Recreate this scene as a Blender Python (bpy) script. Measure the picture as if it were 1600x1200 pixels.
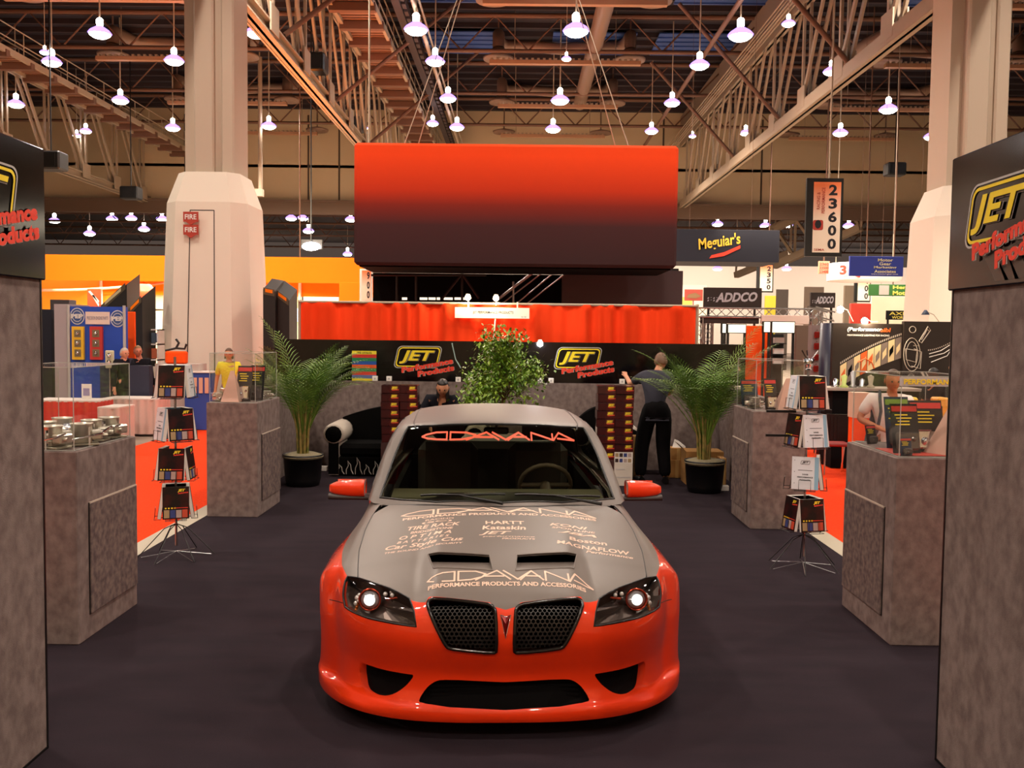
import bpy, math, random
import numpy as np
from math import sin, cos, pi, radians, sqrt, atan2, exp
from mathutils import Vector, Matrix
from mathutils.geometry import delaunay_2d_cdt

for _o in list(bpy.data.objects): bpy.data.objects.remove(_o)
SC = bpy.context.scene
COL = SC.collection
R = random.Random(7)

# ---------------------------------------------------------------- camera
FPX, EYE = 1450.0, 2.05
_d = np.array([12., 78., -1450.]); _d /= np.linalg.norm(_d)
_u = np.array([sin(radians(.7)), cos(radians(.7)), 0.]); _u -= _d * _u.dot(_d); _u /= np.linalg.norm(_u)
_r = np.cross(_d, _u)
CAMR = np.array([_r, _d, _u])
cam = bpy.data.cameras.new('camera'); cam.sensor_fit = 'HORIZONTAL'; cam.sensor_width = 36.0
cam.lens = FPX * 36.0 / 1600.0; cam.clip_start = .05; cam.clip_end = 400
camo = bpy.data.objects.new('camera', cam); COL.objects.link(camo)
M4 = Matrix([[*CAMR[0], 0], [*CAMR[1], 0], [*CAMR[2], EYE], [0, 0, 0, 1]])
camo.matrix_world = M4
SC.camera = camo

def at(px, py, Y):                      # a point seen at (px, py) lying at depth Y
    v = CAMR @ np.array([px - 800., 600. - py, -FPX])
    return Vector((v[0] * Y / v[1], Y, EYE + v[2] * Y / v[1]))
def X_(px, Y, py=600): return at(px, py, Y).x
def Z_(px, py, Y): return at(px, py, Y).z

# ---------------------------------------------------------------- world, exposure
W_ = bpy.data.worlds.new('hall_air'); SC.world = W_; W_.use_nodes = True
W_.node_tree.nodes['Background'].inputs[0].default_value = (1.0, .72, .58, 1)
W_.node_tree.nodes['Background'].inputs[1].default_value = .075
SC.view_settings.view_transform = 'Standard'; SC.view_settings.look = 'None'
SC.view_settings.gamma = 1; SC.view_settings.use_curve_mapping = False
SC.view_settings.exposure = 0.15
SC.cycles.use_light_tree = True
SC.cycles.max_bounces = 6; SC.cycles.transparent_max_bounces = 16
SC.cycles.sample_clamp_indirect = 4.0
SC.cycles.caustics_reflective = False; SC.cycles.caustics_refractive = False

def lamp(kind, loc, power, color=(1, .84, .70), size=.3, rot=None, sy=None, spot=None):
    l = bpy.data.lights.new(kind.lower() + '_light', kind); l.energy = power; l.color = color
    if kind == 'AREA':
        l.shape = 'RECTANGLE'; l.size = size; l.size_y = sy or size
    else: l.shadow_soft_size = size
    if kind == 'SPOT': l.spot_size = spot or 2.4; l.spot_blend = .6
    o = bpy.data.objects.new(l.name, l); COL.objects.link(o); o.location = loc
    if rot: o.rotation_euler = rot
    return o
LAMP_Z = EYE + 11.5
# high-bay lamps over the booth and behind the photographer (outside the frame)
SPOTS = [(x + (y * 7 % 3) * .3, y) for x in (-16, -7.5, 2.2, 11.5, 20) for y in (-8, 0, 8, 17, 26)]
for x, y in SPOTS + [(x, y) for x in (-17, -12.5, 1.5, 5.8, 16.5) for y in (36, 46, 56)]:
        lamp('SPOT', (x, y, LAMP_Z - .4), 1400 if y < 30 else (3000 if y < 40 else 6500), size=.2, spot=radians(154))
# lights over the far halls
for x in (-30, -12, 6, 24):
    for y in (78, 100):
        lamp('SPOT', (x, y, 10.5), 2600, size=.3, spot=radians(150))
# booth lighting of the neighbouring stands, with added fills for fascia and far wall
lamp('AREA', (-12.5, 33, 3.6), 2300, (1, .84, .62), 8, (0, 0, 0), 6)
lamp('AREA', (-11, 24.5, 5.2), 700, (1, .80, .55), 8, (radians(78), 0, 0), 1.5)  # added fill aimed at the front fascia of the canopy
for x in (-34, 2, 22, 44): lamp('AREA', (x, 106, 10), 2600, (1, .86, .74), 16, (radians(55), 0, 0), 4)  # added fills that brighten the far wall, no fixtures there
lamp('AREA', (-6, 34.5, 7.5), 3000, (1, .86, .62), 10, (radians(20), 0, 0), 3)
lamp('AREA', (13, 40, 6.5), 900, (1, .84, .62), 10, (0, 0, 0), 6)
lamp('AREA', (9.5, 19, 4.2), 120, (1, .84, .66), 3, (radians(20), 0, 0), 2)

# ---------------------------------------------------------------- helpers
def lin(c):
    if isinstance(c, str):
        c = c.lstrip('#'); c = [int(c[i:i + 2], 16) / 255 for i in (0, 2, 4)]
        return tuple(((x + .055) / 1.055) ** 2.4 if x > .04045 else x / 12.92 for x in c)
    return tuple(c)
_mats = {}
def mat(name, col, rough=.6, metal=0., spec=.5, coat=0., noise=None, bump=None, alpha=None, emit=0., emcol=None, sheen=0.):
    if name in _mats: return _mats[name]
    m = bpy.data.materials.new(name); m.use_nodes = True; nt = m.node_tree
    b = nt.nodes['Principled BSDF']; c = lin(col)
    b.inputs['Base Color'].default_value = (*c, 1); b.inputs['Roughness'].default_value = rough
    b.inputs['Metallic'].default_value = metal; b.inputs['Specular IOR Level'].default_value = spec
    b.inputs['Coat Weight'].default_value = coat; b.inputs['Coat Roughness'].default_value = .04
    if emit:
        b.inputs['Emission Color'].default_value = (*lin(emcol or col), 1); b.inputs['Emission Strength'].default_value = emit
    tc = None
    if noise or bump:
        tc = nt.nodes.new('ShaderNodeTexCoord')
    if noise:                           # (scale, other colour, contrast lo, hi, stretch)
        sc, c2, lo, hi = noise[:4]; st = noise[4] if len(noise) > 4 else (1, 1, 1)
        mp = nt.nodes.new('ShaderNodeMapping'); mp.inputs['Scale'].default_value = st
        n = nt.nodes.new('ShaderNodeTexNoise'); n.inputs['Scale'].default_value = sc; n.inputs['Detail'].default_value = 4
        r = nt.nodes.new('ShaderNodeValToRGB'); r.color_ramp.elements[0].position = lo; r.color_ramp.elements[1].position = hi
        r.color_ramp.elements[0].color = (*c, 1); r.color_ramp.elements[1].color = (*lin(c2), 1)
        nt.links.new(tc.outputs['Object'], mp.inputs[0]); nt.links.new(mp.outputs[0], n.inputs['Vector'])
        nt.links.new(n.outputs['Fac'], r.inputs[0]); nt.links.new(r.outputs[0], b.inputs['Base Color'])
    if bump:                            # (scale, strength, distance)
        n2 = nt.nodes.new('ShaderNodeTexNoise'); n2.inputs['Scale'].default_value = bump[0]; n2.inputs['Detail'].default_value = 3
        bp = nt.nodes.new('ShaderNodeBump'); bp.inputs['Strength'].default_value = bump[1]; bp.inputs['Distance'].default_value = bump[2]
        nt.links.new(tc.outputs['Object'], n2.inputs['Vector']); nt.links.new(n2.outputs['Fac'], bp.inputs['Height'])
        nt.links.new(bp.outputs[0], b.inputs['Normal'])
    _mats[name] = m; return m
def glassy(name, tint, gloss=.12, rough=.03, face=.06, gcol=(1, 1, 1)):
    """thin clear sheet: mostly see-through, with mirror reflections growing at grazing angles"""
    if name in _mats: return _mats[name]
    m = bpy.data.materials.new(name); m.use_nodes = True; nt = m.node_tree; nt.nodes.clear()
    o = nt.nodes.new('ShaderNodeOutputMaterial'); t = nt.nodes.new('ShaderNodeBsdfTransparent'); g = nt.nodes.new('ShaderNodeBsdfGlossy')
    t.inputs[0].default_value = (*tint, 1); g.inputs['Roughness'].default_value = rough; g.inputs[0].default_value = (*gcol, 1)
    fr = nt.nodes.new('ShaderNodeLayerWeight'); fr.inputs[0].default_value = .5
    pw = nt.nodes.new('ShaderNodeMath'); pw.operation = 'POWER'; pw.inputs[1].default_value = 5
    ma = nt.nodes.new('ShaderNodeMath'); ma.operation = 'MULTIPLY_ADD'; ma.inputs[1].default_value = .8; ma.inputs[2].default_value = face
    nt.links.new(fr.outputs['Facing'], pw.inputs[0]); nt.links.new(pw.outputs[0], ma.inputs[0])
    mx = nt.nodes.new('ShaderNodeMixShader'); nt.links.new(ma.outputs[0], mx.inputs[0])
    nt.links.new(t.outputs[0], mx.inputs[1]); nt.links.new(g.outputs[0], mx.inputs[2]); nt.links.new(mx.outputs[0], o.inputs[0])
    _mats[name] = m; return m
def glow(name, col, s, sample=False):
    if name in _mats: return _mats[name]
    m = bpy.data.materials.new(name); m.use_nodes = True; nt = m.node_tree; nt.nodes.clear()
    o = nt.nodes.new('ShaderNodeOutputMaterial'); e = nt.nodes.new('ShaderNodeEmission')
    e.inputs[0].default_value = (*lin(col), 1); e.inputs[1].default_value = s
    nt.links.new(e.outputs[0], o.inputs[0])
    if not sample: m.cycles.emission_sampling = 'NONE'
    _mats[name] = m; return m

def tag(o, label=None, cat=None, group=None, kind=None):
    if label: o['label'] = label
    if cat: o['category'] = cat
    if group: o['group'] = group
    if kind: o['kind'] = kind
    return o
def thing(name, loc, label, cat, rotz=0, group=None):
    o = bpy.data.objects.new(name, None); COL.objects.link(o); o.empty_display_size = .1
    o.location = loc; o.rotation_euler = (0, 0, rotz)
    return tag(o, label, cat, group)
def dup(root, loc=None, rotz=None, label=None, group=None):
    r = root.copy(); COL.objects.link(r)
    if loc is not None: r.location = loc
    if rotz is not None: r.rotation_euler = (0, 0, rotz)
    if label: r['label'] = label
    if group: r['group'] = group
    for ch in root.children:
        c = ch.copy(); COL.objects.link(c); c.parent = r
        for g in ch.children:
            q = g.copy(); COL.objects.link(q); q.parent = c
    return r

_tc = {}
def tmesh(s, bold=0., shear=0.):
    k = (s, bold, shear)
    if k in _tc: return _tc[k]
    c = bpy.data.curves.new('lettering', 'FONT'); c.body = s; c.size = 1; c.offset = bold; c.shear = shear; c.resolution_u = 3
    o = bpy.data.objects.new('lettering', c); COL.objects.link(o)
    bpy.context.view_layer.update()
    me = bpy.data.meshes.new_from_object(o.evaluated_get(bpy.context.evaluated_depsgraph_get()))
    v = np.array([(p.co.x, p.co.y) for p in me.vertices]); f = [tuple(p.vertices) for p in me.polygons]
    bpy.data.objects.remove(o); bpy.data.meshes.remove(me); bpy.data.curves.remove(c)
    v[:, 0] -= v[:, 0].min(); v[:, 1] -= v[:, 1].min()
    _tc[k] = (v, f); return _tc[k]

class MB:
    def __init__(s): s.v = []; s.f = []; s.m = []; s.sm = []
    def add(s, vs, fs, mi=0, smooth=False):
        n = len(s.v); s.v += [tuple(map(float, p)) for p in vs]
        for f in fs: s.f.append(tuple(i + n for i in f)); s.m.append(mi); s.sm.append(smooth)
        return s
    def box(s, a, b, mi=0, rz=0, c=None, bev=0):
        x0, y0, z0 = [min(a[i], b[i]) for i in range(3)]; x1, y1, z1 = [max(a[i], b[i]) for i in range(3)]
        if bev > 0:
            e = min(bev, (x1 - x0) / 2.1, (y1 - y0) / 2.1, (z1 - z0) / 2.1)
            vs = []; idx = {}
            for ix, iy, iz in [(i, j, k) for i in (0, 1) for j in (0, 1) for k in (0, 1)]:
                X = (x0, x1)[ix]; Y = (y0, y1)[iy]; Z = (z0, z1)[iz]; dx = e if ix == 0 else -e; dy = e if iy == 0 else -e; dz = e if iz == 0 else -e
                for ax, p in enumerate(((X, Y + dy, Z + dz), (X + dx, Y, Z + dz), (X + dx, Y + dy, Z))):
                    idx[(ix, iy, iz, ax)] = len(vs); vs.append(p)
            fs = []
            q = lambda *k: fs.append(tuple(idx[t] for t in k))
            for ix in (0, 1): q((ix, 0, 0, 0), (ix, 1, 0, 0), (ix, 1, 1, 0), (ix, 0, 1, 0))
            for iy in (0, 1): q((0, iy, 0, 1), (1, iy, 0, 1), (1, iy, 1, 1), (0, iy, 1, 1))
            for iz in (0, 1): q((0, 0, iz, 2), (1, 0, iz, 2), (1, 1, iz, 2), (0, 1, iz, 2))
            for iy in (0, 1):
                for iz in (0, 1): q((0, iy, iz, 1), (1, iy, iz, 1), (1, iy, iz, 2), (0, iy, iz, 2))
            for ix in (0, 1):
                for iz in (0, 1): q((ix, 0, iz, 0), (ix, 1, iz, 0), (ix, 1, iz, 2), (ix, 0, iz, 2))
            for ix in (0, 1):
                for iy in (0, 1): q((ix, iy, 0, 0), (ix, iy, 1, 0), (ix, iy, 1, 1), (ix, iy, 0, 1))
            for ix, iy, iz in [(i, j, k) for i in (0, 1) for j in (0, 1) for k in (0, 1)]: q((ix, iy, iz, 0), (ix, iy, iz, 1), (ix, iy, iz, 2))
        else:
            vs = [(x0, y0, z0), (x1, y0, z0), (x1, y1, z0), (x0, y1, z0), (x0, y0, z1), (x1, y0, z1), (x1, y1, z1), (x0, y1, z1)]
            fs = [(0, 3, 2, 1), (4, 5, 6, 7), (0, 1, 5, 4), (1, 2, 6, 5), (2, 3, 7, 6), (3, 0, 4, 7)]
        if rz:
            cx, cy = c if c else ((x0 + x1) / 2, (y0 + y1) / 2)
            vs = [(cx + (p[0] - cx) * cos(rz) - (p[1] - cy) * sin(rz), cy + (p[0] - cx) * sin(rz) + (p[1] - cy) * cos(rz), p[2]) for p in vs]
        return s.add(vs, fs, mi)
    def beam(s, p, q, w, h=None, mi=0):          # rectangular bar between two points
        p = Vector(p); q = Vector(q); h = h or w; d = (q - p).normalized()
        up = Vector((0, 0, 1)) if abs(d.z) < .95 else Vector((0, 1, 0))
        a = d.cross(up).normalized() * w / 2; b = a.cross(d).normalized() * h / 2
        vs = [p - a - b, p + a - b, p + a + b, p - a + b, q - a - b, q + a - b, q + a + b, q - a + b]
        return s.add(vs, [(0, 1, 2, 3), (7, 6, 5, 4), (0, 4, 5, 1), (1, 5, 6, 2), (2, 6, 7, 3), (3, 7, 4, 0)], mi)
    def tube(s, pts, r, n=6, mi=0, caps=True):
        pts = [Vector(p) for p in pts]; rs = r if isinstance(r, (list, tuple)) else [r] * len(pts)
        vs = []; fs = []; prev = None
        for i, p in enumerate(pts):
            d = (pts[min(i + 1, len(pts) - 1)] - pts[max(i - 1, 0)]).normalized()
            if prev is None:
                up = Vector((0, 0, 1)) if abs(d.z) < .9 else Vector((1, 0, 0)); a = d.cross(up).normalized()
            else:
                a = (prev - d * prev.dot(d)).normalized()
            prev = a; b = d.cross(a)
            for k in range(n): t = 2 * pi * k / n; vs.append(p + (a * cos(t) + b * sin(t)) * rs[i])
        for i in range(len(pts) - 1):
            for k in range(n): fs.append((i * n + k, i * n + (k + 1) % n, (i + 1) * n + (k + 1) % n, (i + 1) * n + k))
        s.add(vs, fs, mi, n > 5)
        if caps: s.add([vs[k] for k in range(n)], [tuple(range(n))[::-1]], mi); s.add([vs[-n + k] for k in range(n)], [tuple(range(n))], mi)
        return s
    def lathe(s, prof, c=(0, 0, 0), n=16, mi=0, axis='z', smooth=True):
        vs = []; fs = []
        for r, z in prof:
            for k in range(n):
                t = 2 * pi * k / n
                p = (r * cos(t), r * sin(t), z) if axis == 'z' else ((z, r * cos(t), r * sin(t)) if axis == 'x' else (r * cos(t), z, r * sin(t)))
                vs.append((p[0] + c[0], p[1] + c[1], p[2] + c[2]))
        for i in range(len(prof) - 1):
            for k in range(n): fs.append((i * n + k, i * n + (k + 1) % n, (i + 1) * n + (k + 1) % n, (i + 1) * n + k))
        return s.add(vs, fs, mi, smooth)
    def ball(s, c, r, n=12, mi=0, sc=(1, 1, 1)):
        prof = [(max(1e-4, sin(pi * i / (n // 2 + 1))), -cos(pi * i / (n // 2 + 1))) for i in range(n // 2 + 2)]
        k = len(s.v); s.lathe(prof, (0, 0, 0), n, mi)
        for i in range(k, len(s.v)): p = s.v[i]; s.v[i] = (c[0] + p[0] * r * sc[0], c[1] + p[1] * r * sc[1], c[2] + p[2] * r * sc[2])
        return s
    def quad(s, a, b, c, d, mi=0): return s.add([a, b, c, d], [(0, 1, 2, 3)], mi)
    def prism(s, poly, ox, oy, o, d, mi=0):      # 2-D polygon in frame (o, ox, oy) extruded along d
        o = Vector(o); ox = Vector(ox); oy = Vector(oy); d = Vector(d)
        a = [o + ox * p[0] + oy * p[1] for p in poly]; b = [p + d for p in a]; n = len(a)
        return s.add(a + b, [tuple(range(n))[::-1], tuple(range(n, 2 * n))] + [(i, (i + 1) % n, n + (i + 1) % n, n + i) for i in range(n)], mi)
    def sheet(s, poly, ox, oy, o, mi=0):
        o = Vector(o); ox = Vector(ox); oy = Vector(oy)
        return s.add([o + ox * p[0] + oy * p[1] for p in poly], [tuple(range(len(poly)))], mi)
    def ring(s, outer, inner, ox, oy, o, mi=0):
        o = Vector(o); ox = Vector(ox); oy = Vector(oy); n = len(outer)
        vs = [o + ox * p[0] + oy * p[1] for p in list(outer) + list(inner)]
        return s.add(vs, [(i, (i + 1) % n, n + (i + 1) % n, n + i) for i in range(n)], mi)
    def text(s, t, o, ox, oy, w, h, mi=0, bold=0., shear=0., rot=0.):   # fit into a w x h box whose lower left corner is o
        v, f = tmesh(t, bold, shear); W, Hh = v[:, 0].max(), v[:, 1].max()
        o = Vector(o); ox = Vector(ox).normalized(); oy = Vector(oy).normalized()
        c_, s_ = cos(rot), sin(rot)
        vs = []
        for x, y in v:
            x = x / W * w; y = y / max(Hh, 1e-6) * h; x, y = x * c_ - y * s_, x * s_ + y * c_
            vs.append(o + ox * x + oy * y)
        return s.add(vs, f, mi)
    def xf(s, fn, start=0):
        for i in range(start, len(s.v)): s.v[i] = tuple(fn(s.v[i]))
        return s
    def build(s, name, mats, parent=None, kind=None, normals=None):
        me = bpy.data.meshes.new(name); me.from_pydata(s.v, [], s.f)
        for m in (mats if isinstance(mats, (list, tuple)) else [mats]): me.materials.append(m)
        me.polygons.foreach_set('material_index', s.m); me.polygons.foreach_set('use_smooth', s.sm)
        me.update()
        if normals is not None: me.normals_split_custom_set_from_vertices(normals)
        o = bpy.data.objects.new(name, me); COL.objects.link(o)
        if parent: o.parent = parent
        if kind: o['kind'] = kind
        return o
def recenter(o, p):                      # move a mesh object's origin to p (world), keeping the mesh in place
    p = Vector(p); o.data.transform(Matrix.Translation(-p)); o.location = p; return o
def rrect(w, h, r, n=5, sh=0.):
    out = []
    for cx, cy, a0 in ((w / 2 - r, h / 2 - r, 0), (-w / 2 + r, h / 2 - r, 90), (-w / 2 + r, -h / 2 + r, 180), (w / 2 - r, -h / 2 + r, 270)):
        for i in range(n + 1):
            t = radians(a0 + 90 * i / n); x = cx + r * cos(t); y = cy + r * sin(t); out.append((x + sh * y, y))
    return out
ORD = ['first', 'second', 'third', 'fourth', 'fifth', 'sixth', 'seventh', 'eighth', 'ninth', 'tenth', 'eleventh', 'twelfth', 'thirteenth', 'fourteenth', 'fifteenth', 'sixteenth']

# ---------------------------------------------------------------- materials
M = dict(
    wallcarpet=mat('grey_carpet_panel', '#857671', .95, spec=.1, noise=(15, '#6b5d59', .34, .66, (1, 1, .8)), bump=(160, .2, .01)),
    floor=mat('charcoal_carpet', '#30272d', .97, spec=.08, noise=(2.6, '#2a2329', .3, .7, (.7, 2.2, 1)), bump=(240, .4, .01)),
    concrete=mat('hall_concrete', '#a08f80', .7, noise=(.8, '#8a7a6c', .3, .7)),
    orangecarpet=mat('orange_carpet', '#f2461c', .95, spec=.1, noise=(60, '#e23c12', .4, .6)),
    strip=mat('pale_edge_strip', '#b0a692', .6),
    black=mat('black_plastic', '#0a0a0b', .4), matte=mat('matte_black', '#0b090a', .9, spec=.1),
    glossblack=mat('gloss_black_banner', '#060405', .12, spec=.5),
    chrome=mat('chrome', '#e6e6e8', .08, 1), steel=mat('brushed_steel', '#a8a6a6', .3, 1), galv=mat('painted_steel', '#b3a48f', .55, .1),
    white=mat('white_plastic', '#f2ede6', .5), cream=mat('cream_wall', '#d8c8b4', .8),
    red=mat('logo_red', '#e8402c', .5), yellow=mat('logo_yellow', '#f4d82a', .5), grey=mat('logo_grey', '#b8b4b0', .5),
    orange=mat('orange_fabric', '#ff5a1e', .9, spec=.1), canopy=mat('canopy_orange', '#ff861c', .9, spec=.1),
    wood=mat('brown_cardboard', '#a5773f', .85), skin=mat('skin', '#c98a68', .6), skin2=mat('tanned_skin', '#b5704c', .6),
    hair=mat('dark_hair', '#1c120d', .5), leaf=mat('palm_leaf_green', '#466a26', .45, noise=(9, '#7fa040', .35, .7)),
    ficus=mat('ficus_leaf_green', '#4c7a1c', .35, noise=(7, '#93b03a', .35, .68)),
    bark=mat('trunk_bark', '#8a7048', .8, noise=(30, '#5c4a2c', .3, .7)), soil=mat('pot_moss', '#8d8266', .95, bump=(60, .8, .02)),
    blue=mat('booth_blue', '#2148b0', .7), navy=mat('dark_navy', '#0d0e20', .8), pale=mat('white_cloth', '#e8dcd4', .85),
)
M['acrylic'] = glassy('clear_acrylic', (.985, .985, .98), face=.025)
M['acedge'] = mat('acrylic_edge', '#b4b6ae', .2, spec=.6)

# ================================================================ setting: floors and hall shell (large structure first)
b = MB(); b.box((-3.45, -2, -.05), (3.06, 14.6, 0)); b.build('floor', M['floor'], kind='structure')
b = MB(); b.box((-70, -12, -.09), (80, 125, -.03)); b.build('floor', M['concrete'], kind='structure')
b = MB(); b.box((-6.8, -2, -.04), (-3.66, 33, -.012)); b.build('floor', M['orangecarpet'], kind='structure')
b = MB(); b.box((3.27, -2, -.04), (5.75, 33, -.012)); b.build('floor', M['orangecarpet'], kind='structure')
b = MB(); b.box((-3.66, -2, -.05), (-3.45, 14.6, -.002)); b.build('trim_1', M['strip'], kind='structure')
b = MB(); b.box((3.06, -2, -.05), (3.27, 14.6, -.002)); b.build('trim_2', M['strip'], kind='structure')

# ================================================================ the car
CARX, CARY, CARYAW = -.052, 4.56, radians(3.0)
def ss(a, b, x): t = np.clip((x - a) / (b - a), 0, 1); return t * t * (3 - 2 * t)
def curve(T, lo, hi, n=800):
    T = list(T)
    def one(x):
        if x <= T[0][0]: return T[0][1]
        if x >= T[-1][0]: return T[-1][1]
        for i in range(len(T) - 1):
            if x <= T[i + 1][0]:
                a, c = T[i], T[i + 1]; h = c[0] - a[0]
                m0 = (T[i + 1][1] - T[i - 1][1]) / (T[i + 1][0] - T[i - 1][0]) if i > 0 else (c[1] - a[1]) / h
                m1 = (T[i + 2][1] - T[i][1]) / (T[i + 2][0] - T[i][0]) if i + 2 < len(T) else (c[1] - a[1]) / h
                t = (x - a[0]) / h
                return (2 * t**3 - 3 * t * t + 1) * a[1] + (t**3 - 2 * t * t + t) * h * m0 + (-2 * t**3 + 3 * t * t) * c[1] + (t**3 - t * t) * h * m1
    xs = np.linspace(lo, hi, n); ys = np.array([one(x) for x in xs])
    return lambda x: np.interp(x, xs, ys)
_pv = curve([(.08, .12), (.12, .05), (.155, .02), (.19, .03), (.25, .045), (.33, .045), (.42, .02), (.50, .0), (.58, .005), (.66, .03), (.72, .07), (.80, .16), (1.0, .5)], 0, 1.2)
_top = curve([(0, .70), (.12, .755), (.35, .825), (.8, .91), (1.3, .985), (1.8, 1.0), (3.6, 1.03), (4.3, 1.07), (4.85, 1.04), (5, .95)], -.2, 5.2)
_wid = curve([(0, .91), (.9, .925), (2.4, .945), (4.0, .93), (4.9, .86)], -.2, 5.2)
_tail = curve([(.1, 4.86), (.3, 4.93), (.6, 4.95), (.85, 4.93), (1.05, 4.86)], 0, 1.3)
def _smax(v, k): v = np.stack(v); m = v.max(0); return m + k * np.log(np.exp((v - m) / k).sum(0))
def body_h(x, s, z):
    a = np.abs(x)
    A = a / .992
    F = _pv(z) + np.where(A < 1, .95 * (1 - np.sqrt(np.maximum(1e-4, 1 - np.minimum(A, 1) ** 3.6))), .95 + (A - 1) * 6)
    G = _top(s) - .07 * (a / .8) ** 2.2 - .034 * ss(.34, .47, a) * ss(1.25, .3, s)
    W = _wid(s) - .10 * ss(.62, 1.0, z) - .015 * ss(.35, .10, z)
    T = s - (_tail(z) - .25 * (a / .9) ** 3)
    main = _smax([F - s, z - G, a - W, T], .025)
    B = np.clip((a - .78) / .29, 0, 1)                    # front flare: its own bulge with a crease against the bumper
    Ff = .43 + .46 * (1 - np.sqrt(np.maximum(1e-4, 1 - B ** 2.2))) + .10 * ss(.45, .80, z)
    Wf = W * 0 + _wid(s) - .015 * ss(.30, .10, z)
    for sc in (.97, 3.87): Wf = Wf + np.exp(-((s - sc) / .48) ** 6) * .135 * ss(.90, .58, z) - .10 * ss(.62, 1.0, z) * .5
    fl = _smax([Ff - s, z - (_top(s) - .07 * (a / .8) ** 2.2 - .055), a - Wf, .40 - a, T], .02)
    C = a / 1.045                                          # splitter along the foot
    Fl = -.002 + .80 * (1 - np.sqrt(np.maximum(1e-4, 1 - np.minimum(C, 1) ** 3.0))) + np.where(C > 1, (C - 1) * 6, 0)
    lip = _smax([Fl - s, z - .150 - .02 * ss(.7, 1.0, a), .085 - z, s - 1.3, a - 1.03], .012)
    v = -np.stack([main, fl, lip]); k = .022; m = v.max(0); return -(m + k * np.log(np.exp((v - m) / k).sum(0)))
_rf = curve([(1.5, 1.37), (1.89, 1.425), (2.3, 1.458), (2.9, 1.475), (3.3, 1.46), (3.7, 1.41), (4.2, 1.3)], 1.2, 4.6)
_gw = curve([(.8, .885), (.95, .86), (1.2, .79), (1.35, .725), (1.42, .685), (1.5, .62)], .7, 1.7)
def cab_h(x, s, z):
    a = np.abs(x)
    F = 1.24 + .30 * (a / .79) ** 2 + (z - .985 + .025 * (a / .79) ** 2) * 1.5
    G = _rf(s) - .05 * (a / .62) ** 2.4
    W = _gw(z) - .07 * ss(2.4, 4.0, s)
    T = s - (4.12 - (z - 1.0) * 1.55 - .22 * (a / .75) ** 2)
    v = np.stack([F - s, z - G, a - W, T]); k = .022
    m = v.max(0); return m + k * np.log(np.exp((v - m) / k).sum(0))
def grad(h, P):
    e = 2e-3; g = np.empty_like(P)
    for i in range(3):
        q = P.copy(); q[:, i] += e; w = P.copy(); w[:, i] -= e
        g[:, i] = (h(*q.T) - h(*w.T)) / (2 * e)
    return g / np.linalg.norm(g, axis=1)[:, None]
def snap(h, P):
    P = np.array(P, float).reshape(-1, 3)
    for _ in range(14):
        e = 2e-3; g = np.empty_like(P)
        for i in range(3):
            q = P.copy(); q[:, i] += e; w = P.copy(); w[:, i] -= e
            g[:, i] = (h(*q.T) - h(*w.T)) / (2 * e)
        P = P - g * (h(*P.T) / (g * g).sum(1))[:, None] * .8
    return P
# parameter domains: to2(P)->uv ; ray(uv)->(origin, direction)
class Cyl:                                # round a vertical axis
    def __init__(s, c=1.1): s.c = c
    def to2(s, P): return np.stack([np.arctan2(P[:, 0], s.c - P[:, 1]), P[:, 2]], 1)
    def ray(s, q): n = len(q); return np.stack([np.zeros(n), np.full(n, s.c), q[:, 1]], 1), np.stack([np.sin(q[:, 0]), -np.cos(q[:, 0]), np.zeros(n)], 1)
class Tail(Cyl):
    def to2(s, P): return np.stack([np.arctan2(P[:, 0], P[:, 1] - s.c), P[:, 2]], 1)
    def ray(s, q): n = len(q); return np.stack([np.zeros(n), np.full(n, s.c), q[:, 1]], 1), np.stack([np.sin(q[:, 0]), np.cos(q[:, 0]), np.zeros(n)], 1)
class Roll:                               # round a lateral axis
    def to2(s, P): return np.stack([P[:, 0], np.arctan2(P[:, 2] - .2, 1.0 - P[:, 1])], 1)
    def ray(s, q): n = len(q); return np.stack([q[:, 0], np.full(n, 1.0), np.full(n, .2)], 1), np.stack([np.zeros(n), -np.cos(q[:, 1]), np.sin(q[:, 1])], 1)
class Side:
    def __init__(s, sg): s.sg = sg
    def to2(s, P): return np.stack([P[:, 1], P[:, 2]], 1)
    def ray(s, q): n = len(q); return np.stack([np.zeros(n), q[:, 0], q[:, 1]], 1), np.stack([np.full(n, s.sg), np.zeros(n), np.zeros(n)], 1)
class Plan:
    def to2(s, P): return P[:, :2].copy()
    def ray(s, q): n = len(q); return np.stack([q[:, 0], q[:, 1], np.full(n, .5)], 1), np.stack([np.zeros(n), np.zeros(n), np.ones(n)], 1)
class Dome:
    def to2(s, P):
        D = P - np.array([0, 2.75, .93]); D = D / np.linalg.norm(D, axis=1)[:, None]
        return D[:, :2] / (1 + D[:, 2:3])
    def ray(s, q):
        n = len(q); r2 = (q * q).sum(1); z = (1 - r2) / (1 + r2); D = np.concatenate([q * (1 + z)[:, None], z[:, None]], 1)
        return np.tile([0, 2.75, .93], (n, 1)), D
def solve(h, dom, q, tmax=2.6):
    O, D = dom.ray(np.asarray(q, float)); n = len(O); ts = np.linspace(0.02, tmax, 90)
    lo = np.zeros(n); hi = np.full(n, tmax); done = np.zeros(n, bool)
    for a, c in zip(ts, ts[1:]):
        P = O + D * c; new = (~done) & (h(*P.T) > 0); lo[new] = a; hi[new] = c; done |= new
    for _ in range(22):
        m = (lo + hi) / 2; P = O + D * m[:, None]; o = h(*P.T) > 0; hi = np.where(o, m, hi); lo = np.where(o, lo, m)
    return O + D * ((lo + hi) / 2)[:, None]
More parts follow.
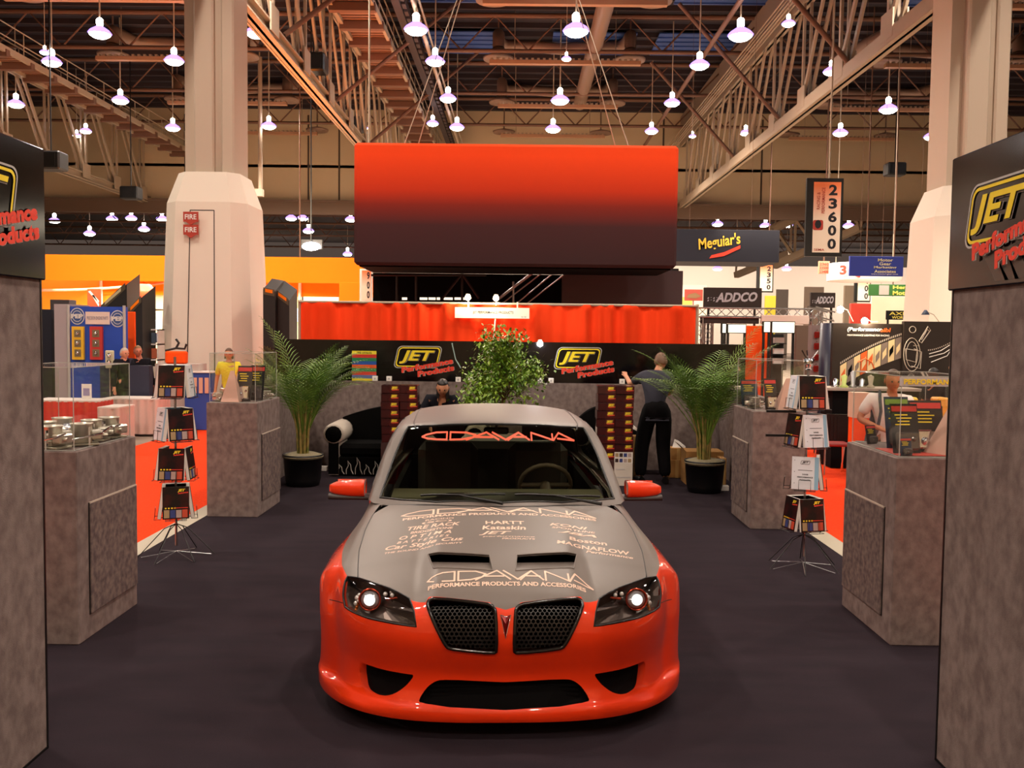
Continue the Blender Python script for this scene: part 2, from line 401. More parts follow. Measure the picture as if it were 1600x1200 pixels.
def dense(P, step, closed=True):
    P = [np.array(p, float) for p in P]; out = []; n = len(P)
    for i in range(n if closed else n - 1):
        a, c = P[i], P[(i + 1) % n]; k = max(1, int(np.linalg.norm(c - a) / step))
        for j in range(k): out.append(a + (c - a) * j / k)
    if not closed: out.append(P[-1])
    return np.array(out)
def inpoly(q, poly):
    x, y = q[:, 0], q[:, 1]; r = np.zeros(len(q), bool); n = len(poly)
    for i in range(n):
        x1, y1 = poly[i]; x2, y2 = poly[(i + 1) % n]
        if y1 == y2: continue
        c = ((y1 > y) != (y2 > y)) & (x < (x2 - x1) * (y - y1) / (y2 - y1) + x1); r ^= c
    return r
def rounded(L, r=.016):
    P = [np.array(p, float) for p in L]; out = []
    for i, p in enumerate(P):
        for q in (P[i - 1], P[(i + 1) % len(P)]):
            d = q - p; l = np.linalg.norm(d); out.append(p + d / l * min(r, l * .3))
    return out
def chaikin(P, n=2):
    P = [np.array(p, float) for p in P]
    for _ in range(n):
        Q = []
        for i in range(len(P)): a, c = P[i], P[(i + 1) % len(P)]; Q += [a * .75 + c * .25, a * .25 + c * .75]
        P = Q
    return P
def body_panel(name, h, dom, outline, holes, step, material, parent, lift=0., skirt=.012, inner=None, post=None, hole_skirt=None):
    loops = []
    for L in [outline] + list(holes):
        P = snap(h, dense(L, step * .7)); loops.append(dom.to2(P))
    pts = []; edges = []; off = 0
    for L in loops:
        k = len(L); pts += [Vector(p) for p in L]; edges += [(off + i, off + (i + 1) % k) for i in range(k)]; off += k
    B = np.concatenate(loops)
    x0, y0 = B.min(0); x1, y1 = B.max(0)
    st = step if not isinstance(dom, (Dome,)) else step * .6
    sx = st if not isinstance(dom, (Cyl,)) else st / .95
    sy = st if not isinstance(dom, (Roll,)) else st / .75
    gx, gy = np.meshgrid(np.arange(x0, x1, sx), np.arange(y0, y1, sy)); g = np.stack([gx.ravel(), gy.ravel()], 1)
    ok = inpoly(g, loops[0])
    for L in loops[1:]: ok &= ~inpoly(g, L)
    g = g[ok]
    if len(g):
        keep = np.ones(len(g), bool)
        for i in range(0, len(g), 500):
            dd = np.sqrt((((g[i:i + 500, None, :] - B[None]) / np.array([sx, sy])) ** 2).sum(2)).min(1); keep[i:i + 500] = dd > .42
        g = g[keep]
    pts += [Vector(p) for p in g]
    V, _, Fc, *_r2 = delaunay_2d_cdt(pts, edges, [], 0, 1e-6)
    V = np.array([tuple(v) for v in V]); Fc = np.array([f for f in Fc if len(f) == 3])
    cen = V[Fc].mean(1); ok = inpoly(cen, loops[0])
    for L in loops[1:]: ok &= ~inpoly(cen, L)
    Fc = Fc[ok]
    P = solve(h, dom, V); N = grad(h, P); P = P + N * lift
    if post: P, N = post(P, N)
    nb = len(B); verts = list(map(tuple, P)); nrm = list(map(tuple, N)); faces = []
    a = V[Fc]; flip = None
    t = Fc[0]; gn = np.cross(P[t[1]] - P[t[0]], P[t[2]] - P[t[0]]); flip = gn.dot(N[t[0]]) < 0
    for f in Fc: faces.append(tuple(int(i) for i in (f[::-1] if flip else f)))
    if skirt and nb <= len(P):
        off = 0
        for li, L in enumerate(loops):
            k = len(L); base = len(verts); sk = skirt if (li == 0 or hole_skirt is None) else hole_skirt
            if sk:
                for i in range(k):
                    verts.append(tuple(P[off + i] - N[off + i] * sk)); nrm.append(tuple(N[off + i]))
                for i in range(k):
                    j = (i + 1) % k; faces.append((off + i, off + j, base + j, base + i))
            off += k
    mb = MB(); mb.v = verts; mb.f = faces; mb.m = [0] * len(faces); mb.sm = [True] * len(faces)
    o = mb.build(name, material, parent, normals=nrm)
    return o
def mir(L): return [(-p[0],) + tuple(p[1:]) for p in L][::-1]
def onbody(h, dom, q, lift=0.):
    P = solve(h, dom, np.array(q, float)); N = grad(h, P); return P + N * lift, N
def surf_tube(mb, h, L, r, lift=0., closed=True, step=.02, n=6, mi=0):
    P = snap(h, dense(L, step, closed)); N = grad(h, P); P = P + N * lift
    P = list(P) + ([P[0]] if closed else []); mb.tube([tuple(p) for p in P], r, n, mi, caps=not closed)

CAR = thing('car', (CARX, CARY, 0), 'wide orange sedan with a satin grey hood and roof covered in sponsor lettering', 'car', CARYAW)
PO = mat('orange_car_paint', '#ff3a0a', .38, spec=.3, coat=1.0)
_mats['orange_car_paint'].node_tree.nodes['Principled BSDF'].inputs['Base Color'].default_value = (.88, .042, .002, 1)
PG = mat('satin_grey_paint', '#6e645e', .42, spec=.45)
DK = mat('black_trim', '#0a0909', .35)
GK = mat('gloss_dark_trim', '#1a1614', .15, spec=.6)
RB = mat('rubber', '#121112', .8)
HL = [(.850, .442, .734), (.868, .40, .70), (.872, .367, .645), (.858, .316, .597), (.80, .25, .592), (.69, .165, .585), (.55, .093, .580), (.442, .054, .576),
      (.455, .08, .635), (.488, .135, .692), (.54, .18, .712), (.60, .235, .726), (.67, .29, .735), (.78, .39, .745)]
GR = [(.08, .056, .686), (.376, .10, .697), (.392, .085, .670), (.335, .027, .562), (.300, .024, .500), (.282, .024, .480), (.042, .014, .452), (.050, .041, .668)]
FG = [(.750, .235, .334), (.446, .102, .326), (.488, .106, .262), (.545, .104, .215), (.600, .113, .196), (.675, .145, .192), (.742, .19, .206), (.764, .22, .245), (.764, .24, .29)]
CI = [(0, .046, .290), (.23, .05, .302), (.335, .07, .302), (.386, .077, .266), (.444, .044, .190), (.28, .006, .186), (0, -.014, .186)]
CIf = CI + [(-p[0], p[1], p[2]) for p in CI[1:-1]][::-1]
top_edge = [(0, .038, .664), (.05, .046, .676), (.078, .062, .694), (.30, .093, .706), (.385, .108, .706), (.40, .09, .682), (.43, .10, .679), (.47, .116, .683), (.488, .135, .692)]
seam = [(.785, .40, .747), (.80, .55, .78), (.815, .72, .812), (.812, 1.0, .87), (.79, 1.25, .92), (.765, 1.45, .94)]
bord = [(.852, .448, .737), (.90, .62, .752), (.935, .85, .775), (.945, 1.05, .785), (.935, 1.25, .80), (.915, 1.45, .82)]
# hood, with its two scoops cut out
hl_top = [(.54, .18, .712), (.60, .235, .726), (.67, .29, .735), (.78, .39, .745)]
half = top_edge + hl_top + seam[1:5]
rear = [(.70, 1.40, .94), (.5, 1.28, .96), (.25, 1.20, .975), (0, 1.175, .978)]
hood_out = half + rear + mir((half + rear)[1:-1])
SCP = [(.415, .520, .838), (.075, .445, .845), (.060, .270, .808), (.375, .325, .805)]
hood = body_panel('hood', body_h, Roll(), hood_out, [SCP, mir(SCP)], .03, PG, CAR, hole_skirt=.012)
for sg in (-1, 1):                        # sunken ramp and dark slot of each scoop
    P = snap(body_h, [(p[0] * sg, p[1], p[2]) for p in SCP]); mb = MB()
    dz = Vector((0, 0, -.042)); A, B_, C_, D_ = [Vector(p) for p in P]
    mb.add([C_, D_, A + dz, B_ + dz], [(0, 1, 2, 3)]); mb.add([A, D_, A + dz], [(0, 1, 2)]); mb.add([B_, C_, B_ + dz], [(0, 1, 2)])
    sc_ = mb.build('scoop', PG, CAR)
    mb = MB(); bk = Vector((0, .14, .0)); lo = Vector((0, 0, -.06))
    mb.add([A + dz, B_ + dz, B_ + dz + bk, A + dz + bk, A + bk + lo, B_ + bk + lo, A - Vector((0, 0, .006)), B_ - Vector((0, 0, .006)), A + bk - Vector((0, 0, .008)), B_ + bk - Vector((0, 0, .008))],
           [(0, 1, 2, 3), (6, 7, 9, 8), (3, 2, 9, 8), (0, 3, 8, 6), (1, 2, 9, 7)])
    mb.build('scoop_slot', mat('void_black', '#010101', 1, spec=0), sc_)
    mb = MB(); surf_tube(mb, body_h, [(p[0] * sg, p[1], p[2]) for p in SCP], .0035, .0005); mb.build('scoop_lip', PG, sc_)
# front bumper
sb = [(.872, .345, .61), (.985, .52, .58), (1.01, .58, .35), (1.0, .575, .10)]
low = [(.93, .43, .095), (.8, .27, .095), (.6, .17, .095), (.4, .115, .095), (.2, .10, .095), (0, .09, .095)]
hl_bot = [(.858, .316, .597), (.80, .25, .592), (.69, .165, .585), (.55, .093, .580), (.442, .054, .576), (.455, .08, .635), (.488, .135, .692)]
right = top_edge[:-1] + hl_bot[::-1] + sb + low[:-1]
bump_out = right + [low[-1]] + mir(right)[:-1]
chm = lambda L: [tuple(p) for p in chaikin(rounded(L), 1)]
front_bumper = body_panel('front_bumper', body_h, Cyl(), bump_out, [chm(GR), chm(mir(GR)), chm(FG), chm(mir(FG)), chm(CIf)], .024, PO, CAR, skirt=.01, hole_skirt=.045)
# front fenders
WC, WR = .97, .375
for sg in (1, -1):
    arch = [(1.06, WC - WR * cos(t), .335 + WR * sin(t)) for t in np.linspace(radians(-32), radians(212), 25)]
    fo = [(1.0, .575, .10), (1.02, .62, .10)] + arch + [(.93, 1.31, .11), (.93, 1.45, .11), (.94, 1.45, .5), (.925, 1.45, .75)] + bord[::-1] + HL[1:4] + [(.872, .345, .61), (.985, .52, .58), (1.01, .58, .35)]
    fo2 = [(p[0] * sg, p[1], p[2]) for p in fo]
    body_panel('front_fender', body_h, Cyl(), fo2, [], .028, PO, CAR, skirt=.02)
    gt = seam + bord[::-1]; body_panel('fender_top', body_h, Roll(), [(p[0] * sg, p[1], p[2]) for p in gt], [], .03, PG, CAR)
    mb = MB()                             # dark shut lines
    surf_tube(mb, body_h, [(p[0] * sg, p[1], p[2]) for p in seam], .0035, -.001, False, .04)
    surf_tube(mb, body_h, [(p[0] * sg, p[1], p[2]) for p in [(.872, .345, .61), (.985, .52, .58)]], .0025, -.001, False)
    mb.build('panel_gap', DK, CAR)
    # side of the car
    zs = .83
    def sp(L): return [(.93 * sg, s_, z_) for s_, z_ in L]
    body_panel('front_door', body_h, Side(sg), sp([(1.455, .13), (2.42, .13), (2.42, zs), (1.455, .818)]), [], .08, PO, CAR)
    body_panel('rear_door', body_h, Side(sg), sp([(2.43, .13), (3.28, .13), (3.44, .5), (3.50, zs), (2.43, zs)]), [], .08, PO, CAR)
    ar = [(3.87 - WR * cos(t), .335 + WR * sin(t)) for t in np.linspace(radians(-32), radians(212), 25)]
    rq = [(3.29, .13)] + ar + [(4.3, .13), (4.55, .15), (4.55, zs), (3.51, zs), (3.45, .5)]
    body_panel('rear_quarter_panel', body_h, Side(sg), sp(rq), [], .05, PO, CAR)
    sh = [(.74 * sg, 1.45, .94), (.915 * sg, 1.455, .82)] + [(.93 * sg, s_, zs) for s_ in (1.9, 2.5, 3.2, 3.8, 4.3, 4.55)] + [(.7 * sg, 4.6, 1.0), (.66 * sg, 4.2, 1.02), (.74 * sg, 3.7, 1.0), (.80 * sg, 3.0, .97), (.80 * sg, 2.0, .955)]
    body_panel('shoulder', body_h, Plan(), sh, [], .05, PG, CAR)
    body_panel('tail_light', body_h, Tail(3.8), [(p * sg, q, r_) for p, q, r_ in [(.55, 4.9, .95), (.82, 4.75, .93), (.85, 4.6, .80), (.55, 4.9, .78)]], [], .04, mat('tail_lamp_red', '#8c0808', .15), CAR, lift=.004)
body_panel('trunk_lid', body_h, Plan(), [(-.70, 4.6, 1), (-.66, 4.2, 1.02), (-.6, 3.98, 1.03), (.6, 3.98, 1.03), (.66, 4.2, 1.02), (.70, 4.6, 1), (.5, 4.82, 1), (-.5, 4.82, 1)], [], .05, PG, CAR)
body_panel('rear_bumper', body_h, Tail(3.8), [(-.93, 4.55, .15), (-.93, 4.55, .83), (-.7, 4.62, 1.0), (-.5, 4.82, 1), (.5, 4.82, 1), (.7, 4.62, 1), (.93, 4.55, .83), (.93, 4.55, .15)], [], .06, PO, CAR)
# lip line of the splitter
# underbody
mb = MB(); mb.box((-.74, .42, .16), (.74, 4.7, .60)); mb.box((-.66, .30, .16), (.66, .42, .58)); mb.box((-.6, 1.30, .6), (.6, 1.42, .93)); mb.build('chassis', M['matte'], CAR)
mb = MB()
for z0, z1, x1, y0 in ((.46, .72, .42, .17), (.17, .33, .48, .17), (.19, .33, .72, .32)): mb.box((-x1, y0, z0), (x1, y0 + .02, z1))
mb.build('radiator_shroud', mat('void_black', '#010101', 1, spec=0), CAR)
# grilles: frame, honeycomb
def offset_in(L, d):
    P = snap(body_h, L); N = grad(body_h, P); return P - N * d
for sg in (-1, 1):
    G1 = GR if sg > 0 else mir(GR)
    mb = MB(); surf_tube(mb, body_h, chm(G1), .0095, .001, step=.012)
    gf = mb.build('grille', GK, CAR)
    mb = MB(); poly = np.array([(p[0], p[2]) for p in chm(G1)]); a = .0135
    hx = []; row = 0; z = .44
    while z < .71:
        x = -.42 + (row % 2) * a * sqrt(3) / 2
        while x < .42:
            hx.append((x, z)); x += a * sqrt(3)
        z += a * 1.5; row += 1
    hx = np.array(hx); hx = hx[inpoly(hx, poly)]
    P = solve(body_h, Cyl(), Cyl().to2(snap(body_h, [(x, .05, z) for x, z in hx])))
    N = grad(body_h, P)
    for p, n_ in zip(P, N):
        n_ = Vector(n_); c = Vector(p) - n_ * .03; ax = n_.cross(Vector((0, 0, 1))).normalized(); ay = ax.cross(n_)
        o_ = [(cos(radians(30 + 60 * k)) * a * .98, sin(radians(30 + 60 * k)) * a * .98) for k in range(6)]; i_ = [(u * .76, v * .76) for u, v in o_]
        mb.ring(o_, i_, ax, ay, c); n0 = len(mb.v)
        vs = [c + ax * u + ay * v for u, v in i_]; mb.add(vs + [q - n_ * .012 for q in vs], [(k, (k + 1) % 6, 6 + (k + 1) % 6, 6 + k) for k in range(6)])
    mb.build('honeycomb_mesh', mat('grille_mesh', '#2a2523', .35), gf)
    FG1 = FG if sg > 0 else mir(FG)
    mb = MB(); q = offset_in(chm(FG1), .044); mb.add(list(map(tuple, q)), [tuple(range(len(q)))]); mb.build('fog_light_recess', M['matte'], CAR)
q = offset_in(chm(CIf), .044); mb = MB(); mb.add(list(map(tuple, q)), [tuple(range(len(q)))])
for z in (.21, .235, .26): mb.beam((-.38, .085, z), (.38, .085, z), .006, .012)
mb.build('lower_intake', M['matte'], CAR)
# red arrowhead badge
mb = MB()
def fpt(x, z, lift=.004): P, N = onbody(body_h, Cyl(), Cyl().to2(snap(body_h, [(x, .02, z)])), lift); return tuple(P[0])
E_ = [(-.026, .645), (0, .634), (.026, .645), (0, .530)]
mb.add([fpt(*p) for p in E_] + [fpt(0, .60, .010)], [(0, 4, 3), (2, 3, 4), (0, 1, 4), (1, 2, 4)]); bd = mb.build('badge', mat('badge_red', '#7a1410', .2, .4), CAR)
mb = MB(); mb.tube([fpt(*p, .005) for p in E_ + E_[:1]], .0022, 6); mb.build('badge_rim', M['chrome'], bd)
# headlights
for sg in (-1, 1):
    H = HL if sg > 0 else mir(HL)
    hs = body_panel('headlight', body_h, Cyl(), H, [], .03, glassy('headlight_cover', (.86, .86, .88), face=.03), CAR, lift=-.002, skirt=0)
    mb = MB(); surf_tube(mb, body_h, H, .005, -.002); mb.build('headlight_seal', DK, hs)
    q = snap(body_h, dense(H, .04)); qi = q - grad(body_h, q) * .07; qi[:, 1] = np.maximum(qi[:, 1], q[:, 1] + .02); n = len(q)
    cen = qi.mean(0); mb = MB(); mb.add([tuple(p) for p in q - grad(body_h, q) * .004] + [tuple(p) for p in qi] + [tuple(cen)], [(i, (i + 1) % n, n + (i + 1) % n, n + i) for i in range(n)] + [(n + i, n + (i + 1) % n, 2 * n) for i in range(n)])
    mb.build('headlight_housing', mat('lamp_housing', '#5a4e46', .3, .7), hs)
    def inside(x, z, d):
        P, N = onbody(body_h, Cyl(), Cyl().to2(snap(body_h, [(x * sg, .25, z)])), -d); return Vector(P[0]), Vector(N[0])
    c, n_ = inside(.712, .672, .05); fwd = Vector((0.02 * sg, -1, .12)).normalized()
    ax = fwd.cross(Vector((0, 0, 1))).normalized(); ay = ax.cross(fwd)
    def disk(mb, c, prof, mi=0, n=20):
        vs = []; 
        for r_, t_ in prof:
            for k in range(n): vs.append(c + (ax * cos(2 * pi * k / n) + ay * sin(2 * pi * k / n)) * r_ + fwd * t_)
        mb.add(vs, [(i * n + k, i * n + (k + 1) % n, (i + 1) * n + (k + 1) % n, (i + 1) * n + k) for i in range(len(prof) - 1) for k in range(n)], mi, True)
    mb = MB(); disk(mb, c, [(.056, -.02), (.060, .015), (.054, .02), (.050, .0)]); mb.build('projector_ring', mat('ring_copper', '#b8442c', .2, .8), hs)
    mb = MB(); disk(mb, c, [(.050, .0), (.043, .014), (.030, .024)]); disk(mb, c, [(.030, .024), (.015, .029), (.0005, .031)], 1); mb.build('projector_lens', [mat('projector_glass', '#dfe6ea', .08, .55, spec=.8, coat=1), glow('flash_glint', '#fff4ea', 1.6)], hs)  # pale lens with a glowing centre, standing in for a camera flash glint
    c, n_ = inside(.55, .648, .05)
    mb = MB(); disk(mb, c, [(.042, .006), (.036, -.012), (.028, -.026), (.008, -.03), (.007, 0), (.0005, .002)]); mb.build('high_beam_reflector', M['chrome'], hs)
    mb = MB()
    for k in range(7):
        t = k / 6; c1, _n = inside(.80 + .035 * (1 - t), .60 + .10 * t, .035); mb.ball(tuple(c1), .010, 8)
    mb.build('turn_signal', mat('amber_lens', '#c86a18', .15, .3), hs)
    mb = MB(); c1, _ = inside(.50, .605, .045); c2, _ = inside(.60, .612, .045); mb.tube([tuple(c1), tuple(c2)], .007, 8)
    mb.build('reflection_bar', mat('reflection_orange_red', '#c8553a', .25, .7), hs)  # orange-red bar imitates a stripe reflected in the chrome
    mb = MB()
    for kx, kz, rr_ in ((.585, .695, .016), (.50, .665, .014), (.615, .66, .012), (.57, .615, .012), (.835, .68, .016), (.84, .64, .014), (.825, .71, .012), (.80, .655, .010), (.475, .62, .010)):
        c1, n1 = inside(kx, kz, .030); mb.ball(tuple(c1), rr_, 10)
    mb.build('glitter_speck', mat('glitter_pale', '#f4efe6', .22, .35, spec=1), hs)  # pale balls whose colour stands in for chrome glitter
# cabin shell with window openings
WS = [(-.775, 1.535, .965), (-.62, 1.42, .975), (-.4, 1.31, .982), (0, 1.24, .985), (.4, 1.31, .982), (.62, 1.42, .975), (.775, 1.535, .965), (.70, 1.85, 1.20), (.63, 2.07, 1.385), (.45, 1.985, 1.405), (.2, 1.93, 1.415), (0, 1.92, 1.418), (-.2, 1.93, 1.415), (-.45, 1.985, 1.405), (-.63, 2.07, 1.385), (-.70, 1.85, 1.20)]
BW = [(-.62, 4.02, 1.03), (.62, 4.02, 1.03), (.52, 3.50, 1.36), (-.52, 3.50, 1.36)]
SW1 = [(.86, 1.80, .98), (.82, 2.02, 1.14), (.74, 2.32, 1.345), (.71, 2.66, 1.375), (.74, 2.66, 1.3), (.86, 2.66, .98)]
SW2 = [(.86, 2.76, .98), (.74, 2.76, 1.3), (.70, 2.76, 1.375), (.68, 3.2, 1.36), (.66, 3.5, 1.26), (.80, 3.72, 1.0)]
ringp = []
for t in np.linspace(0, 2 * pi, 64, endpoint=False):
    D = np.array([sin(t), -cos(t) * 1.0, 0]); ringp.append(tuple(solve(cab_h, Dome(), np.array([[D[0], D[1]]]))[0]))
cabin = body_panel('cabin', cab_h, Dome(), ringp, [WS, BW, SW1, mir(SW1), SW2, mir(SW2)], .06, PG, CAR, skirt=0, hole_skirt=.02)
wg = glassy('tinted_glass', (.58, .60, .50), face=.04)
ws_o = body_panel('windshield', cab_h, Dome(), WS, [], .06, wg, CAR, lift=-.003, skirt=0)
body_panel('rear_window', cab_h, Dome(), BW, [], .08, wg, CAR, lift=-.003, skirt=0)
for S in (SW1, SW2):
    body_panel('side_window', cab_h, Dome(), S, [], .06, wg, CAR, lift=-.003, skirt=0); body_panel('side_window', cab_h, Dome(), mir(S), [], .06, wg, CAR, lift=-.003, skirt=0)
mb = MB(); surf_tube(mb, cab_h, WS, .008, -.002)
for S in (SW1, SW2): surf_tube(mb, cab_h, S, .009, 0); surf_tube(mb, cab_h, mir(S), .009, 0)
for sg in (-1, 1): surf_tube(mb, cab_h, [(.60 * sg, s_, 1.44) for s_ in (1.96, 2.2, 2.6, 3.0, 3.4)], .005, .0, False)
mb.build('window_seal', DK, CAR)
# cowl and wipers
body_panel('cowl', body_h, Plan(), [(-.76, 1.46, .9), (-.5, 1.29, .9), (-.25, 1.21, .9), (0, 1.185, .9), (.25, 1.21, .9), (.5, 1.29, .9), (.76, 1.46, .9), (.80, 1.62, .9), (-.80, 1.62, .9)], [], .05, DK, CAR, lift=-.006)
for sg, x0, x1 in ((1, .10, .68), (1, -.50, .04)):
    mb = MB(); P, N = onbody(cab_h, Dome(), Dome().to2(snap(cab_h, [(x0 + (x1 - x0) * t, 1.30 + .2 * (abs(x0 + (x1 - x0) * t) / .79) ** 2, 1.01 + .006 * sin(t * 9)) for t in np.linspace(0, 1, 12)])), .014)
    mb.tube([tuple(p) for p in P], .008, 6); base = Vector(P[5]) + Vector((.28, -.12, -.03)); mb.tube([tuple(P[5]), tuple(base)], [.006, .012], 6); mb.build('wiper', DK, CAR)
# interior
mb = MB(); mb.box((-.72, 1.55, .4), (.72, 4.1, .45)); mb.box((-.74, 1.5, .4), (-.70, 4.0, .93)); mb.box((.70, 1.5, .4), (.74, 4.0, .93)); mb.box((-.7, 3.7, .45), (.7, 4.05, .97)); it = mb.build('interior', M['matte'], CAR)
mb = MB(); mb.prism([(1.42, .85), (1.50, .975), (1.75, .99), (1.90, .95), (1.92, .6), (1.42, .6)], (0, 1, 0), (0, 0, 1), (-.70, 0, 0), (1.40, 0, 0)); mb.build('dashboard', mat('dash_olive', '#5c5846', .7), it)
mb = MB(); c0 = Vector((.36, 2.10, .96)); axn = Vector((0, -.85, -.5)).normalized(); e1 = Vector((1, 0, 0)); e2 = axn.cross(e1)
mb.tube([tuple(c0 + (e1 * cos(t) + e2 * sin(t)) * .185) for t in np.linspace(0, 2 * pi, 25)], .016, 8, caps=False)
for t in (0, pi, pi * 1.5): mb.tube([tuple(c0), tuple(c0 + (e1 * cos(t) + e2 * sin(t)) * .18)], .018, 6)
mb.tube([tuple(c0), tuple(c0 + axn * .3)], .04, 8); mb.build('steering_wheel', mat('wheel_leather', '#6a5c50', .5), it)
sm_ = mat('seat_leather', '#3a3430', .6)
for x in (-.36, .36):
    mb = MB(); mb.box((x - .25, 2.35, .5), (x + .25, 2.85, .68), bev=.05); mb.box((x - .24, 2.80, .6), (x + .24, 2.95, 1.18), bev=.06); mb.box((x - .13, 2.82, 1.20), (x + .13, 2.93, 1.36), bev=.04); mb.build('front_seat', sm_, it)
mb = MB(); mb.box((-.62, 3.4, .5), (.62, 3.75, 1.12), bev=.06); mb.build('rear_seat', sm_, it)
mb = MB(); mb.box((-.09, 2.02, 1.335), (.09, 2.06, 1.385), bev=.012); mb.tube([(0, 2.05, 1.36), (0, 2.0, 1.40)], .01, 6); mb.build('rear_view_mirror', DK, it)
# door mirrors
for sg in (-1, 1):
    mb = MB(); prof = []
    n = 18; xs = np.linspace(.90, 1.145, 10); vs = []
    for i, x in enumerate(xs):
        t = (x - .90) / .245; hh = .058 * (1 - t ** 4 * .55); dd = .085 * (1 - t ** 3 * .6); cy = 1.80 + .03 * t; cz = .985 - .008 * t
        for k in range(n):
            a = 2 * pi * k / n; vs.append((x * sg, cy - dd * np.sign(cos(a)) * abs(cos(a)) ** .7, cz + hh * np.sign(sin(a)) * abs(sin(a)) ** .7))
    fs = [(i * n + k, i * n + (k + 1) % n, (i + 1) * n + (k + 1) % n, (i + 1) * n + k) for i in range(9) for k in range(n)] + [tuple(range(9 * n, 10 * n)), tuple(range(n))]
    mb.add(vs, fs, 0, True); dm = mb.build('door_mirror', PO, CAR)
    mb = MB(); vs = []
    for i, x in enumerate(np.linspace(.80, 1.15, 10)):
        t = (x - .80) / .35; zc = .925 + .0 * t; dd = .07 * (1 - t ** 3 * .5)
        for k in range(8): a = 2 * pi * k / 8; vs.append((x * sg, 1.80 - dd * cos(a), zc + .022 * sin(a)))
    mb.add(vs, [(i * 8 + k, i * 8 + (k + 1) % 8, (i + 1) * 8 + (k + 1) % 8, (i + 1) * 8 + k) for i in range(9) for k in range(8)] + [tuple(range(72, 80)), tuple(range(8))], 0, True); mb.build('mirror_arm', mat('mirror_base_grey', '#3c3432', .5), dm)
    mb = MB(); mb.box((.915 * sg, 1.885, .94), (1.10 * sg, 1.892, 1.03)); mb.build('mirror_glass', M['chrome'], dm)
# wheels
for sg in (-1, 1):
    for sc in (WC, 3.87):
        mb = MB(); cx = .88 * sg
        mb.lathe([(.24, -.12), (.30, -.13), (.328, -.115), (.335, -.08), (.335, .08), (.328, .115), (.30, .13), (.24, .12), (.235, 0), (.24, -.12)], (cx, sc, .335), 32, 0, 'x'); wh = mb.build('wheel', RB, CAR)
        mb = MB(); mb.lathe([(.236, -.11), (.225, .0), (.236, .11)], (cx, sc, .335), 32, 0, 'x')
        for k in range(5):
            t = 2 * pi * k / 5; mb.beam((cx + .10 * sg, sc, .335), (cx + .09 * sg, sc + .23 * cos(t), .335 + .23 * sin(t)), .05, .03)
        mb.lathe([(.001, .11 * sg), (.05, .11 * sg), (.06, .05 * sg)], (cx, sc, .335), 16, 0, 'x'); mb.build('rim', M['steel'], wh)
# lettering on hood and windshield
def project_text(mb, h, dom_solve, lines, mi=0):
    pass
PINK = mat('hood_lettering', '#e8c4ae', .5)
HOODRED = mat('windshield_lettering', '#f0512c', .5)
def hood_place(mb, x_of, start):
    """verts given as (x, s, 0) from index start are dropped onto the hood"""
    V = np.array(mb.v[start:]); q = np.zeros_like(V); q[:, 0] = V[:, 0]; q[:, 1] = V[:, 1]
    P, N = onbody(body_h, Plan(), V[:, :2], .0012)
    for i, p in enumerate(P): mb.v[start + i] = tuple(p)
def subdiv(mb, start_v, start_f, L=.03):
    pass
def hood_text(mb, t, x0, x1, s0, s1, bold=.02, shear=0.):
    mb = MB(); _hood_text(mb, t, x0, x1, s0, s1, bold, shear); mb.build('hood_lettering', PINK, hood_part)
def _hood_text(mb, t, x0, x1, s0, s1, bold=.02, shear=0.):
    """text reading left to right seen from the front; s0 = baseline (front), s1 = cap line (rear)"""
    k = len(mb.v); mb.text(t, (x0, s0, 0), (1, 0, 0), (0, 1, 0), x1 - x0, s1 - s0, 0, bold, shear); hood_place(mb, None, k)
GLY = [  # strokes of the drawn word, in a 0..10 x 0..1 frame
    [(1.62, .95), (.9, .9), (.25, .6), (0, .35), (.35, .12), (1.0, .02), (1.62, 0), (1.62, .95)], [(1.85, .95), (1.85, 0), (2.6, .05), (3.3, .3), (3.5, .6), (2.9, .9), (1.85, .95)],
    [(2.9, 0), (4.2, .95), (5.0, .05)], [(3.5, .35), (4.6, .35)], [(4.6, .95), (5.45, .05), (6.3, .95)], [(5.6, 0), (6.3, .95), (7.0, .05)], [(6.0, .4), (6.8, .4)],
    [(7.15, 0), (7.15, .95), (8.55, .05), (8.55, .8)], [(8.6, 0), (9.0, .95), (10.0, .0), (8.9, .22)]]
def stroke_word(mb, o, ox, oy, w, h, th):
    o = Vector(o); ox = Vector(ox); oy = Vector(oy)
    for g in GLY:
        for a, c in zip(g, g[1:]):
            A = Vector((a[0] / 10 * w, a[1] * h)); Cc = Vector((c[0] / 10 * w, c[1] * h)); d = Cc - A
            if d.length < 1e-6: continue
            nrm = Vector((-d.y, d.x)).normalized() * th / 2; e = d.normalized() * th * .35; nseg = max(1, int(d.length / .03))
            for i in range(nseg):
                p = A - e + (d + 2 * e) * i / nseg; q = A - e + (d + 2 * e) * (i + 1) / nseg
                mb.add([o + ox * u.x + oy * u.y for u in (p - nrm, q - nrm, q + nrm, p + nrm)], [(0, 1, 2, 3)])
hood_part = hood
mb = MB(); k = 0; stroke_word(mb, (-.60, 1.085, 0), (1, 0, 0), (0, 1, 0), 1.19, .085, .013); hood_place(mb, None, k); mb.build('hood_lettering', PINK, hood)
hood_text(mb, 'PERFORMANCE PRODUCTS AND ACCESSORIES', -.59, .59, 1.035, 1.07, .03)
mb = MB(); k = 0; stroke_word(mb, (-.40, .190, 0), (1, 0, 0), (0, 1, 0), .86, .085, .010); hood_place(mb, None, k); mb.build('hood_lettering', PINK, hood)
hood_text(mb, 'PERFORMANCE PRODUCTS AND ACCESSORIES', -.395, .42, .145, .175, .03)
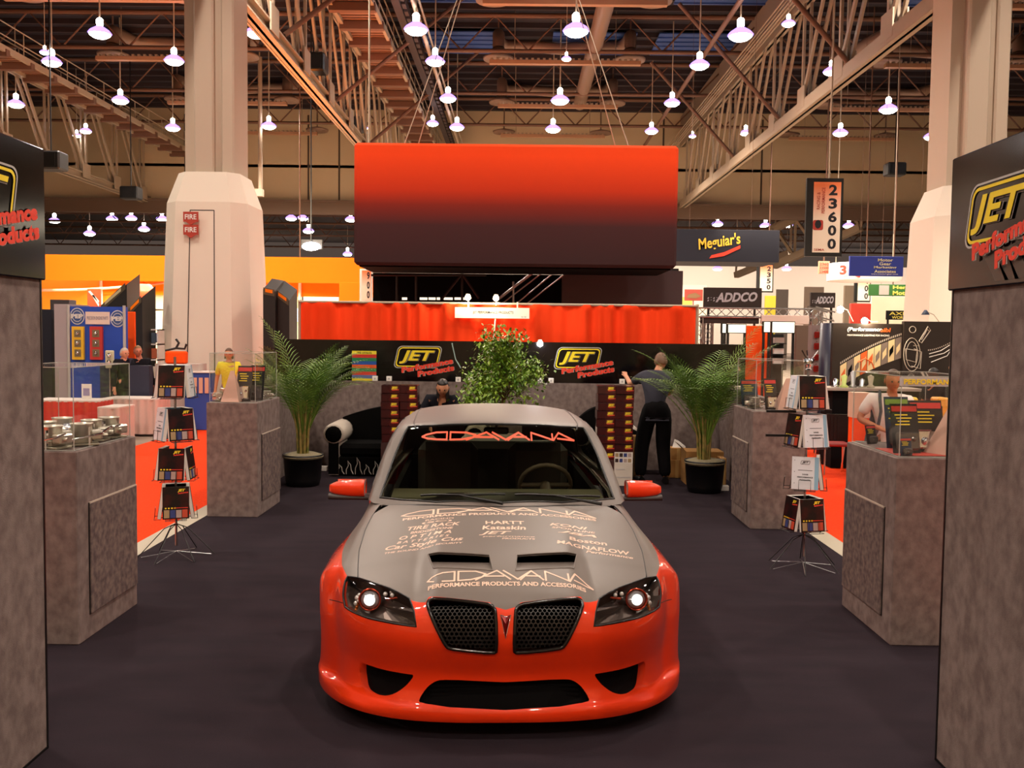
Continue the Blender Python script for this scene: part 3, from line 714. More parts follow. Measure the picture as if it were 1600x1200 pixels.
HT = [('RACING', -.45, -.28, .99, 1.01, 0), ('(SC)', -.47, -.29, .945, .975, 0), ('TIRE RACK', -.55, -.24, .88, .93, .25), ('BRIDGESTONE', -.53, -.28, .83, .86, .2), ('O P T I M A', -.59, -.29, .765, .81, .3), ('B A T T E R I E S', -.60, -.30, .715, .745, .3),
      ('Car Style Cus', -.66, -.22, .635, .70, .3), ('THE SOUND AND SECURITY', -.66, -.22, .605, .625, .2),
      ('HARTT', -.09, .14, .885, .935, 0), ('Kataskin', -.11, .145, .80, .86, .1), ('JET', -.13, .06, .715, .775, .35), ('performance', -.11, .19, .685, .705, .2), ('PRODUCTS', .0, .19, .655, .675, .2),
      ('KONI', .29, .52, .885, .925, .3), ('SPORTLINE', .30, .56, .845, .87, .2), ('JBA', .33, .56, .78, .825, .35), ('Boston', .39, .61, .70, .75, .1), ('MAGNAFLOW', .31, .73, .615, .665, .15), ('Performance', .47, .74, .575, .605, .3)]
for t, x0, x1, s0, s1, sh in HT: hood_text(mb, t, x0, x1, s0, s1, .02, sh)
mb = MB(); k = 0; stroke_word(mb, (-.52, 1.318, 0), (1, 0, 0), (0, 1, 0), 1.06, .048, .011)
V = np.array(mb.v); P0 = np.stack([V[:, 0], 1.24 + .3 * (V[:, 0] / .79) ** 2 + (V[:, 1] - .985) * 1.5, V[:, 1] + .02 - .03 * (V[:, 0] / .6) ** 2], 1)
P0 = snap(cab_h, P0); P0 = P0 + grad(cab_h, P0) * .003; mb.v = [tuple(p) for p in P0]
mb.build('windshield_lettering', HOODRED, ws_o)

# ================================================================ the hall: header wall, far walls, roof
HDR = 65.0
b = MB(); b.box((-70, HDR, 10.6), (80, HDR + .6, 19)); 
wallm = mat('beige_header_wall', '#c4ad8c', .9)
b.build('wall_header', wallm, kind='structure')
b = MB(); b.box((-70, HDR - .5, 10.15), (80, HDR, 11.0)); b.box((-70, HDR - .62, 10.95), (80, HDR, 11.12)); b.build('trim_3', mat('brown_beam', '#6a5444', .8), kind='structure')
b = MB()
for px in (482, 530, 1189, 1035, 620, 290): b.box((X_(px, HDR, 300) - .06, HDR - .03, 11.1), (X_(px, HDR, 300) + .06, HDR, 17)) 
b.build('trim_4', mat('wall_joint', '#4a3c30', .9), kind='structure')
b = MB(); b.box((-70, 118, 0), (80, 118.5, 11)); b.build('wall_far', mat('far_wall_white', '#d9c8b8', .9), kind='structure')
roofm = mat('dark_roof_deck', '#2c2225', .9, noise=(1.2, '#1d1a26', .35, .65, (.15, 3, 1)))
b = MB(); b.box((-70, -12, 17.4), (80, HDR, 17.6)); b.build('ceiling', roofm, kind='structure')
b = MB(); b.box((-70, HDR, 13.4), (80, 119, 13.6)); b.build('ceiling', mat('dark_far_roof', '#241b1d', .9), kind='structure')
b = MB(); b.box((-70.3, -12, 0), (-70, 119, 17.6)); b.build('wall_left', wallm, kind='structure')
b = MB(); b.box((80, -12, 0), (80.3, 119, 17.6)); b.build('wall_right', wallm, kind='structure')
b = MB(); b.box((-70, -12.3, 0), (80, -12, 17.6)); b.build('wall_near', wallm, kind='structure')

steel = mat('beige_painted_steel', '#a3907a', .6)
brown = mat('brown_painted_steel', '#6b4a38', .7)
# roof deck ribs, skylight-blue bays and cross joists
b = MB()
for y in np.arange(22, 64, 1.3): b.box((-60, y, 17.15), (70, y + .12, 17.4))
b.build('ceiling', mat('deck_rib', '#33272a', .8), kind='structure')
bluem = mat('night_blue_skylight', '#34508c', .4)
n_ = 0
for x in (-24.5, -5.2, 1.5, 6.8, 17, 24):
    for y in (31.5, 39.5, 47.2):
        if y < 44 or -8 < x < 12:
            b = MB(); b.box((x, y, 17.08), (x + 4.2, y + 3.6, 17.14))
            for k in range(5): b.box((x, y + .5 + k * .7, 17.02), (x + 4.2, y + .58 + k * .7, 17.08))
            tag(b.build('skylight', bluem, kind='structure'))
def joist(Y, x0, x1, z0, z1, name, lab):
    b = MB(); b.tube([(x0, Y, z0), (x1, Y, z0)], .10, 6); b.tube([(x0, Y, z1), (x1, Y, z1)], .12, 6)
    n = int((x1 - x0) / 3.1); 
    for i in range(n):
        a = x0 + (x1 - x0) * i / n; c = x0 + (x1 - x0) * (i + 1) / n
        b.tube([(a, Y, z0), ((a + c) / 2, Y, z1), (c, Y, z0)], .05, 5)
    o = b.build(name, brown); recenter(o, ((x0 + x1) / 2, Y, z1)); return o
for i, Y in enumerate((29, 37, 44.8, 52.6, 60.4)):
    tag(joist(Y, -60, 70, EYE + 13.4, 17.1, 'roof_joist', 0), 'brown open-web roof joist spanning the hall, %s from the header wall' % ORD[4 - i], 'joist', 'roof joists')

# ---------------------------------------------------------------- long roof trusses running away from the viewer
def truss(X, y0, y1, zb, zt, label, near=None):
    t = thing('roof_truss', (X, (y0 + y1) / 2, zb), label, 'truss', 0, 'long roof trusses')
    cx, cy = X, (y0 + y1) / 2
    def L(p): return (p[0] - cx, p[1] - cy, p[2] - zb)
    for nm, z, w, h in (('bottom_chord', zb + .22, .42, .44), ('top_chord', zt, .36, .36)):
        b = MB(); b.box(L((X - w / 2, y0, z - h / 2)), L((X + w / 2, y1, z - h / 2 + .06))); b.box(L((X - w / 2, y0, z + h / 2 - .06)), L((X + w / 2, y1, z + h / 2))); b.box(L((X - .05, y0, z - h / 2)), L((X + .05, y1, z + h / 2)))
        b.box(L((X - w / 2 - .02, y0, z - h / 2 - .03)), L((X - w / 2 + .05, y1, z + h / 2 - .05))); b.build(nm, steel, t)
    ys = list(np.arange(y0 + 2, y1, 4.25))
    for i, y in enumerate(ys):
        b = MB()
        for dx in (-.13, .13):
            b.beam(L((X + dx, y, zb + .3)), L((X + dx, y, zt)), .09, .16)
        b.build('web_post', steel, t)
        if y - 2.9 > y0:
            b = MB()
            for dx in (-.15, .15): b.beam(L((X + dx, y, zb + .35)), L((X + dx, y - 2.9, zt)), .09, .20)
            b.build('web_diagonal', steel, t)
        b = MB(); b.box(L((X - .24, y - .55, zb + .12)), L((X - .19, y + .35, zb + .95))); b.box(L((X + .19, y - .55, zb + .12)), L((X + .24, y + .35, zb + .95))); b.build('gusset_plate', steel, t)
    return t
ZB = EYE + 8.8; ZT = EYE + 13.2
truss(11.1, 18, 65, ZB, ZT, 'beige riveted roof truss running back above the right-hand column')
truss(-7.7, 18, 65, ZB, ZT, 'beige roof truss passing behind the left-hand column, beside the catwalk')
truss(-26.0, 28, 65, ZB, ZT, 'roof truss at far left, nearest the orange canopy')
# deep girder web over the right truss
b = MB(); b.box((10.9, 18, ZT + .2), (11.2, 65, 17.1)); b.box((10.7, 18, ZT + .2), (11.4, 65, ZT + .28)); tag(recenter(b.build('roof_girder', mat('girder_beige', '#8a7767', .8)), (11.05, 40, 17)), 'long solid beige girder above the right-hand roof truss', 'girder')
b = MB(); b.box((-7.9, 18, ZT + .2), (-7.6, 65, 17.1)); tag(recenter(b.build('roof_girder', brown), (-7.75, 40, 17)), 'long solid brown girder above the truss beside the catwalk', 'girder')
for k in range(2):   # conduits
    b = MB()
    for j in range(3): b.tube([(10.2 - .14 * j, 20, EYE + 12.5 + k * .35), (10.2 - .14 * j, 64, EYE + 12.5 + k * .35)], .035, 5)
    tag(recenter(b.build('conduit_bundle', steel), (10, 42, EYE + 12.5)), ['lower', 'upper'][k] + ' bundle of three thin conduits along the right-hand truss', 'conduit')
# sway braces
def brace(p, q, lab):
    b = MB(); b.tube([p, q], .09, 6); tag(recenter(b.build('sway_brace', brown), p), lab, 'brace', 'sway braces')
for i, y in enumerate((32, 40.3, 48.8)):
    brace((11.0, y, ZB + .5), (6.6, y, ZT + .9), 'brown diagonal brace on the left of the right-hand truss, %s from the front' % ORD[i])
    brace((-7.6, y - 2, ZB + .6), (-2.4, y + 1.0, ZT + 1.6), 'brown diagonal brace crossing under the catwalk, %s from the front' % ORD[i])
# catwalk
def catwalk(x0, x1, y0, y1, z, lab):
    t = thing('catwalk', ((x0 + x1) / 2, (y0 + y1) / 2, z), lab, 'catwalk'); cx, cy = (x0 + x1) / 2, (y0 + y1) / 2
    b = MB()
    y = y0
    while y < y1:
        b.box((x0 - cx, y - cy, 0), (x1 - cx, y - cy + .16, .06)); y += .30
    b.build('deck', mat('catwalk_deck', '#8a6450', .6), t)
    y = y0
    while y < y1: b = MB(); b.box((x0 - cx - .1, y - cy, -.32), (x1 - cx + .1, y - cy + .3, -.02)); b.build('deck_bearer', brown, t); y += 2.05
    for sx in (x0, x1):
        b = MB(); b.box((sx - cx - .06, y0 - cy, -.15), (sx - cx + .06, y1 - cy, .12)); b.build('edge_beam', steel, t)
        b = MB()
        for h in (.55, 1.1): b.tube([(sx - cx, y0 - cy, h), (sx - cx, y1 - cy, h)], .03, 5)
        yy = y0
        while yy < y1: b.tube([(sx - cx, yy - cy, 0), (sx - cx, yy - cy, 1.1)], .025, 5); yy += 2
        b.build('guard_rail', steel, t)
    return t
catwalk(-7.0, -5.5, 20, 64, EYE + 12, 'long suspended catwalk with slatted deck, beside the truss behind the left-hand column')
catwalk(-23.6, -22.3, 24, 64, EYE + 12, 'suspended walkway with rails in the upper left corner')
b = MB(); b.box((-4.9, 20, EYE + 12.2), (-4.6, 64, EYE + 12.9))
for y in np.arange(20, 64, .8): b.box((-4.55, y, EYE + 12.2), (-4.4, y + .5, EYE + 12.5))
tag(recenter(b.build('cable_tray', mat('tray_dark', '#30221e', .8)), (-4.7, 42, EYE + 12)), 'dark cable tray hung just right of the long catwalk', 'cable tray')
b = MB(); b.tube([(-4.05, 20, EYE + 12.1), (-4.05, 64, EYE + 12.1)], .09, 6); b.tube([(-3.9, 20, EYE + 12.35), (-3.9, 64, EYE + 12.35)], .05, 6)
tag(recenter(b.build('rail_pipe', steel), (-4, 42, EYE + 12)), 'pair of steel pipes carrying the lamps right of the cable tray', 'pipe')
b = MB(); b.tube([(8.0, 26, EYE + 12.4), (8.0, 64, EYE + 12.4)], .11, 6)
tag(recenter(b.build('rail_pipe', brown), (8.0, 42, EYE + 12)), 'brown pipe carrying the lamp row left of the right-hand truss', 'pipe')
# linear bars, round diffusers and ducts in each bay
tube_m = mat('bar_tan', '#a87c5c', .6); ductm = mat('duct_tan', '#8a6e5c', .5, .2)
names = {2.0: 'centre', -16.8: 'left', 20.8: 'right'}
for X in (2.0, -16.8, 20.8):
    for i, Y in enumerate((37, 45, 53.5, 61.4)):
        ls = 7.2 if Y < 50 else 6.8; z = EYE + 13
        t = thing('linear_bar', (X, Y, z), '%s perforated bar below the roof in the %s bay' % (['nearest', 'second', 'third', 'farthest'][i], names[X]), 'bar', 0, 'perforated bars')
        b = MB(); b.box((-ls / 2, -.14, -.16), (ls / 2, .14, .02)); b.build('bar_body', tube_m, t)
        b = MB()
        for k in range(26): xx = -ls / 2 + (k + .5) * ls / 26; b.box((xx - .08, -.1, .02), (xx + .04, .1, .12))
        b.box((-ls / 2, -.02, .015), (ls / 2, .02, .05)); b.build('bar_louvre', steel, t)
        for hx in (-2.4, 2.4): b = MB(); b.tube([(hx, 0, 0), (hx, 0, 17.42 - z)], .02, 4); b.build('hanger', steel, t)
        for s_, sx in (('left', -3.2), ('right', 3.2)):
            t = thing('round_diffuser', (X + sx, Y + .9, z + .45), 'round brown air diffuser at the %s end of the %s bar in the %s bay' % (s_, ['nearest', 'second', 'third', 'farthest'][i], names[X]), 'diffuser', 0, 'round air diffusers')
            b = MB(); b.lathe([(.15, 0), (.35, -.10), (.38, -.05), (.5, -.16), (.55, -.08), (.72, -.16), (.75, -.05), (.3, .15), (.3, .40), (.04, .40), (.04, 17.42 - z - .45)] if i < 3 else [(.15, 0), (.35, -.10), (.38, -.05), (.5, -.16), (.55, -.08), (.72, -.16), (.75, -.05), (.04, .15), (.04, 17.42 - z - .45)], n=20); b.build('diffuser_cone', ductm, t)
        if i < 3:
            b = MB()
            y2 = Y + 3.4
            b.tube([(X - 3.2, Y + .9, z + .9), (X - 3.2, Y + .9, z + 1.5), (X - 3.2, y2 - .8, z + 1.7), (X - 2.9, y2, z + 1.75), (X - 1.5, y2 + .1, z + 1.75), (X, y2, z + 1.6), (X + 1.5, y2 + .1, z + 1.75), (X + 2.9, y2, z + 1.75), (X + 3.2, y2 - .8, z + 1.7), (X + 3.2, Y + .9, z + 1.5), (X + 3.2, Y + .9, z + .9)], .3, 10)
            tag(recenter(b.build('air_duct', ductm), (X, Y + 2, z + 1.5)), 'round looping air duct above the %s bar in the %s bay' % (['nearest', 'second', 'third'][i], names[X]), 'duct', 'looping air ducts')
b = MB(); b.tube([(3.4, 30, EYE + 13.7), (3.4, 56, EYE + 13.7)], .38, 12); tag(recenter(b.build('air_duct', ductm), (3.4, 43, EYE + 13.7)), 'straight tan duct running back through the centre bay', 'duct')
b = MB(); b.tube([(14.2, 43, EYE + 12.5), (15.9, 39.5, EYE + 13), (16.7, 32, EYE + 13.2)], .34, 12); tag(recenter(b.build('air_duct', ductm), (18, 40, EYE + 13)), 'bent tan duct left of the right-hand column', 'duct')
b = MB(); b.tube([(-14.5, 33, EYE + 13.5), (-11.5, 33.2, EYE + 13.7), (-8.6, 30, EYE + 13)], .36, 12); tag(recenter(b.build('air_duct', ductm), (-12, 33, EYE + 13)), 'bent tan duct left of the left-hand column', 'duct')
for i, (px, Y) in enumerate(((490, 36), (555, 47), (80, 36), (205, 52), (1398, 52), (1392 + 90, 60))):
    p = at(px, [100, 195, 252, 302, 265, 300][i], Y); b = MB(); b.box((p.x - .5, Y - .4, p.z - .35), (p.x + .5, Y + .4, p.z + .35), bev=.06); b.box((p.x - .35, Y - .43, p.z - .25), (p.x + .35, Y - .4, p.z + .25)); b.tube([(p.x, Y, p.z), (p.x, Y, 17.42)], .03, 5)
    tag(recenter(b.build('speaker_box', M['black']), tuple(p)), 'black box speaker on the roof steel, %s' % ['near the top of the catwalk truss', 'at the foot of the catwalk truss', 'at far left above the dark tower', 'left of the left-hand column cover', 'left of the right-hand column', 'behind the right-hand column'][i], 'speaker', 'speakers on the roof steel')
p = at(404, 300, 52); b = MB(); b.box((p.x - .25, 51.8, p.z - .25), (p.x + .25, 52.2, p.z + .15)); b.tube([(p.x + .1, 52, p.z), (p.x + .1, 52, 17.42)], .12, 6); tag(recenter(b.build('drop_pole', steel), tuple(p)), 'white drop pole with a small black box right of the left-hand column', 'pole')

# ---------------------------------------------------------------- high-bay lamps
bulb = glow('lamp_white', (1.0, .93, .86), 22); halo = glow('violet_halo_glow', (.42, .26, 1.0), 2.2)  # reflector and neck glow as well, imitating glare and a violet halo
def highbay(loc, s=1., label='', group='high-bay lamps'):
    t = thing('high_bay_lamp', loc, label, 'lamp', 0, group)
    b = MB(); b.lathe([(.001, -.17 * s), (.24 * s, -.15 * s), (.36 * s, -.07 * s), (.38 * s, 0)], n=16); b.build('lens', bulb, t)
    b = MB(); b.lathe([(.38 * s, -.04 * s), (.42 * s, .0), (.34 * s, .10 * s), (.13 * s, .24 * s)], n=16); b.build('reflector', halo, t)
    b = MB(); b.lathe([(.09 * s, .24 * s), (.12 * s, .32 * s), (.12 * s, .48 * s), (.07 * s, .54 * s), (.001, .54 * s)], n=12); b.build('bulb_neck', bulb, t)
    b = MB(); b.tube([(0, 0, 0), (0, 0, 1.0)], .03, 5); b.build('stem', M['galv'], t)
    return t
hb0 = None
lamps = [(156, 52, 'nearest of the lamps left of the left-hand column', 1.05), (81, 97, 'upper lamp in the far left corner', 1), (25, 163, 'lamp at the left edge above the dark tower', 1), (188, 157, 'lamp above the left walkway, left of the column', 1),
         (272, 95, 'lamp just left of the left-hand column near the top', 1), (270, 200, 'lower lamp just left of the left-hand column', 1), (134, 205, 'small lamp seen through the far left truss', .8), (400, 52, 'lamp just right of the left-hand column near the top', 1), (420, 197, 'lamp on the drop pole right of the left-hand column', 1), (567, 200, 'small lamp at the foot of the catwalk truss', .7),
         (650, 46, 'first lamp in the row right of the catwalk', 1.1), (680, 96, 'second lamp in the row right of the catwalk', 1), (700, 154, 'third lamp in the row right of the catwalk', 1), (714, 199, 'fourth lamp in the row right of the catwalk', 1), (676, 193, 'bluish lamp at the end of the catwalk', .8),
         (900, 48, 'nearest lamp of the centre row', 1.2), (885, 92, 'small second lamp of the centre row', .5), (875, 157, 'third lamp of the centre row', 1.1), (864, 202, 'farthest lamp of the centre row', 1.05), (1093, 102, 'large lamp left of the right-hand truss', 1), (1050, 161, 'middle lamp left of the right-hand truss', .95), (1018, 205, 'lowest lamp left of the right-hand truss', .9),
         (1157, 55, 'bright lamp at the top beside the right-hand truss', 1.15), (1232, 37, 'small lamp seen between the truss diagonals', .6), (1299, 112, 'lamp on the bottom chord of the right-hand truss', .85), (1165, 208, 'lower lamp on the bottom chord of the right-hand truss', .8), (1313, 208, 'lamp above the tall 23600 sign', 1), (1388, 171, 'lamp left of the right-hand column, in front of a bar', 1.1), (1455, 214, 'lamp partly behind the right-hand column', 1), (1556, 180, 'lamp right of the right-hand column', 1.05),
         (400 - 280, 212, 'faint lamp behind the far left truss', .6), (70, 82, 'small lamp beside the upper left corner lamp', .5), (1082, 213, 'tiny lamp between the box sign and the truss', .5), (461, 112, 'tiny lamp on the chord of the catwalk truss', .5), (455 + 0, 341 - 0, None, 0)]
for px, py, lab, s in lamps:
    if not s: continue
    Y = 11.5 * FPX / (523 + (px - 800) * .012 - py); Y = min(Y, 63)
    p = at(px, py, Y); lb = 'glowing ' + lab
    if hb0 is None: hb0 = highbay(tuple(p), 1, lb)
    else: q = dup(hb0, tuple(p), label=lb); q.scale = (s, s, s)
hb0.scale = (1.05,) * 3
for k, (x, y) in enumerate(SPOTS):
    dup(hb0, (x, y, LAMP_Z), label='high-bay lamp over the booth area outside the frame, %s from the left wall, %s row' % (ORD[k // 5], ORD[k % 5]))
far = [(85, 345, 'above the orange canopy at far left'), (140, 365, 'low above the orange canopy, second from the left'), (175, 342, 'high above the orange canopy, third from the left'), (225, 358, 'low above the orange canopy, nearest the column cover'), (205, 341, 'small, above the orange canopy'), (253, 342, 'small, close left of the column cover'), (267, 343, 'touching the column cover in view'), (455, 341, 'right of the left-hand column, highest'), (473, 341, 'right of the left-hand column, beside the highest'), (482, 361, 'above the bright spotlight'),
       (548, 343, 'left of the big box sign, upper'), (543, 397, 'left of the big box sign, lower'), (1121, 350, 'above the dark car-care banner, left'), (1196, 353, 'above the dark car-care banner, middle'), (1230, 352, 'between the dark banner and the 23600 sign'), (1121, 420, 'below the dark car-care banner'), (1229, 420, 'between the two number signs'), (1326, 353, 'right of the 23600 sign')]
for px, py, lab in far:
    Y = 84 if py < 370 else 100; p = at(px, py, Y); q = dup(hb0, tuple(p), label='small far-hall lamp ' + lab, group='far-hall lamps'); q.scale = (1.25,) * 3
for o in [o for o in COL.objects if o.name.startswith('high_bay_lamp')]:
    for c in o.children:
        if c.name.startswith('stem'): c.scale = (1, 1, ((17.42 if o.location.y < 65 else 13.42) - o.location.z) / o.scale[0])
# far hall roof trusses
for i, Y in enumerate((72, 80, 90, 102)):
    o = joist(Y, -60, 70, 11.3 - .0 * i, 13.2, 'roof_joist', 0); tag(o, 'dim open-web joist in the far hall, %s behind the header wall' % ORD[i], 'joist', 'far hall joists')
for i, (px0, py0, Y0, px1, py1, Y1) in enumerate(((1040 + 170, 415, 68, 1345, 355, 62), (1150, 430, 80, 1235, 395, 74))):
    a = at(px0, py0, Y0 + 4); c = at(px1, py1, Y1 + 4); b = MB(); b.beam(a, c, .5, .5); d = Vector((0, 0, 2.8)); b.beam(a + d, c + d, .4, .4)
    for k in range(5):
        u = a.lerp(c, k / 4); b.beam(u, u + d, .15, .2)
        if k in (0, 4): b.tube([u + d, (u.x, u.y, 13.42)], .05, 5)
        if k < 4: b.beam(u + d, a.lerp(c, (k + 1) / 4), .15, .2)
    tag(recenter(b.build('far_truss', steel), tuple(a)), ['pale sloping truss passing behind the 23600 sign', 'smaller pale truss left of the 23600 sign'][i], 'truss')
# bright spotlight over the left stands
p = at(486, 385, 40); t = thing('spotlight', tuple(p), 'very bright spotlight above the orange canopy, left of the big box sign', 'spotlight')
b = MB(); b.ball((0, 0, 0), .26, 12, sc=(1.5, .6, .7)); b.build('bulb', glow('spot_white', (1, .95, .95), 60), t)
b = MB(); b.tube([(0, 0, .2), (0, 0, 17.4 - p.z)], .03, 5); b.box((-.45, .1, -.1), (.45, .3, .3)); b.build('mount', M['black'], t)

# ---------------------------------------------------------------- the two big columns with their fabric-white covers
def column(x, Y, w, ztop_cover, wt, wb, lab, tz=17.3):
    t = thing('column', (x, Y, 0), lab, 'column', 0, 'clad columns'); cm = mat('column_grey_beige', '#c2b09c', .8); wm = mat('cover_cream', '#ecdfce', .75)
    b = MB(); hw = w / 2
    b.box((-hw, -hw * .6, ztop_cover - .5), (-hw + .35, hw, tz)); b.box((-hw + .30, -hw, ztop_cover - .5), (hw * .25, hw * .9, tz), bev=.04); b.box((hw * .25, -hw * .75, ztop_cover - .5), (hw * .55, hw * .9, tz)); b.box((hw * .5, -hw * .9, ztop_cover - .5), (hw, hw, tz), bev=.04)
    b.build('shaft', cm, t)
    def sec(h, zz):
        c = h * .34; return [(-h + c, -h, zz), (h - c, -h, zz), (h, -h + c, zz), (h, h - c, zz), (h - c, h, zz), (-h + c, h, zz), (-h, h - c, zz), (-h, -h + c, zz)]
    b = MB(); rings = [sec(wb / 2, 0), sec(wt / 2, ztop_cover - .75), sec(w / 2 + .12, ztop_cover), sec(w / 2 - .05, ztop_cover + .01)]
    b.add([p for r in rings for p in r], [(i * 8 + k, i * 8 + (k + 1) % 8, (i + 1) * 8 + (k + 1) % 8, (i + 1) * 8 + k) for i in range(3) for k in range(8)]); cv = b.build('cover', wm, t)
    b = MB()
    for f in (-.30, .28):
        b.add([(wb / 2 * f - .012, -wb / 2 - .006, .3), (wb / 2 * f + .012, -wb / 2 - .006, .3), (wt / 2 * f + .012, -wt / 2 - .008, ztop_cover - .95), (wt / 2 * f - .012, -wt / 2 - .008, ztop_cover - .95)], [(0, 1, 2, 3)])
    b.add([(wt / 2 * -.30, -wt / 2 - .009, ztop_cover - .97), (wt / 2 * .28, -wt / 2 - .009, ztop_cover - .97), (wt / 2 * .28, -wt / 2 - .009, ztop_cover - .945), (wt / 2 * -.3, -wt / 2 - .009, ztop_cover - .945)], [(0, 1, 2, 3)])
    b.build('access_panel_joint', mat('joint_brown', '#4a4038', .9), cv); return t, cv  # plain dark brown joint lines
cl = at(338, 400, 23.4); t, cv = column(cl.x, 23.4, 1.26, Z_(338, 268, 22.6), 1.98, 2.35, 'square beige column with a tall faceted white cover, rising left of the booth')
b = MB(); y = -1.13
for z0 in (Z_(320, 340, 22.4), Z_(320, 360, 22.4)):
    b.box((-.42, y, z0 - .12), (-.06, y + .02, z0 + .12), 0); b.prism([(-.36, -.16), (-.12, -.16), (-.24, -.24)], (1, 0, 0), (0, 0, 1), (0, y, z0 + .04), (0, .02, 0), 0)
    b.text('FIRE', (-.38, y - .006, z0 - .06), (1, 0, 0), (0, 0, 1), .28, .12, 1, .02)
b.build('fire_sign', [mat('sign_red', '#b23a28', .6), M['white']], cv)
cr = at(1505, 400, 23.2); column(cr.x, 23.2, 1.34, Z_(1500, 288, 22.4), 2.1, 2.4, 'square beige column with a tall faceted white cover, beside the right dark tower')

# ================================================================ the booth: towers, counters, back wall
def jet_logo(b, o, ox, oy, w, mi=(0, 1, 2, 3), lift=(0, 0, 0), sh=.22):
    """framed three-letter word with a slanted two-line red tail; w = frame width; o = frame centre; slots: yellow, grey, red, black"""
    h = w * .50; o = Vector(o); n = Vector(ox).normalized().cross(Vector(oy).normalized()) * .0025; ox = Vector(ox).normalized(); oy = Vector(oy).normalized()
    r = h * .2
    b.ring(rrect(w, h, r, 5, sh), rrect(w * .968, h * .93, r * .9, 5, sh), ox, oy, o + n, mi[1])
    b.ring(rrect(w * .935, h * .87, r * .85, 5, sh), rrect(w * .885, h * .77, r * .7, 5, sh), ox, oy, o + n, mi[0])
    for k, (m_, dx, bd) in enumerate(((mi[1], .012, .05), (mi[3], .006, .045), (mi[0], 0, .03))):
        b.text('JET', o + n * (2 + k) + ox * w * (-.42 + dx) + oy * h * (-.30 - dx), ox, oy, w * .80, h * .60, m_, bd, .28)
    for k, (m_, d_, bd) in enumerate(((mi[1], .01, .07), (mi[2], 0, .055))):
        b.text('Performance', o + n * (5 + k) + ox * w * (-.36 + d_) + oy * h * (-.72 - d_), ox, oy, w * 1.18, h * .27, m_, bd, .1, radians(11))
        b.text('Products', o + n * (5 + k) + ox * w * (.0 + d_) + oy * h * (-.90 - d_), ox, oy, w * .84, h * .27, m_, bd, .1, radians(11))
LM = [M['yellow'], M['grey'], M['red'], M['black']]
GC = M['wallcarpet']
# towers flanking the view
for sg, x, y1, lab in ((-1, -2.285, 4.42, 'tall grey carpeted tower with a glossy black banner at the left edge'), (1, 2.055, 4.44, 'tall grey carpeted tower with a glossy black banner at the right edge')):
    t = thing('display_tower', (x + sg * .5, y1 - .8, 0), lab, 'tower', 0)
    ox, oy = x + sg * .5, y1 - .8
    b = MB(); b.box((x - ox, -.8, 0), (x + sg * 1.0 - ox, .8, 2.28)); b.build('tower_body', GC, t)
    b = MB(); b.box((x - ox - sg * .004, -.8, 0), (x - ox + sg * .006, .8, .012)); b.box((x - ox - sg * .004, .792, 0), (x - ox + sg * .01, .804, 2.28)); b.build('edge_strip', M['black'], t)
    b = MB(); b.box((x - ox - sg * .02, -.82, 2.28), (x + sg * 1.0 - ox, .815, 2.90), bev=.006); sgn = b.build('banner', M['glossblack'], t)
    if sg < 0:
        ux = (0, 1, 0); o = (x - ox + .022, 4.19 - .30 - oy, 2.63)
    else:
        ux = (0, -1, 0); o = (x - ox - .022, 4.28 - .29 - oy, 2.60)
    b = MB(); jet_logo(b, o, ux, (0, 0, 1), .56); b.build('logo', LM, sgn)
    b = MB()
    f = -sg
    for k in range(3): yy = .10 + k * .12; b.add([(x - ox - sg * .0215, yy - .0 - .04 * k, 2.30), (x - ox - sg * .0215, yy + .11 - .04 * k, 2.30), (x - ox - sg * .0215, yy + .20 - .02 * k, 2.44), (x - ox - sg * .0215, yy + .10 - .02 * k, 2.44)], [(0, 1, 2, 3)])
    if sg > 0: b.build('banner_artwork', mat('artwork_grey', '#38322f', .3), sgn)

# display counters with access doors and clear cases
def counter(x0, x1, y0, y1, inner, lab, caselab, caseh=.54, din=.06):
    cx, cy = (x0 + x1) / 2, (y0 + y1) / 2
    t = thing('display_counter', (cx, cy, 0), lab, 'counter', 0, 'carpeted display counters')
    hx, hy = (x1 - x0) / 2, (y1 - y0) / 2
    b = MB(); b.box((-hx, -hy, 0), (hx, hy, 1.262), bev=.006); b.build('counter_body', GC, t)
    sx = hx if inner > 0 else -hx
    b = MB(); a0 = -hy + .16; a1 = hy - .02
    b.box((sx - inner * .004, a0, .16), (sx + inner * .014, a1, .90), bev=.004); d = b.build('access_door', mat('door_carpet', '#7d6d66', .95, spec=.1, noise=(22, '#55494a', .32, .68)), t)
    b = MB(); b.box((sx, a0 - .008, .155), (sx + inner * .004, a0, .905)); b.box((sx, a0, .895), (sx + inner * .012, a1, .907), 1); b.build('door_edge', [M['black'], mat('edge_light', '#b8a898', .7)], d)
    # case
    c = thing('display_case', (cx, cy, 1.262), caselab, 'display case', 0, 'clear display cases'); ex, ey = hx - .03, hy - .03; T = .004
    b = MB()
    b.box((-ex, -ey, .002), (ex, -ey + T, caseh)); b.box((-ex, ey - T, .002), (ex, ey, caseh)); b.box((-ex, -ey, .002), (-ex + T, ey, caseh)); b.box((ex - T, -ey, .002), (ex, ey, caseh)); b.box((-ex, -ey, caseh - T), (ex, ey, caseh)); b.build('case_panel', M['acrylic'], c)
    b = MB(); e = .0045
    for ax in (-ex, ex):
        for ay in (-ey, ey): b.box((ax - e / 2, ay - e / 2, .002), (ax + e / 2, ay + e / 2, caseh))
    for z in (.004, caseh):
        for ay in (-ey, ey): b.box((-ex, ay - e / 2, z - e / 2), (ex, ay + e / 2, z + e / 2))
        for ax in (-ex, ex): b.box((ax - e / 2, -ey, z - e / 2), (ax + e / 2, ey, z + e / 2))
    b.build('case_edge', M['acedge'], c); return c
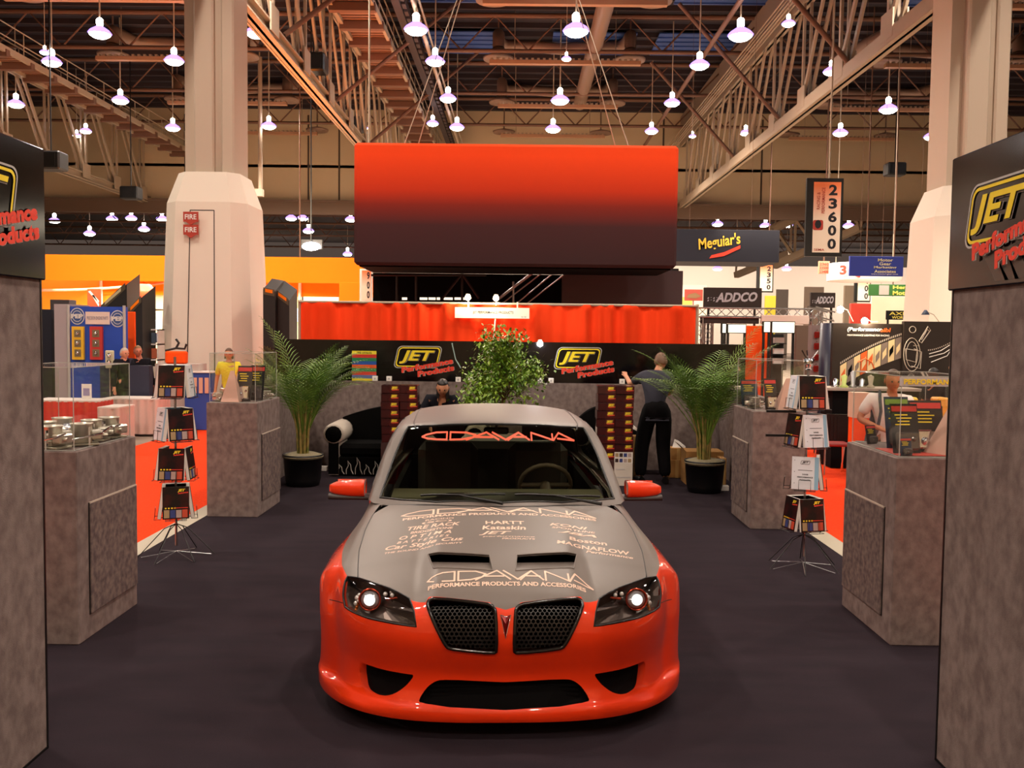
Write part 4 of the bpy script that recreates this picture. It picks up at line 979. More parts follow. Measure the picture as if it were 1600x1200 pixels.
counter(-3.42, -2.835, 5.90, 6.82, 1, 'grey carpeted counter standing just behind the left dark-banner tower', 'clear case full of chrome carburettors on the near left counter')
counter(-3.42, -2.86, 10.1, 11.05, 1, 'grey carpeted counter in front of the left potted palm', 'clear case on the far left counter beside the palm')
counter(2.50, 3.10, 6.12, 7.05, -1, 'grey carpeted counter standing just behind the right dark-banner tower', 'clear case full of packaged parts on the near right counter')
counter(2.485, 3.05, 9.83, 10.72, -1, 'grey carpeted counter in front of the right potted palm', 'clear case on the far right counter beside the palm')

# carburettors and packages in the cases
def carb(loc, rz, lab, s=1., group='carburettors in the near left case', name='carburettor', cat='carburettor'):
    t = thing(name, loc, lab, cat, rz, group); m = mat('dull_chrome', '#d8d2c2', .3, .8); g = mat('cast_alloy', '#aaa48e', .45, .6)
    b = MB(); b.box((-.09 * s, -.06 * s, 0), (.09 * s, .06 * s, .012 * s), bev=.003); b.box((-.05 * s, -.055 * s, .012 * s), (.05 * s, .055 * s, .05 * s), bev=.006); b.build('base_plate', g, t)
    b = MB(); b.box((-.11 * s, -.05 * s, .03 * s), (-.045 * s, .05 * s, .085 * s), bev=.01); b.box((.045 * s, -.05 * s, .03 * s), (.11 * s, .05 * s, .085 * s), bev=.01)
    for k in (-1, 1): b.tube([(k * .11 * s, -.02 * s, .055 * s), (k * .135 * s, -.02 * s, .055 * s)], .012 * s, 8)
    b.build('float_bowl', m, t)
    b = MB(); b.lathe([(.045 * s, .05 * s), (.058 * s, .06 * s), (.058 * s, .12 * s), (.064 * s, .128 * s), (.052 * s, .128 * s), (.046 * s, .07 * s), (.001, .07 * s)], (0, 0, 0), 16); b.build('throat', m, t)
    b = MB(); b.tube([(-.1 * s, -.07 * s, .03 * s), (0, -.085 * s, .05 * s), (.1 * s, -.07 * s, .07 * s), (.13 * s, -.03 * s, .09 * s)], .006 * s, 6); b.box((.03 * s, -.08 * s, .0), (.04 * s, -.065 * s, .11 * s)); b.build('linkage', M['chrome'], t)
    return t
zc = 1.268
cpos = [(-3.29, 6.05, .2, 'dull'), (-3.06, 6.03, -.3, ''), (-2.95, 6.22, .5, ''), (-3.24, 6.30, 1.2, ''), (-3.0, 6.47, .1, ''), (-3.27, 6.6, .7, ''), (-2.97, 6.68, -.4, '')]
clab = ['front row, closest to the left tower', 'front row, in the middle', 'front row, at the inner corner', 'second row, outer side', 'second row, inner side', 'back row, outer side', 'back row, inner side, by the far edge']
for (x, y, r_, _), l in zip(cpos, clab): carb((x, y, zc), r_, 'chrome carburettor in the near left case, ' + l, 1.15)
b = MB(); b.box((-.12, -.09, 0), (.12, .09, .05), bev=.008); b.lathe([(.05, .05), (.06, .10), (.03, .12), (.001, .12)], n=14)
o = b.build('manifold', M['chrome']); o.location = (-3.16, 6.47, zc + .0); tag(o, 'polished manifold block in the middle of the near left case', 'engine part')
def package(loc, rz, w, h, lab, group, tilt=-.2, head='#c8302a', kind=0):
    t = thing('parts_package', loc, lab, 'package', rz, group)
    def T(p): return (p[0], p[1] * cos(tilt) - p[2] * sin(tilt), p[1] * sin(tilt) + p[2] * cos(tilt))
    b = MB(); b.box((-w / 2, -.003, 0), (w / 2, .003, h)); b.xf(T); b.build('card', mat('package_card_' + str(kind), ['#141214', '#221c1a', '#26344a'][kind % 3], .35), t)
    b = MB(); b.box((-w * .46, -.008, h * .84), (w * .46, -.003, h * .95), 0)
    for k in range(4):
        ww = w * (.36 - .05 * (k % 3)); b.box((-ww, -.008, h * (.76 - .065 * k)), (ww * (.3 + .5 * ((k * 3) % 4) / 3), -.003, h * (.782 - .065 * k)), 1)
    b.xf(T); b.build('package_print', [mat('print_' + head, head, .5), M['yellow']], t)
    b = MB(); b.box((-w * .42, -.035, h * .05), (w * .42, -.004, h * .42), bev=.012); b.ball((-w * .15, -.03, h * .2), w * .13, 8); b.ball((w * .2, -.03, h * .28), w * .10, 8); b.xf(T); b.build('blister', M['chrome'] if kind == 1 else mat('blister_clear', '#6a6460', .1, .6), t)
    return t
g = 'packages in the near right case'
package((2.66, 6.34, zc), .15, .20, .34, 'dark package with yellow text lines at the front corner of the near right case', g, kind=0)
package((2.84, 6.42, zc), .1, .24, .36, 'tall dark package with a red header at the centre of the near right case', g, kind=1)
package((2.72, 6.62, zc), .1, .18, .37, 'green-headed package behind the others in the near right case', g, head='#7a9a34', kind=2)
package((2.98, 6.72, zc), -.1, .2, .30, 'clear blister package at the back of the near right case', g, kind=1)
package((2.62, 6.86, zc), .5, .10, .14, 'small black package with yellow lines low in the near right case', g, kind=0)
package((2.60, 6.2, zc), .3, .09, .12, 'small boxed part beside the acrylic edge of the near right case', g, head='#b23a28', kind=2)
b = MB(); b.box((-.28, -.2, 0), (.26, .2, .004)); o = b.build('red_liner', mat('liner_red', '#b5382a', .6)); o.location = (2.83, 6.42, 1.264); tag(o, 'red liner sheet lying in the near right case', 'liner')
b = MB(); b.box((-.2, -.02, 0), (.2, .0, .06)); b.text('PERFORMANCE', (-.18, -.024, .012), (1, 0, 0), (0, 0, 1), .36, .036, 1, .03); o = b.build('header_strip', [M['grey'], M['yellow']]); o.location = (2.72, 6.16, 1.262 + .475); tag(o, 'header strip with yellow capitals under the lid of the near right case', 'sign')
b = MB(); b.add([(-.13, -.12, 0), (.13, -.12, 0), (.13, .12, 0), (-.13, .12, 0), (-.01, 0, .36), (.01, 0, .36)], [(0, 1, 5, 4), (1, 2, 5), (2, 3, 4, 5), (3, 0, 4)]); o = b.build('tent_card', mat('tent_pink', '#c9a290', .5)); o.location = (2.97, 6.36, zc); o.rotation_euler.z = .5; tag(o, 'pinkish folded tent card at the right of the near right case', 'card')
g = 'packages in the far right case'
package((2.72, 9.98, zc), .2, .14, .34, 'tall slim package with yellow stripes in the far right case', g, kind=1)
b = MB(); b.add([(-.14, -.1, 0), (.14, -.1, 0), (.14, .1, 0), (-.14, .1, 0), (-.03, 0, .34), (.03, 0, .34)], [(0, 1, 5, 4), (1, 2, 5), (2, 3, 4, 5), (3, 0, 4)]); o = b.build('tent_card', _mats['tent_pink']); o.location = (2.90, 9.99, zc); tag(o, 'pinkish folded card standing in the far right case', 'card')
carb((2.60, 10.25, zc), .3, 'chrome part at the back inner corner of the far right case', .9, 'metal parts in the far cases', 'engine_part', 'engine part')
package((2.62, 10.5, zc), .2, .2, .3, 'brown package at the rear of the far right case', g, kind=2)
g = 'packages in the far left case'
package((-3.06, 10.25, zc), -.1, .17, .40, 'clear clamshell package with red and yellow top in the far left case', g, kind=1)
package((-2.97, 10.42, zc), -.15, .17, .40, 'clear clamshell package leaning behind another in the far left case', g, kind=0)
carb((-3.27, 10.3, zc), .6, 'round chrome and blue part at the left of the far left case', 1.1, 'metal parts in the far cases', 'engine_part', 'engine part')
carb((-2.93, 10.75, zc), .2, 'small chrome part at the inner back corner of the far left case', .7, 'metal parts in the far cases', 'engine_part', 'engine part')
b = MB(); b.add([(-.1, -.1, 0), (.1, -.1, 0), (.1, .1, 0), (-.1, .1, 0), (-.02, 0, .34), (.02, 0, .34)], [(0, 1, 5, 4), (1, 2, 5), (2, 3, 4, 5), (3, 0, 4)]); o = b.build('tent_card', _mats['tent_pink']); o.location = (-3.17, 10.22, zc); tag(o, 'small brown tent card in the far left case', 'card')

# literature racks with catalogues
wire = mat('black_wire', '#141213', .4)
photo_m = [mat('photo_tan', '#a58c66', .4), mat('photo_dark', '#3a2c2a', .4), mat('photo_blue', '#33407a', .4), mat('photo_pale', '#b09c94', .4), mat('photo_red', '#c2482e', .4)]
cov_dark = mat('cover_dark_red', '#100406', .35, spec=.3, noise=(5, '#52100c', .46, .72), coat=.15); cov_white = mat('cover_white', '#dfe2e8', .3, coat=.3); cov_blue = mat('cover_blue', '#8cb4cc', .3, coat=.3); page = mat('page_edge', '#e2dcd4', .8)
cat_mesh = {}
def catalogue(kind):
    """closed booklet, 22 x 28 cm, cover facing -y, foot at z=0"""
    w, h, d = .225, .285, .028; b = MB()
    if kind == 'dark':
        b.box((-w / 2, -d, 0), (w / 2, 0, h), 1); b.box((-w / 2, -d - .0025, 0), (w / 2, -d, h), 0); b.box((-w / 2, -.001, 0), (w / 2, .0025, h), 0)
        y = -d - .004; x = -w / 2 + .012
        for k in range(4): b.quad((x, y, .012), (x + .045, y, .012), (x + .045, y, .082), (x, y, .082), 5 + [0, 1, 3, 4][k] if k != 1 else 7); x += .051
        for k in range(4): b.quad((-w / 2 + .02 + .026 * k, y, .092), (-w / 2 + .034 + .026 * k, y, .092), (-w / 2 + .034 + .026 * k, y, .103), (-w / 2 + .02 + .026 * k, y, .103), 2)
        b.text('JET', (.015, y, .235), (1, 0, 0), (0, 0, 1), .065, .03, 2, .05, .25); b.text('Performance', (.02, y - .001, .218), (1, 0, 0), (0, 0, 1), .085, .014, 3, .06, .1, .12)
        b.quad((-.02, y, .095), (.10, y, .095), (.10, y, .100), (-.02, y, .100), 3)
        mats = [cov_dark, page, M['yellow'], M['red'], M['black']] + photo_m
    else:
        b.box((-w / 2, -d, 0), (w / 2, 0, h), 1); b.box((-w / 2, -d - .0025, 0), (w / 2, -d, h), 0); b.box((-w / 2, -.001, 0), (w / 2, .0025, h), 3)
        y = -d - .004
        b.ring(rrect(.075, .034, .007, 3, .2), rrect(.069, .028, .006, 3, .2), (1, 0, 0), (0, 0, 1), (.0, y, .235), 2); b.text('JET', (-.028, y, .224), (1, 0, 0), (0, 0, 1), .055, .022, 2, .04, .25)
        b.quad((-.06, y, .165), (.06, y, .165), (.06, y, .169), (-.06, y, .169), 2)
        b.text('2008', (-.025, y, .125), (1, 0, 0), (0, 0, 1), .05, .012, 2, .03); b.text('PERFORMANCE', (-.065, y, .10), (1, 0, 0), (0, 0, 1), .13, .013, 2, .03); b.text('PRODUCTS', (-.045, y, .075), (1, 0, 0), (0, 0, 1), .09, .013, 2, .03)
        b.quad((w / 2 - .035, y + .0005, 0), (w / 2, y + .0005, 0), (w / 2, y + .0005, h), (w / 2 - .035, y + .0005, h), 3)
        for k in range(3): b.quad((-w / 2 + .02, y, .05 + .1 * k), (-w / 2 + .026, y, .05 + .1 * k), (-w / 2 + .026, y, .056 + .1 * k), (-w / 2 + .02, y, .056 + .1 * k), 2)
        mats = [cov_white, page, mat('cover_ink', '#2a2c34', .5), cov_blue]
    me = b.build('catalogue', mats); COL.objects.unlink(me); return me
CATS = {'dark': catalogue('dark'), 'white': catalogue('white')}
tiers = ['top', 'second', 'third', 'bottom']; sides = ['facing the camera', 'on the right side', 'at the back', 'on the left side']
def rack(x, y, side, cfg, zs):
    t = thing('literature_rack', (x, y, 0), 'black wire literature rack with four tiers on the %s side of the booth' % side, 'rack')
    b = MB(); b.tube([(0, 0, .10), (0, 0, zs[0] + .36)], .011, 8); b.build('pole', M['steel'], t)
    for k in range(6):
        a = k * pi / 3 + .3; c, s_ = cos(a), sin(a); b = MB(); b.tube([(0, 0, .30), (c * .10, s_ * .10, .26), (c * .33, s_ * .33, .006)], .0045, 6); b.build('leg', wire, t)
    b = MB()
    for k in range(6): a = k * pi / 3 + .3; b.tube([(0, 0, .05), (cos(a) * .3, sin(a) * .3, .006)], .003, 5)
    b.build('base_wire', M['steel'], t)
    for ti, (z, (rot, kinds)) in enumerate(zip(zs, cfg)):
        b = MB()
        for k in range(4):
            a = rot + k * pi / 2; c, s_ = cos(a), sin(a)
            def W(u, v, zz): return (u * c - v * s_, u * s_ + v * c, zz + z)      # v = outwards is -v
            b.tube([W(-.09, -.13, -.006), W(.09, -.13, -.006), W(.09, -.185, -.006), W(-.09, -.185, -.006), W(-.09, -.13, -.006)], .003, 5)
            b.tube([W(-.05, -.183, -.006), W(-.05, -.175, .09), W(.05, -.175, .09), W(.05, -.183, -.006)], .0025, 5)
            b.tube([W(-.09, -.13, -.006), W(-.09, -.085, .25), W(.09, -.085, .25), W(.09, -.13, -.006)], .003, 5)
            b.tube([W(0, -.13, -.006), (0, 0, z - .006)], .004, 5); b.tube([W(0, -.085, .25), (0, 0, z + .25)], .004, 5)
        b.build('pocket_wire', wire, t)
        for k, kd in enumerate(kinds):
            if not kd: continue
            o = CATS[kd].copy(); COL.objects.link(o); o.name = 'catalogue'; a = rot + k * pi / 2; c, s_ = cos(a), sin(a); u, v = 0, -.128
            o.location = (x + u * c - v * s_, y + u * s_ + v * c, z + .001); o.rotation_mode = 'ZXY'; o.rotation_euler = (radians(-8), 0, a); o.rotation_mode = 'XYZ'
            o.rotation_euler = (Matrix.Rotation(a, 3, 'Z') @ Matrix.Rotation(radians(-8), 3, 'X')).to_euler()
            tag(o, '%s catalogue in the %s tier of the %s rack, %s' % ({'dark': 'dark red', 'white': 'white and blue'}[kd], tiers[ti], side, sides[k]), 'catalogue', 'catalogues in the %s rack' % side)
    return t
zl = [Z_(275, 622, 8.15), Z_(275, 690, 8.15), Z_(275, 752, 8.15), Z_(275, 812, 8.15)]
rack(-3.09, 8.3, 'left', [(.12, ('dark', 'white', 'white', 'white')), (.72, ('dark', 'dark', 'white', 'white')), (.08, ('dark', 'dark', None, 'dark')), (.35, ('dark', 'dark', 'dark', 'dark'))], zl)
zr = [Z_(1262, 640, 8.05), Z_(1262, 700, 8.05), Z_(1262, 766, 8.05), Z_(1262, 832, 8.05)]
rack(2.55, 8.2, 'right', [(.0, ('dark', 'white', 'dark', 'white')), (.28, ('white', 'white', None, 'dark')), (-.32, ('white', 'dark', None, None)), (.22, ('dark', 'dark', 'dark', 'dark'))], zr)
b = MB(); b.lathe([(.001, 0), (.03, 0), (.02, .03), (.05, .10), (.055, .10), (.03, .03)], n=10)
for k in range(3): b.tube([(0, 0, .06), (cos(k * 2.1) * .08, sin(k * 2.1) * .08, .17)], .006, 5)
o = b.build('rack_finial', M['chrome']); o.parent = [q for q in COL.objects if q.name.startswith('literature_rack')][-1]; o.location = (0, 0, zr[0] + .34)
for z, lab in ((Z_(1215, 646, 8.1), 'upper'), (Z_(1210, 684, 8.1), 'lower')):
    b = MB(); b.box((-.36, -.012, 0), (-.10, .012, .022)); o = b.build('empty_shelf_arm', M['black'], [q for q in COL.objects if q.name.startswith('literature_rack')][-1]); o.location = (.0, 0, z)

# back wall
WY = 14.1
wl, wr = X_(430, WY), X_(1148, WY)
t = thing('back_wall', ((wl + wr) / 2, WY, 0), 'low grey carpeted back wall topped by a long glossy black banner', 'booth wall'); cx = (wl + wr) / 2
zt = Z_(790, 598, WY - .05); zb2 = Z_(790, 534, WY)
b = MB(); b.box((wl - cx, 0, 0), (wr - cx, .3, zt)); b.build('wall_panel', GC, t)
b = MB(); b.box((wl - cx - .02, .04, zt), (X_(1165, WY) - cx, .26, zb2)); ban = b.build('banner', M['glossblack'], t)
for px, py in ((653, 558), (903, 560)):
    p = at(px, py, WY + .03); b = MB(); jet_logo(b, (p.x - cx, .034, p.z), (1, 0, 0), (0, 0, 1), .68); b.build('logo', LM, ban)
b = MB(); p0 = at(550, 548, WY + .03); p1 = at(588, 597, WY + .03)
cols = ['#e8d93a', '#c22a20', '#1e7a4c', '#1e4fa0', '#d8561c', '#23804a', '#c8402c', '#5a6a9a', '#d8c62a']
for k, c in enumerate(cols):
    h = (p0.z - p1.z) / 9; b.box((p0.x - cx, .03, p0.z - h * k), (p1.x - cx, .038, p0.z - h * (k + 1)), k)
b.text('THE CATALOG', (p0.x - cx + .08, .028, p0.z - .045), (1, 0, 0), (0, 0, 1), .22, .03, 9, .02); b.build('colour_chart', [mat('chart_' + c, c, .5) for c in cols] + [M['black']], ban)
b = MB(); p = at(706, 536, WY + .03); b.tube([(p.x - cx, .03, p.z), (p.x - cx + .06, .03, p.z - .25), (p.x - cx + .14, .03, p.z - .38)], .009, 5); b.build('artwork_line', mat('artwork_pale', '#9fb8b0', .4), ban)
b = MB(); b.box((-.6 + 0 * cx, -.004, 0), (-.59, 0, zt)); b.build('panel_joint', mat('joint_grey', '#5a4c48', .9), t)
# side return walls of the booth behind the counters
for sg, x0, x1, y0, y1, lab in ((-1, -3.42, -3.32, 11.1, 14.1, 'low grey carpeted side wall behind the left palm'), (1, 3.0, 3.1, 10.8, 14.1, 'low grey carpeted side wall behind the right palm')):
    b = MB(); b.box((x0, y0, 0), (x1, y1, 1.30)); o = b.build('side_wall', GC); recenter(o, ((x0 + x1) / 2, (y0 + y1) / 2, 0)); tag(o, lab, 'booth wall')
# white plug boxes on the wall top
for i, px in enumerate((586, 608, 716, 735, 844, 861, 972)):
    p = at(px, 595, WY + .02); b = MB(); b.box((-.04, -.035, 0), (.04, .03, .075), bev=.004); b.box((-.012, -.037, .02), (.012, -.035, .05), 1); o = b.build('clip_cube', [M['white'], M['grey']]); o.location = (p.x, WY + .035, zt)
    tag(o, 'small white cube on the wall top, %s from the left' % ORD[i], 'clip', 'white cubes along the wall top')
for px, lab in ((505, 'left of the sofa'), (1131, 'right of the right palm')):
    p = at(px, 720 if px < 800 else 764, 13.6 if px < 800 else 12.3); b = MB(); b.box((-.06, -.04, 0), (.06, .04, .07), bev=.005); o = b.build('outlet_box', M['white']); o.location = (p.x, p.y, 0); tag(o, 'small white outlet box on the carpet ' + lab, 'outlet box')
# red pipe-and-drape
def drape(x0, x1, Y, z0, z1, m, name='drape', n=220, amp=.05, seed=3, lab='', cat='drape', gather=()):
    r_ = random.Random(seed); b = MB(); ph = [r_.uniform(0, 6.28) for _ in range(6)]
    xs = [x0 + (x1 - x0) * i / n for i in range(n + 1)]; zs_ = [z1, z1 - .05, z1 - .10, (z0 + z1) / 2, z0]
    def f(x, k):
        u = (x - x0); gfac = 1 + sum(1.6 * exp(-((x - g_) / .35) ** 2) for g_ in gather)
        v = sin(u * 9 + ph[0]) * .45 + sin(u * 17 + ph[1] + k * .2) * .35 + sin(u * 31 + ph[2]) * .3 + sin(u * 5.3 + ph[3]) * .4
        return Y + v * amp * gfac * (.45 if k in (0, 2) else 1)
    vs = [(x, f(x, k), z) for k, z in enumerate(zs_) for x in xs]
    b.add(vs, [(k * (n + 1) + i, k * (n + 1) + i + 1, (k + 1) * (n + 1) + i + 1, (k + 1) * (n + 1) + i) for k in range(4) for i in range(n)], 0, True)
    k0 = len(b.v); b.add([(v[0], v[1] + .012, v[2]) for v in vs], [(k * (n + 1) + i, (k + 1) * (n + 1) + i, (k + 1) * (n + 1) + i + 1, k * (n + 1) + i + 1) for k in range(4) for i in range(n)], 0, True)
    o = b.build(name, m); recenter(o, ((x0 + x1) / 2, Y, z0)); return o
DY = 14.75; dl, dr = X_(470, DY, 500), X_(1087, DY, 500)
zd = Z_(790, 475, DY); dm_ = mat('drape_orange_red', '#ff4518', .85, spec=.15, sheen=.3)
r0 = thing('pipe_and_drape', ((dl + dr) / 2, DY, 0), 'orange-red pipe-and-drape curtain hanging behind the black banner', 'drape')
o = drape(dl, dr, DY, .1, zd, dm_, 'curtain', 260, .055, 3, gather=(1.35, -1.7)); o.parent = r0; o.location = (0, 0, .1)
b = MB(); b.tube([(dl - r0.location.x - .03, 0, zd + .0), (dr - r0.location.x + .03, 0, zd + .0)], .02, 8); b.build('top_pipe', M['galv'], r0)
for x in (dl - .03, dr + .03, (dl + dr) / 2): b = MB(); b.tube([(x - r0.location.x, .06, 0), (x - r0.location.x, .06, zd + .03)], .03, 8); b.build('upright_pipe', M['galv'], r0)
p0, p1 = at(711, 480, DY - .1), at(827, 498, DY - .1)
b = MB(); b.box((p0.x, DY - .12, p1.z), (p1.x, DY - .11, p0.z), 0); b.text('JET PERFORMANCE PRODUCTS', (p0.x + .28, DY - .123, p1.z + .06), (1, 0, 0), (0, 0, 1), .64, .055, 1, .01); b.text('36130', (p1.x - .13, DY - .123, p1.z + .015), (1, 0, 0), (0, 0, 1), .08, .02, 1)
for x in (p0.x + .2, p1.x - .2): b.box((x, DY - .11, p0.z - .02), (x + .02, DY - .03, p0.z + .05), 0); b.box((x, DY - .04, p0.z - .02), (x + .02, DY - .03, zd + .03), 0)
o = b.build('booth_sign', [mat('sign_white', '#f6eed8', .6), mat('sign_ink', '#2c2420', .6)]); recenter(o, ((p0.x + p1.x) / 2, DY - .11, p1.z)); tag(o, 'long white booth name sign pinned on the orange-red drape', 'sign')
# small bright clamp lights
bw = glow('clamp_warm', (1, .86, .55), 45); bc = glow('clamp_cool', (.9, .95, 1.0), 45)
for i, (px, py, Y, m_, lab) in enumerate(((731, 465, DY - .1, bw, 'left of the two warm clamp lights above the booth name sign'), (775, 466, DY - .1, bw, 'right of the two warm clamp lights above the booth name sign'), (844, 537, WY - .02, bc, 'cool white clamp light at the top of the black banner beside the ficus'))):
    p = at(px, py, Y); t = thing('clamp_light', tuple(p), lab, 'lamp', 0, 'clamp lights')
    b = MB(); b.ball((0, 0, 0), .045, 10); b.build('bulb', m_, t)
    b = MB(); b.lathe([(.02, .05), (.055, -.01), (.06, -.015), (.03, .06)], (0, .03, 0), 10); zz = -(p.z - (zd if i < 2 else zb2)); b.tube([(0, .05, 0), (0, .06, min(zz, -.03) - .03)], .008, 6); b.build('lamp_arm', M['galv'], t)
    lamp('POINT', (p.x, p.y - .12, p.z), 14 if i < 2 else 10, (1, .85, .6) if i < 2 else (.92, .95, 1), .05)
for px in (750, 774):
    p = at(px, 540, DY - .25)
b = MB(); pa = at(774, 499, DY - .1); pb = at(766, 620, WY - .1); b.tube([(pa.x, DY - .14, pa.z), (pa.x - .01, WY - .05, zb2 + .02), (pb.x, WY - .04, zt - .1), (pb.x, WY - .04, .02)], .012, 6); o = b.build('power_cable', M['galv']); recenter(o, (pb.x, WY - .04, 0)); tag(o, 'pale cable dropping behind the ficus tree', 'cable')
# sofa
def sofa(x, y, lab, rz=0, w=2.0):
    t = thing('sofa', (x, y, 0), lab, 'sofa', rz); bk = mat('black_velvet', '#060505', .95, spec=.1); wh = mat('white_leather', '#cfc2b4', .4); fl = mat('flame_outline', '#c9c2ba', .5)
    b = MB(); pts = [(-w / 2, .35), (-w / 2, .48)] + [(-w / 2 + w * k / 14, .62 + .36 * sin(pi * (.12 + .76 * k / 14)) ** .8) for k in range(15)] + [(w / 2, .48), (w / 2, .35)]
    b.prism(pts, (1, 0, 0), (0, 0, 1), (0, .42, 0), (0, -.20, 0)); b.build('backrest', bk, t)
    b = MB(); b.box((-w / 2 + .05, -.42, .26), (w / 2 - .05, .25, .46), bev=.06); b.build('seat_cushion', bk, t)
    b = MB(); b.box((-w / 2, -.44, .02), (w / 2, .42, .27), bev=.01); b.build('base', bk, t)
    for sg in (-1, 1):
        b = MB(); x0 = sg * (w / 2); b.box((x0 - .07, -.46, .02), (x0 + .07, .35, .52)); b.lathe([(.001, -.47), (.13, -.47), (.155, -.44), (.155, .32), (.001, .34)], (x0, 0, .60), 16, 0, 'y'); b.lathe([(.001, -.482), (.118, -.482), (.118, -.46)], (x0, 0, .60), 14, 1, 'y'); b.box((x0 - .072, -.468, .03), (x0 + .072, -.455, .52), 1); b.build('armrest', [wh, bk], t)
    b = MB()
    for k in range(15):
        xx = -w / 2 + .1 + k * (w - .2) / 14; s_ = .7 + .5 * ((k * 7) % 3) / 2
        b.tube([(xx - .05, -.447, .03), (xx - .05, -.447, .03 + .07 * s_), (xx - .02, -.447, .03 + .13 * s_), (xx - .03, -.447, .03 + .2 * s_), (xx + .012, -.447, .03 + .14 * s_), (xx + .02, -.447, .03 + .06 * s_), (xx + .05, -.447, .03)], .006, 5)
    b.build('flame_trim', fl, t); return t
sofa(X_(528, 13.3, 700) + .98, 13.55, 'black sofa with pale rolled arms and white flame trim, left of the car')
sofa(X_(905, 13.6, 660) + .36, 13.64, 'black armchair with flame trim, mostly hidden behind the product boxes right of the car', 0, .72)

# stacks of product boxes
box_m = mat('product_box_maroon', '#2a0c0e', .25, noise=(5, '#571512', .4, .75), coat=.5)
b = MB(); BW_, BH, BD = .25, .113, .25
b.box((-BW_ / 2, -BD / 2, 0), (BW_ / 2, BD / 2, BH - .003), 0, bev=.003); y = -BD / 2 - .002
b.text('JET', (.015, y, .055), (1, 0, 0), (0, 0, 1), .075, .036, 1, .06, .25); b.add([(.012, y + .0005, .048), (.092, y + .0005, .048), (.10, y + .0005, .095), (.02, y + .0005, .095)], [(0, 1, 2, 3)], 3)
b.text('Performance', (.02, y - .001, .035), (1, 0, 0), (0, 0, 1), .095, .018, 2, .07, .1, .1); pb0 = b.build('product_box', [box_m, M['yellow'], M['red'], mat('label_yellowish', '#b39a30', .5)]); COL.objects.unlink(pb0)
def stack(px, Y, ztop, rows, lab, grp, jitter, px2=None):
    x = X_(px, Y, 650)
    for k in range(rows):
        o = pb0.copy(); COL.objects.link(o); o.name = 'product_box'; o.location = (x + R.uniform(-.006, .006), Y + R.uniform(-.01, .01), ztop - BH * (k + 1)); o.rotation_euler.z = R.uniform(-.05, .05) + jitter
        tag(o, 'dark red product box, %s from the top in %s' % (ORD[k], lab), 'product box', grp)
    return x, ztop - BH * rows
zt1 = Z_(625, 601, 12.8)
for px, lab, n in ((612, 'left column, left stack', 7), (640, 'right column, left stack', 7)):
    x, z = stack(px, 12.8, zt1, n, lab, 'product boxes left of the car', 0)
    b = MB(); b.box((-.13, -.13, 0), (.13, .13, z), bev=.004); o = b.build('cardboard_carton', mat('maroon_carton', '#3a1a18', .6)); o.location = (x, 12.8, 0); tag(o, 'dark carton standing under the boxes, ' + lab + ' by the car', 'carton')
zt2 = Z_(960, 602, 12.7)
for px, lab, n in ((946, 'left column, right stack', 9), (974, 'right column, right stack', 8)):
    x, z = stack(px, 12.7, zt2, n, lab, 'product boxes right of the car', 0)
    if px == 974:
        for k in range(2):
            z -= .075; b = MB(); b.box((-.125, -.12, 0), (.125, .12, .073), 0)
            for j in range(4): b.quad((-.115 + j * .058, -.1215, .01), (-.07 + j * .058, -.1215, .01), (-.07 + j * .058, -.1215, .06), (-.115 + j * .058, -.1215, .06), 1 + (j + k) % 4)
            o = b.build('printed_carton', [page] + photo_m[:4]); o.location = (x, 12.7, z); tag(o, 'small carton covered in colour pictures, %s one under the right column of boxes' % ['upper', 'lower'][k], 'carton')
        b = MB(); b.box((-.125, -.12, 0), (.125, .12, z), 0); b.box((-.10, -.1225, z * .35), (.10, -.12, z * .40), 1); b.box((-.10, -.1225, z * .7), (.02, -.12, z * .75), 1); o = b.build('white_carton', [mat('carton_white', '#cfc6ba', .6), M['grey']]); o.location = (x, 12.7, 0); tag(o, 'white carton at the foot of the right column of boxes', 'carton')
    else:
        b = MB(); b.box((-.125, -.12, 0), (.125, .12, z), bev=.004); o = b.build('cardboard_carton', _mats['maroon_carton']); o.location = (x, 12.7, 0); tag(o, 'dark carton standing under the boxes, ' + lab + ' by the car', 'carton')
# cardboard boxes near the right palm
for px, py, Y, w, h, d, lab, zb_ in ((1055, 735, 13.5, .26, .26, .3, 'lower of the small brown boxes behind the standing man', 0), (1058, 705, 13.5, .22, .17, .25, 'upper of the small brown boxes behind the standing man', .26), (1097, 715, 12.95, .52, .46, .4, 'open brown cardboard box behind the right palm pot', 0), (990, 680, 13.2, .12, .32, .3, 'brown carton standing beside the boxes right of the car', .32), (990, 740, 13.2, .14, .32, .3, 'dark carton under the brown one beside the boxes right of the car', 0), (1127, 735, 12.5, .08, .42, .25, 'narrow pale carton at the right of the palm pot', 0)):
    b = MB(); b.box((-w / 2, -d / 2, 0), (w / 2, d / 2, h), 0, bev=.004); b.box((-.025, -d / 2 - .001, 0), (.025, -d / 2, h), 1); 
    if 'open' in lab: b.add([(-w / 2, -d / 2, h), (-w / 2 - .1, -d / 2, h + .1), (-w / 2 - .1, d / 2, h + .1), (-w / 2, d / 2, h)], [(0, 1, 2, 3)])
    o = b.build('cardboard_box', [M['matte'] if 'dark' in lab else M['wood'], mat('packing_tape', '#c09a60', .3)]); p = at(px, py, Y); o.location = (p.x, Y, zb_); tag(o, lab, 'box')
b = MB(); b.add([(-.09, 0, 0), (.1, -.02, 0), (.12, .08, .01), (-.02, .1, .03), (0, .03, .10), (-.05, .04, .12)], [(0, 1, 4), (1, 2, 4), (2, 3, 4), (3, 0, 5), (0, 4, 5), (3, 5, 4)]); o = b.build('crumpled_paper', M['white']); o.location = (X_(1060, 13.45, 690), 13.45, .43); tag(o, 'crumpled white paper on the small brown boxes', 'paper')

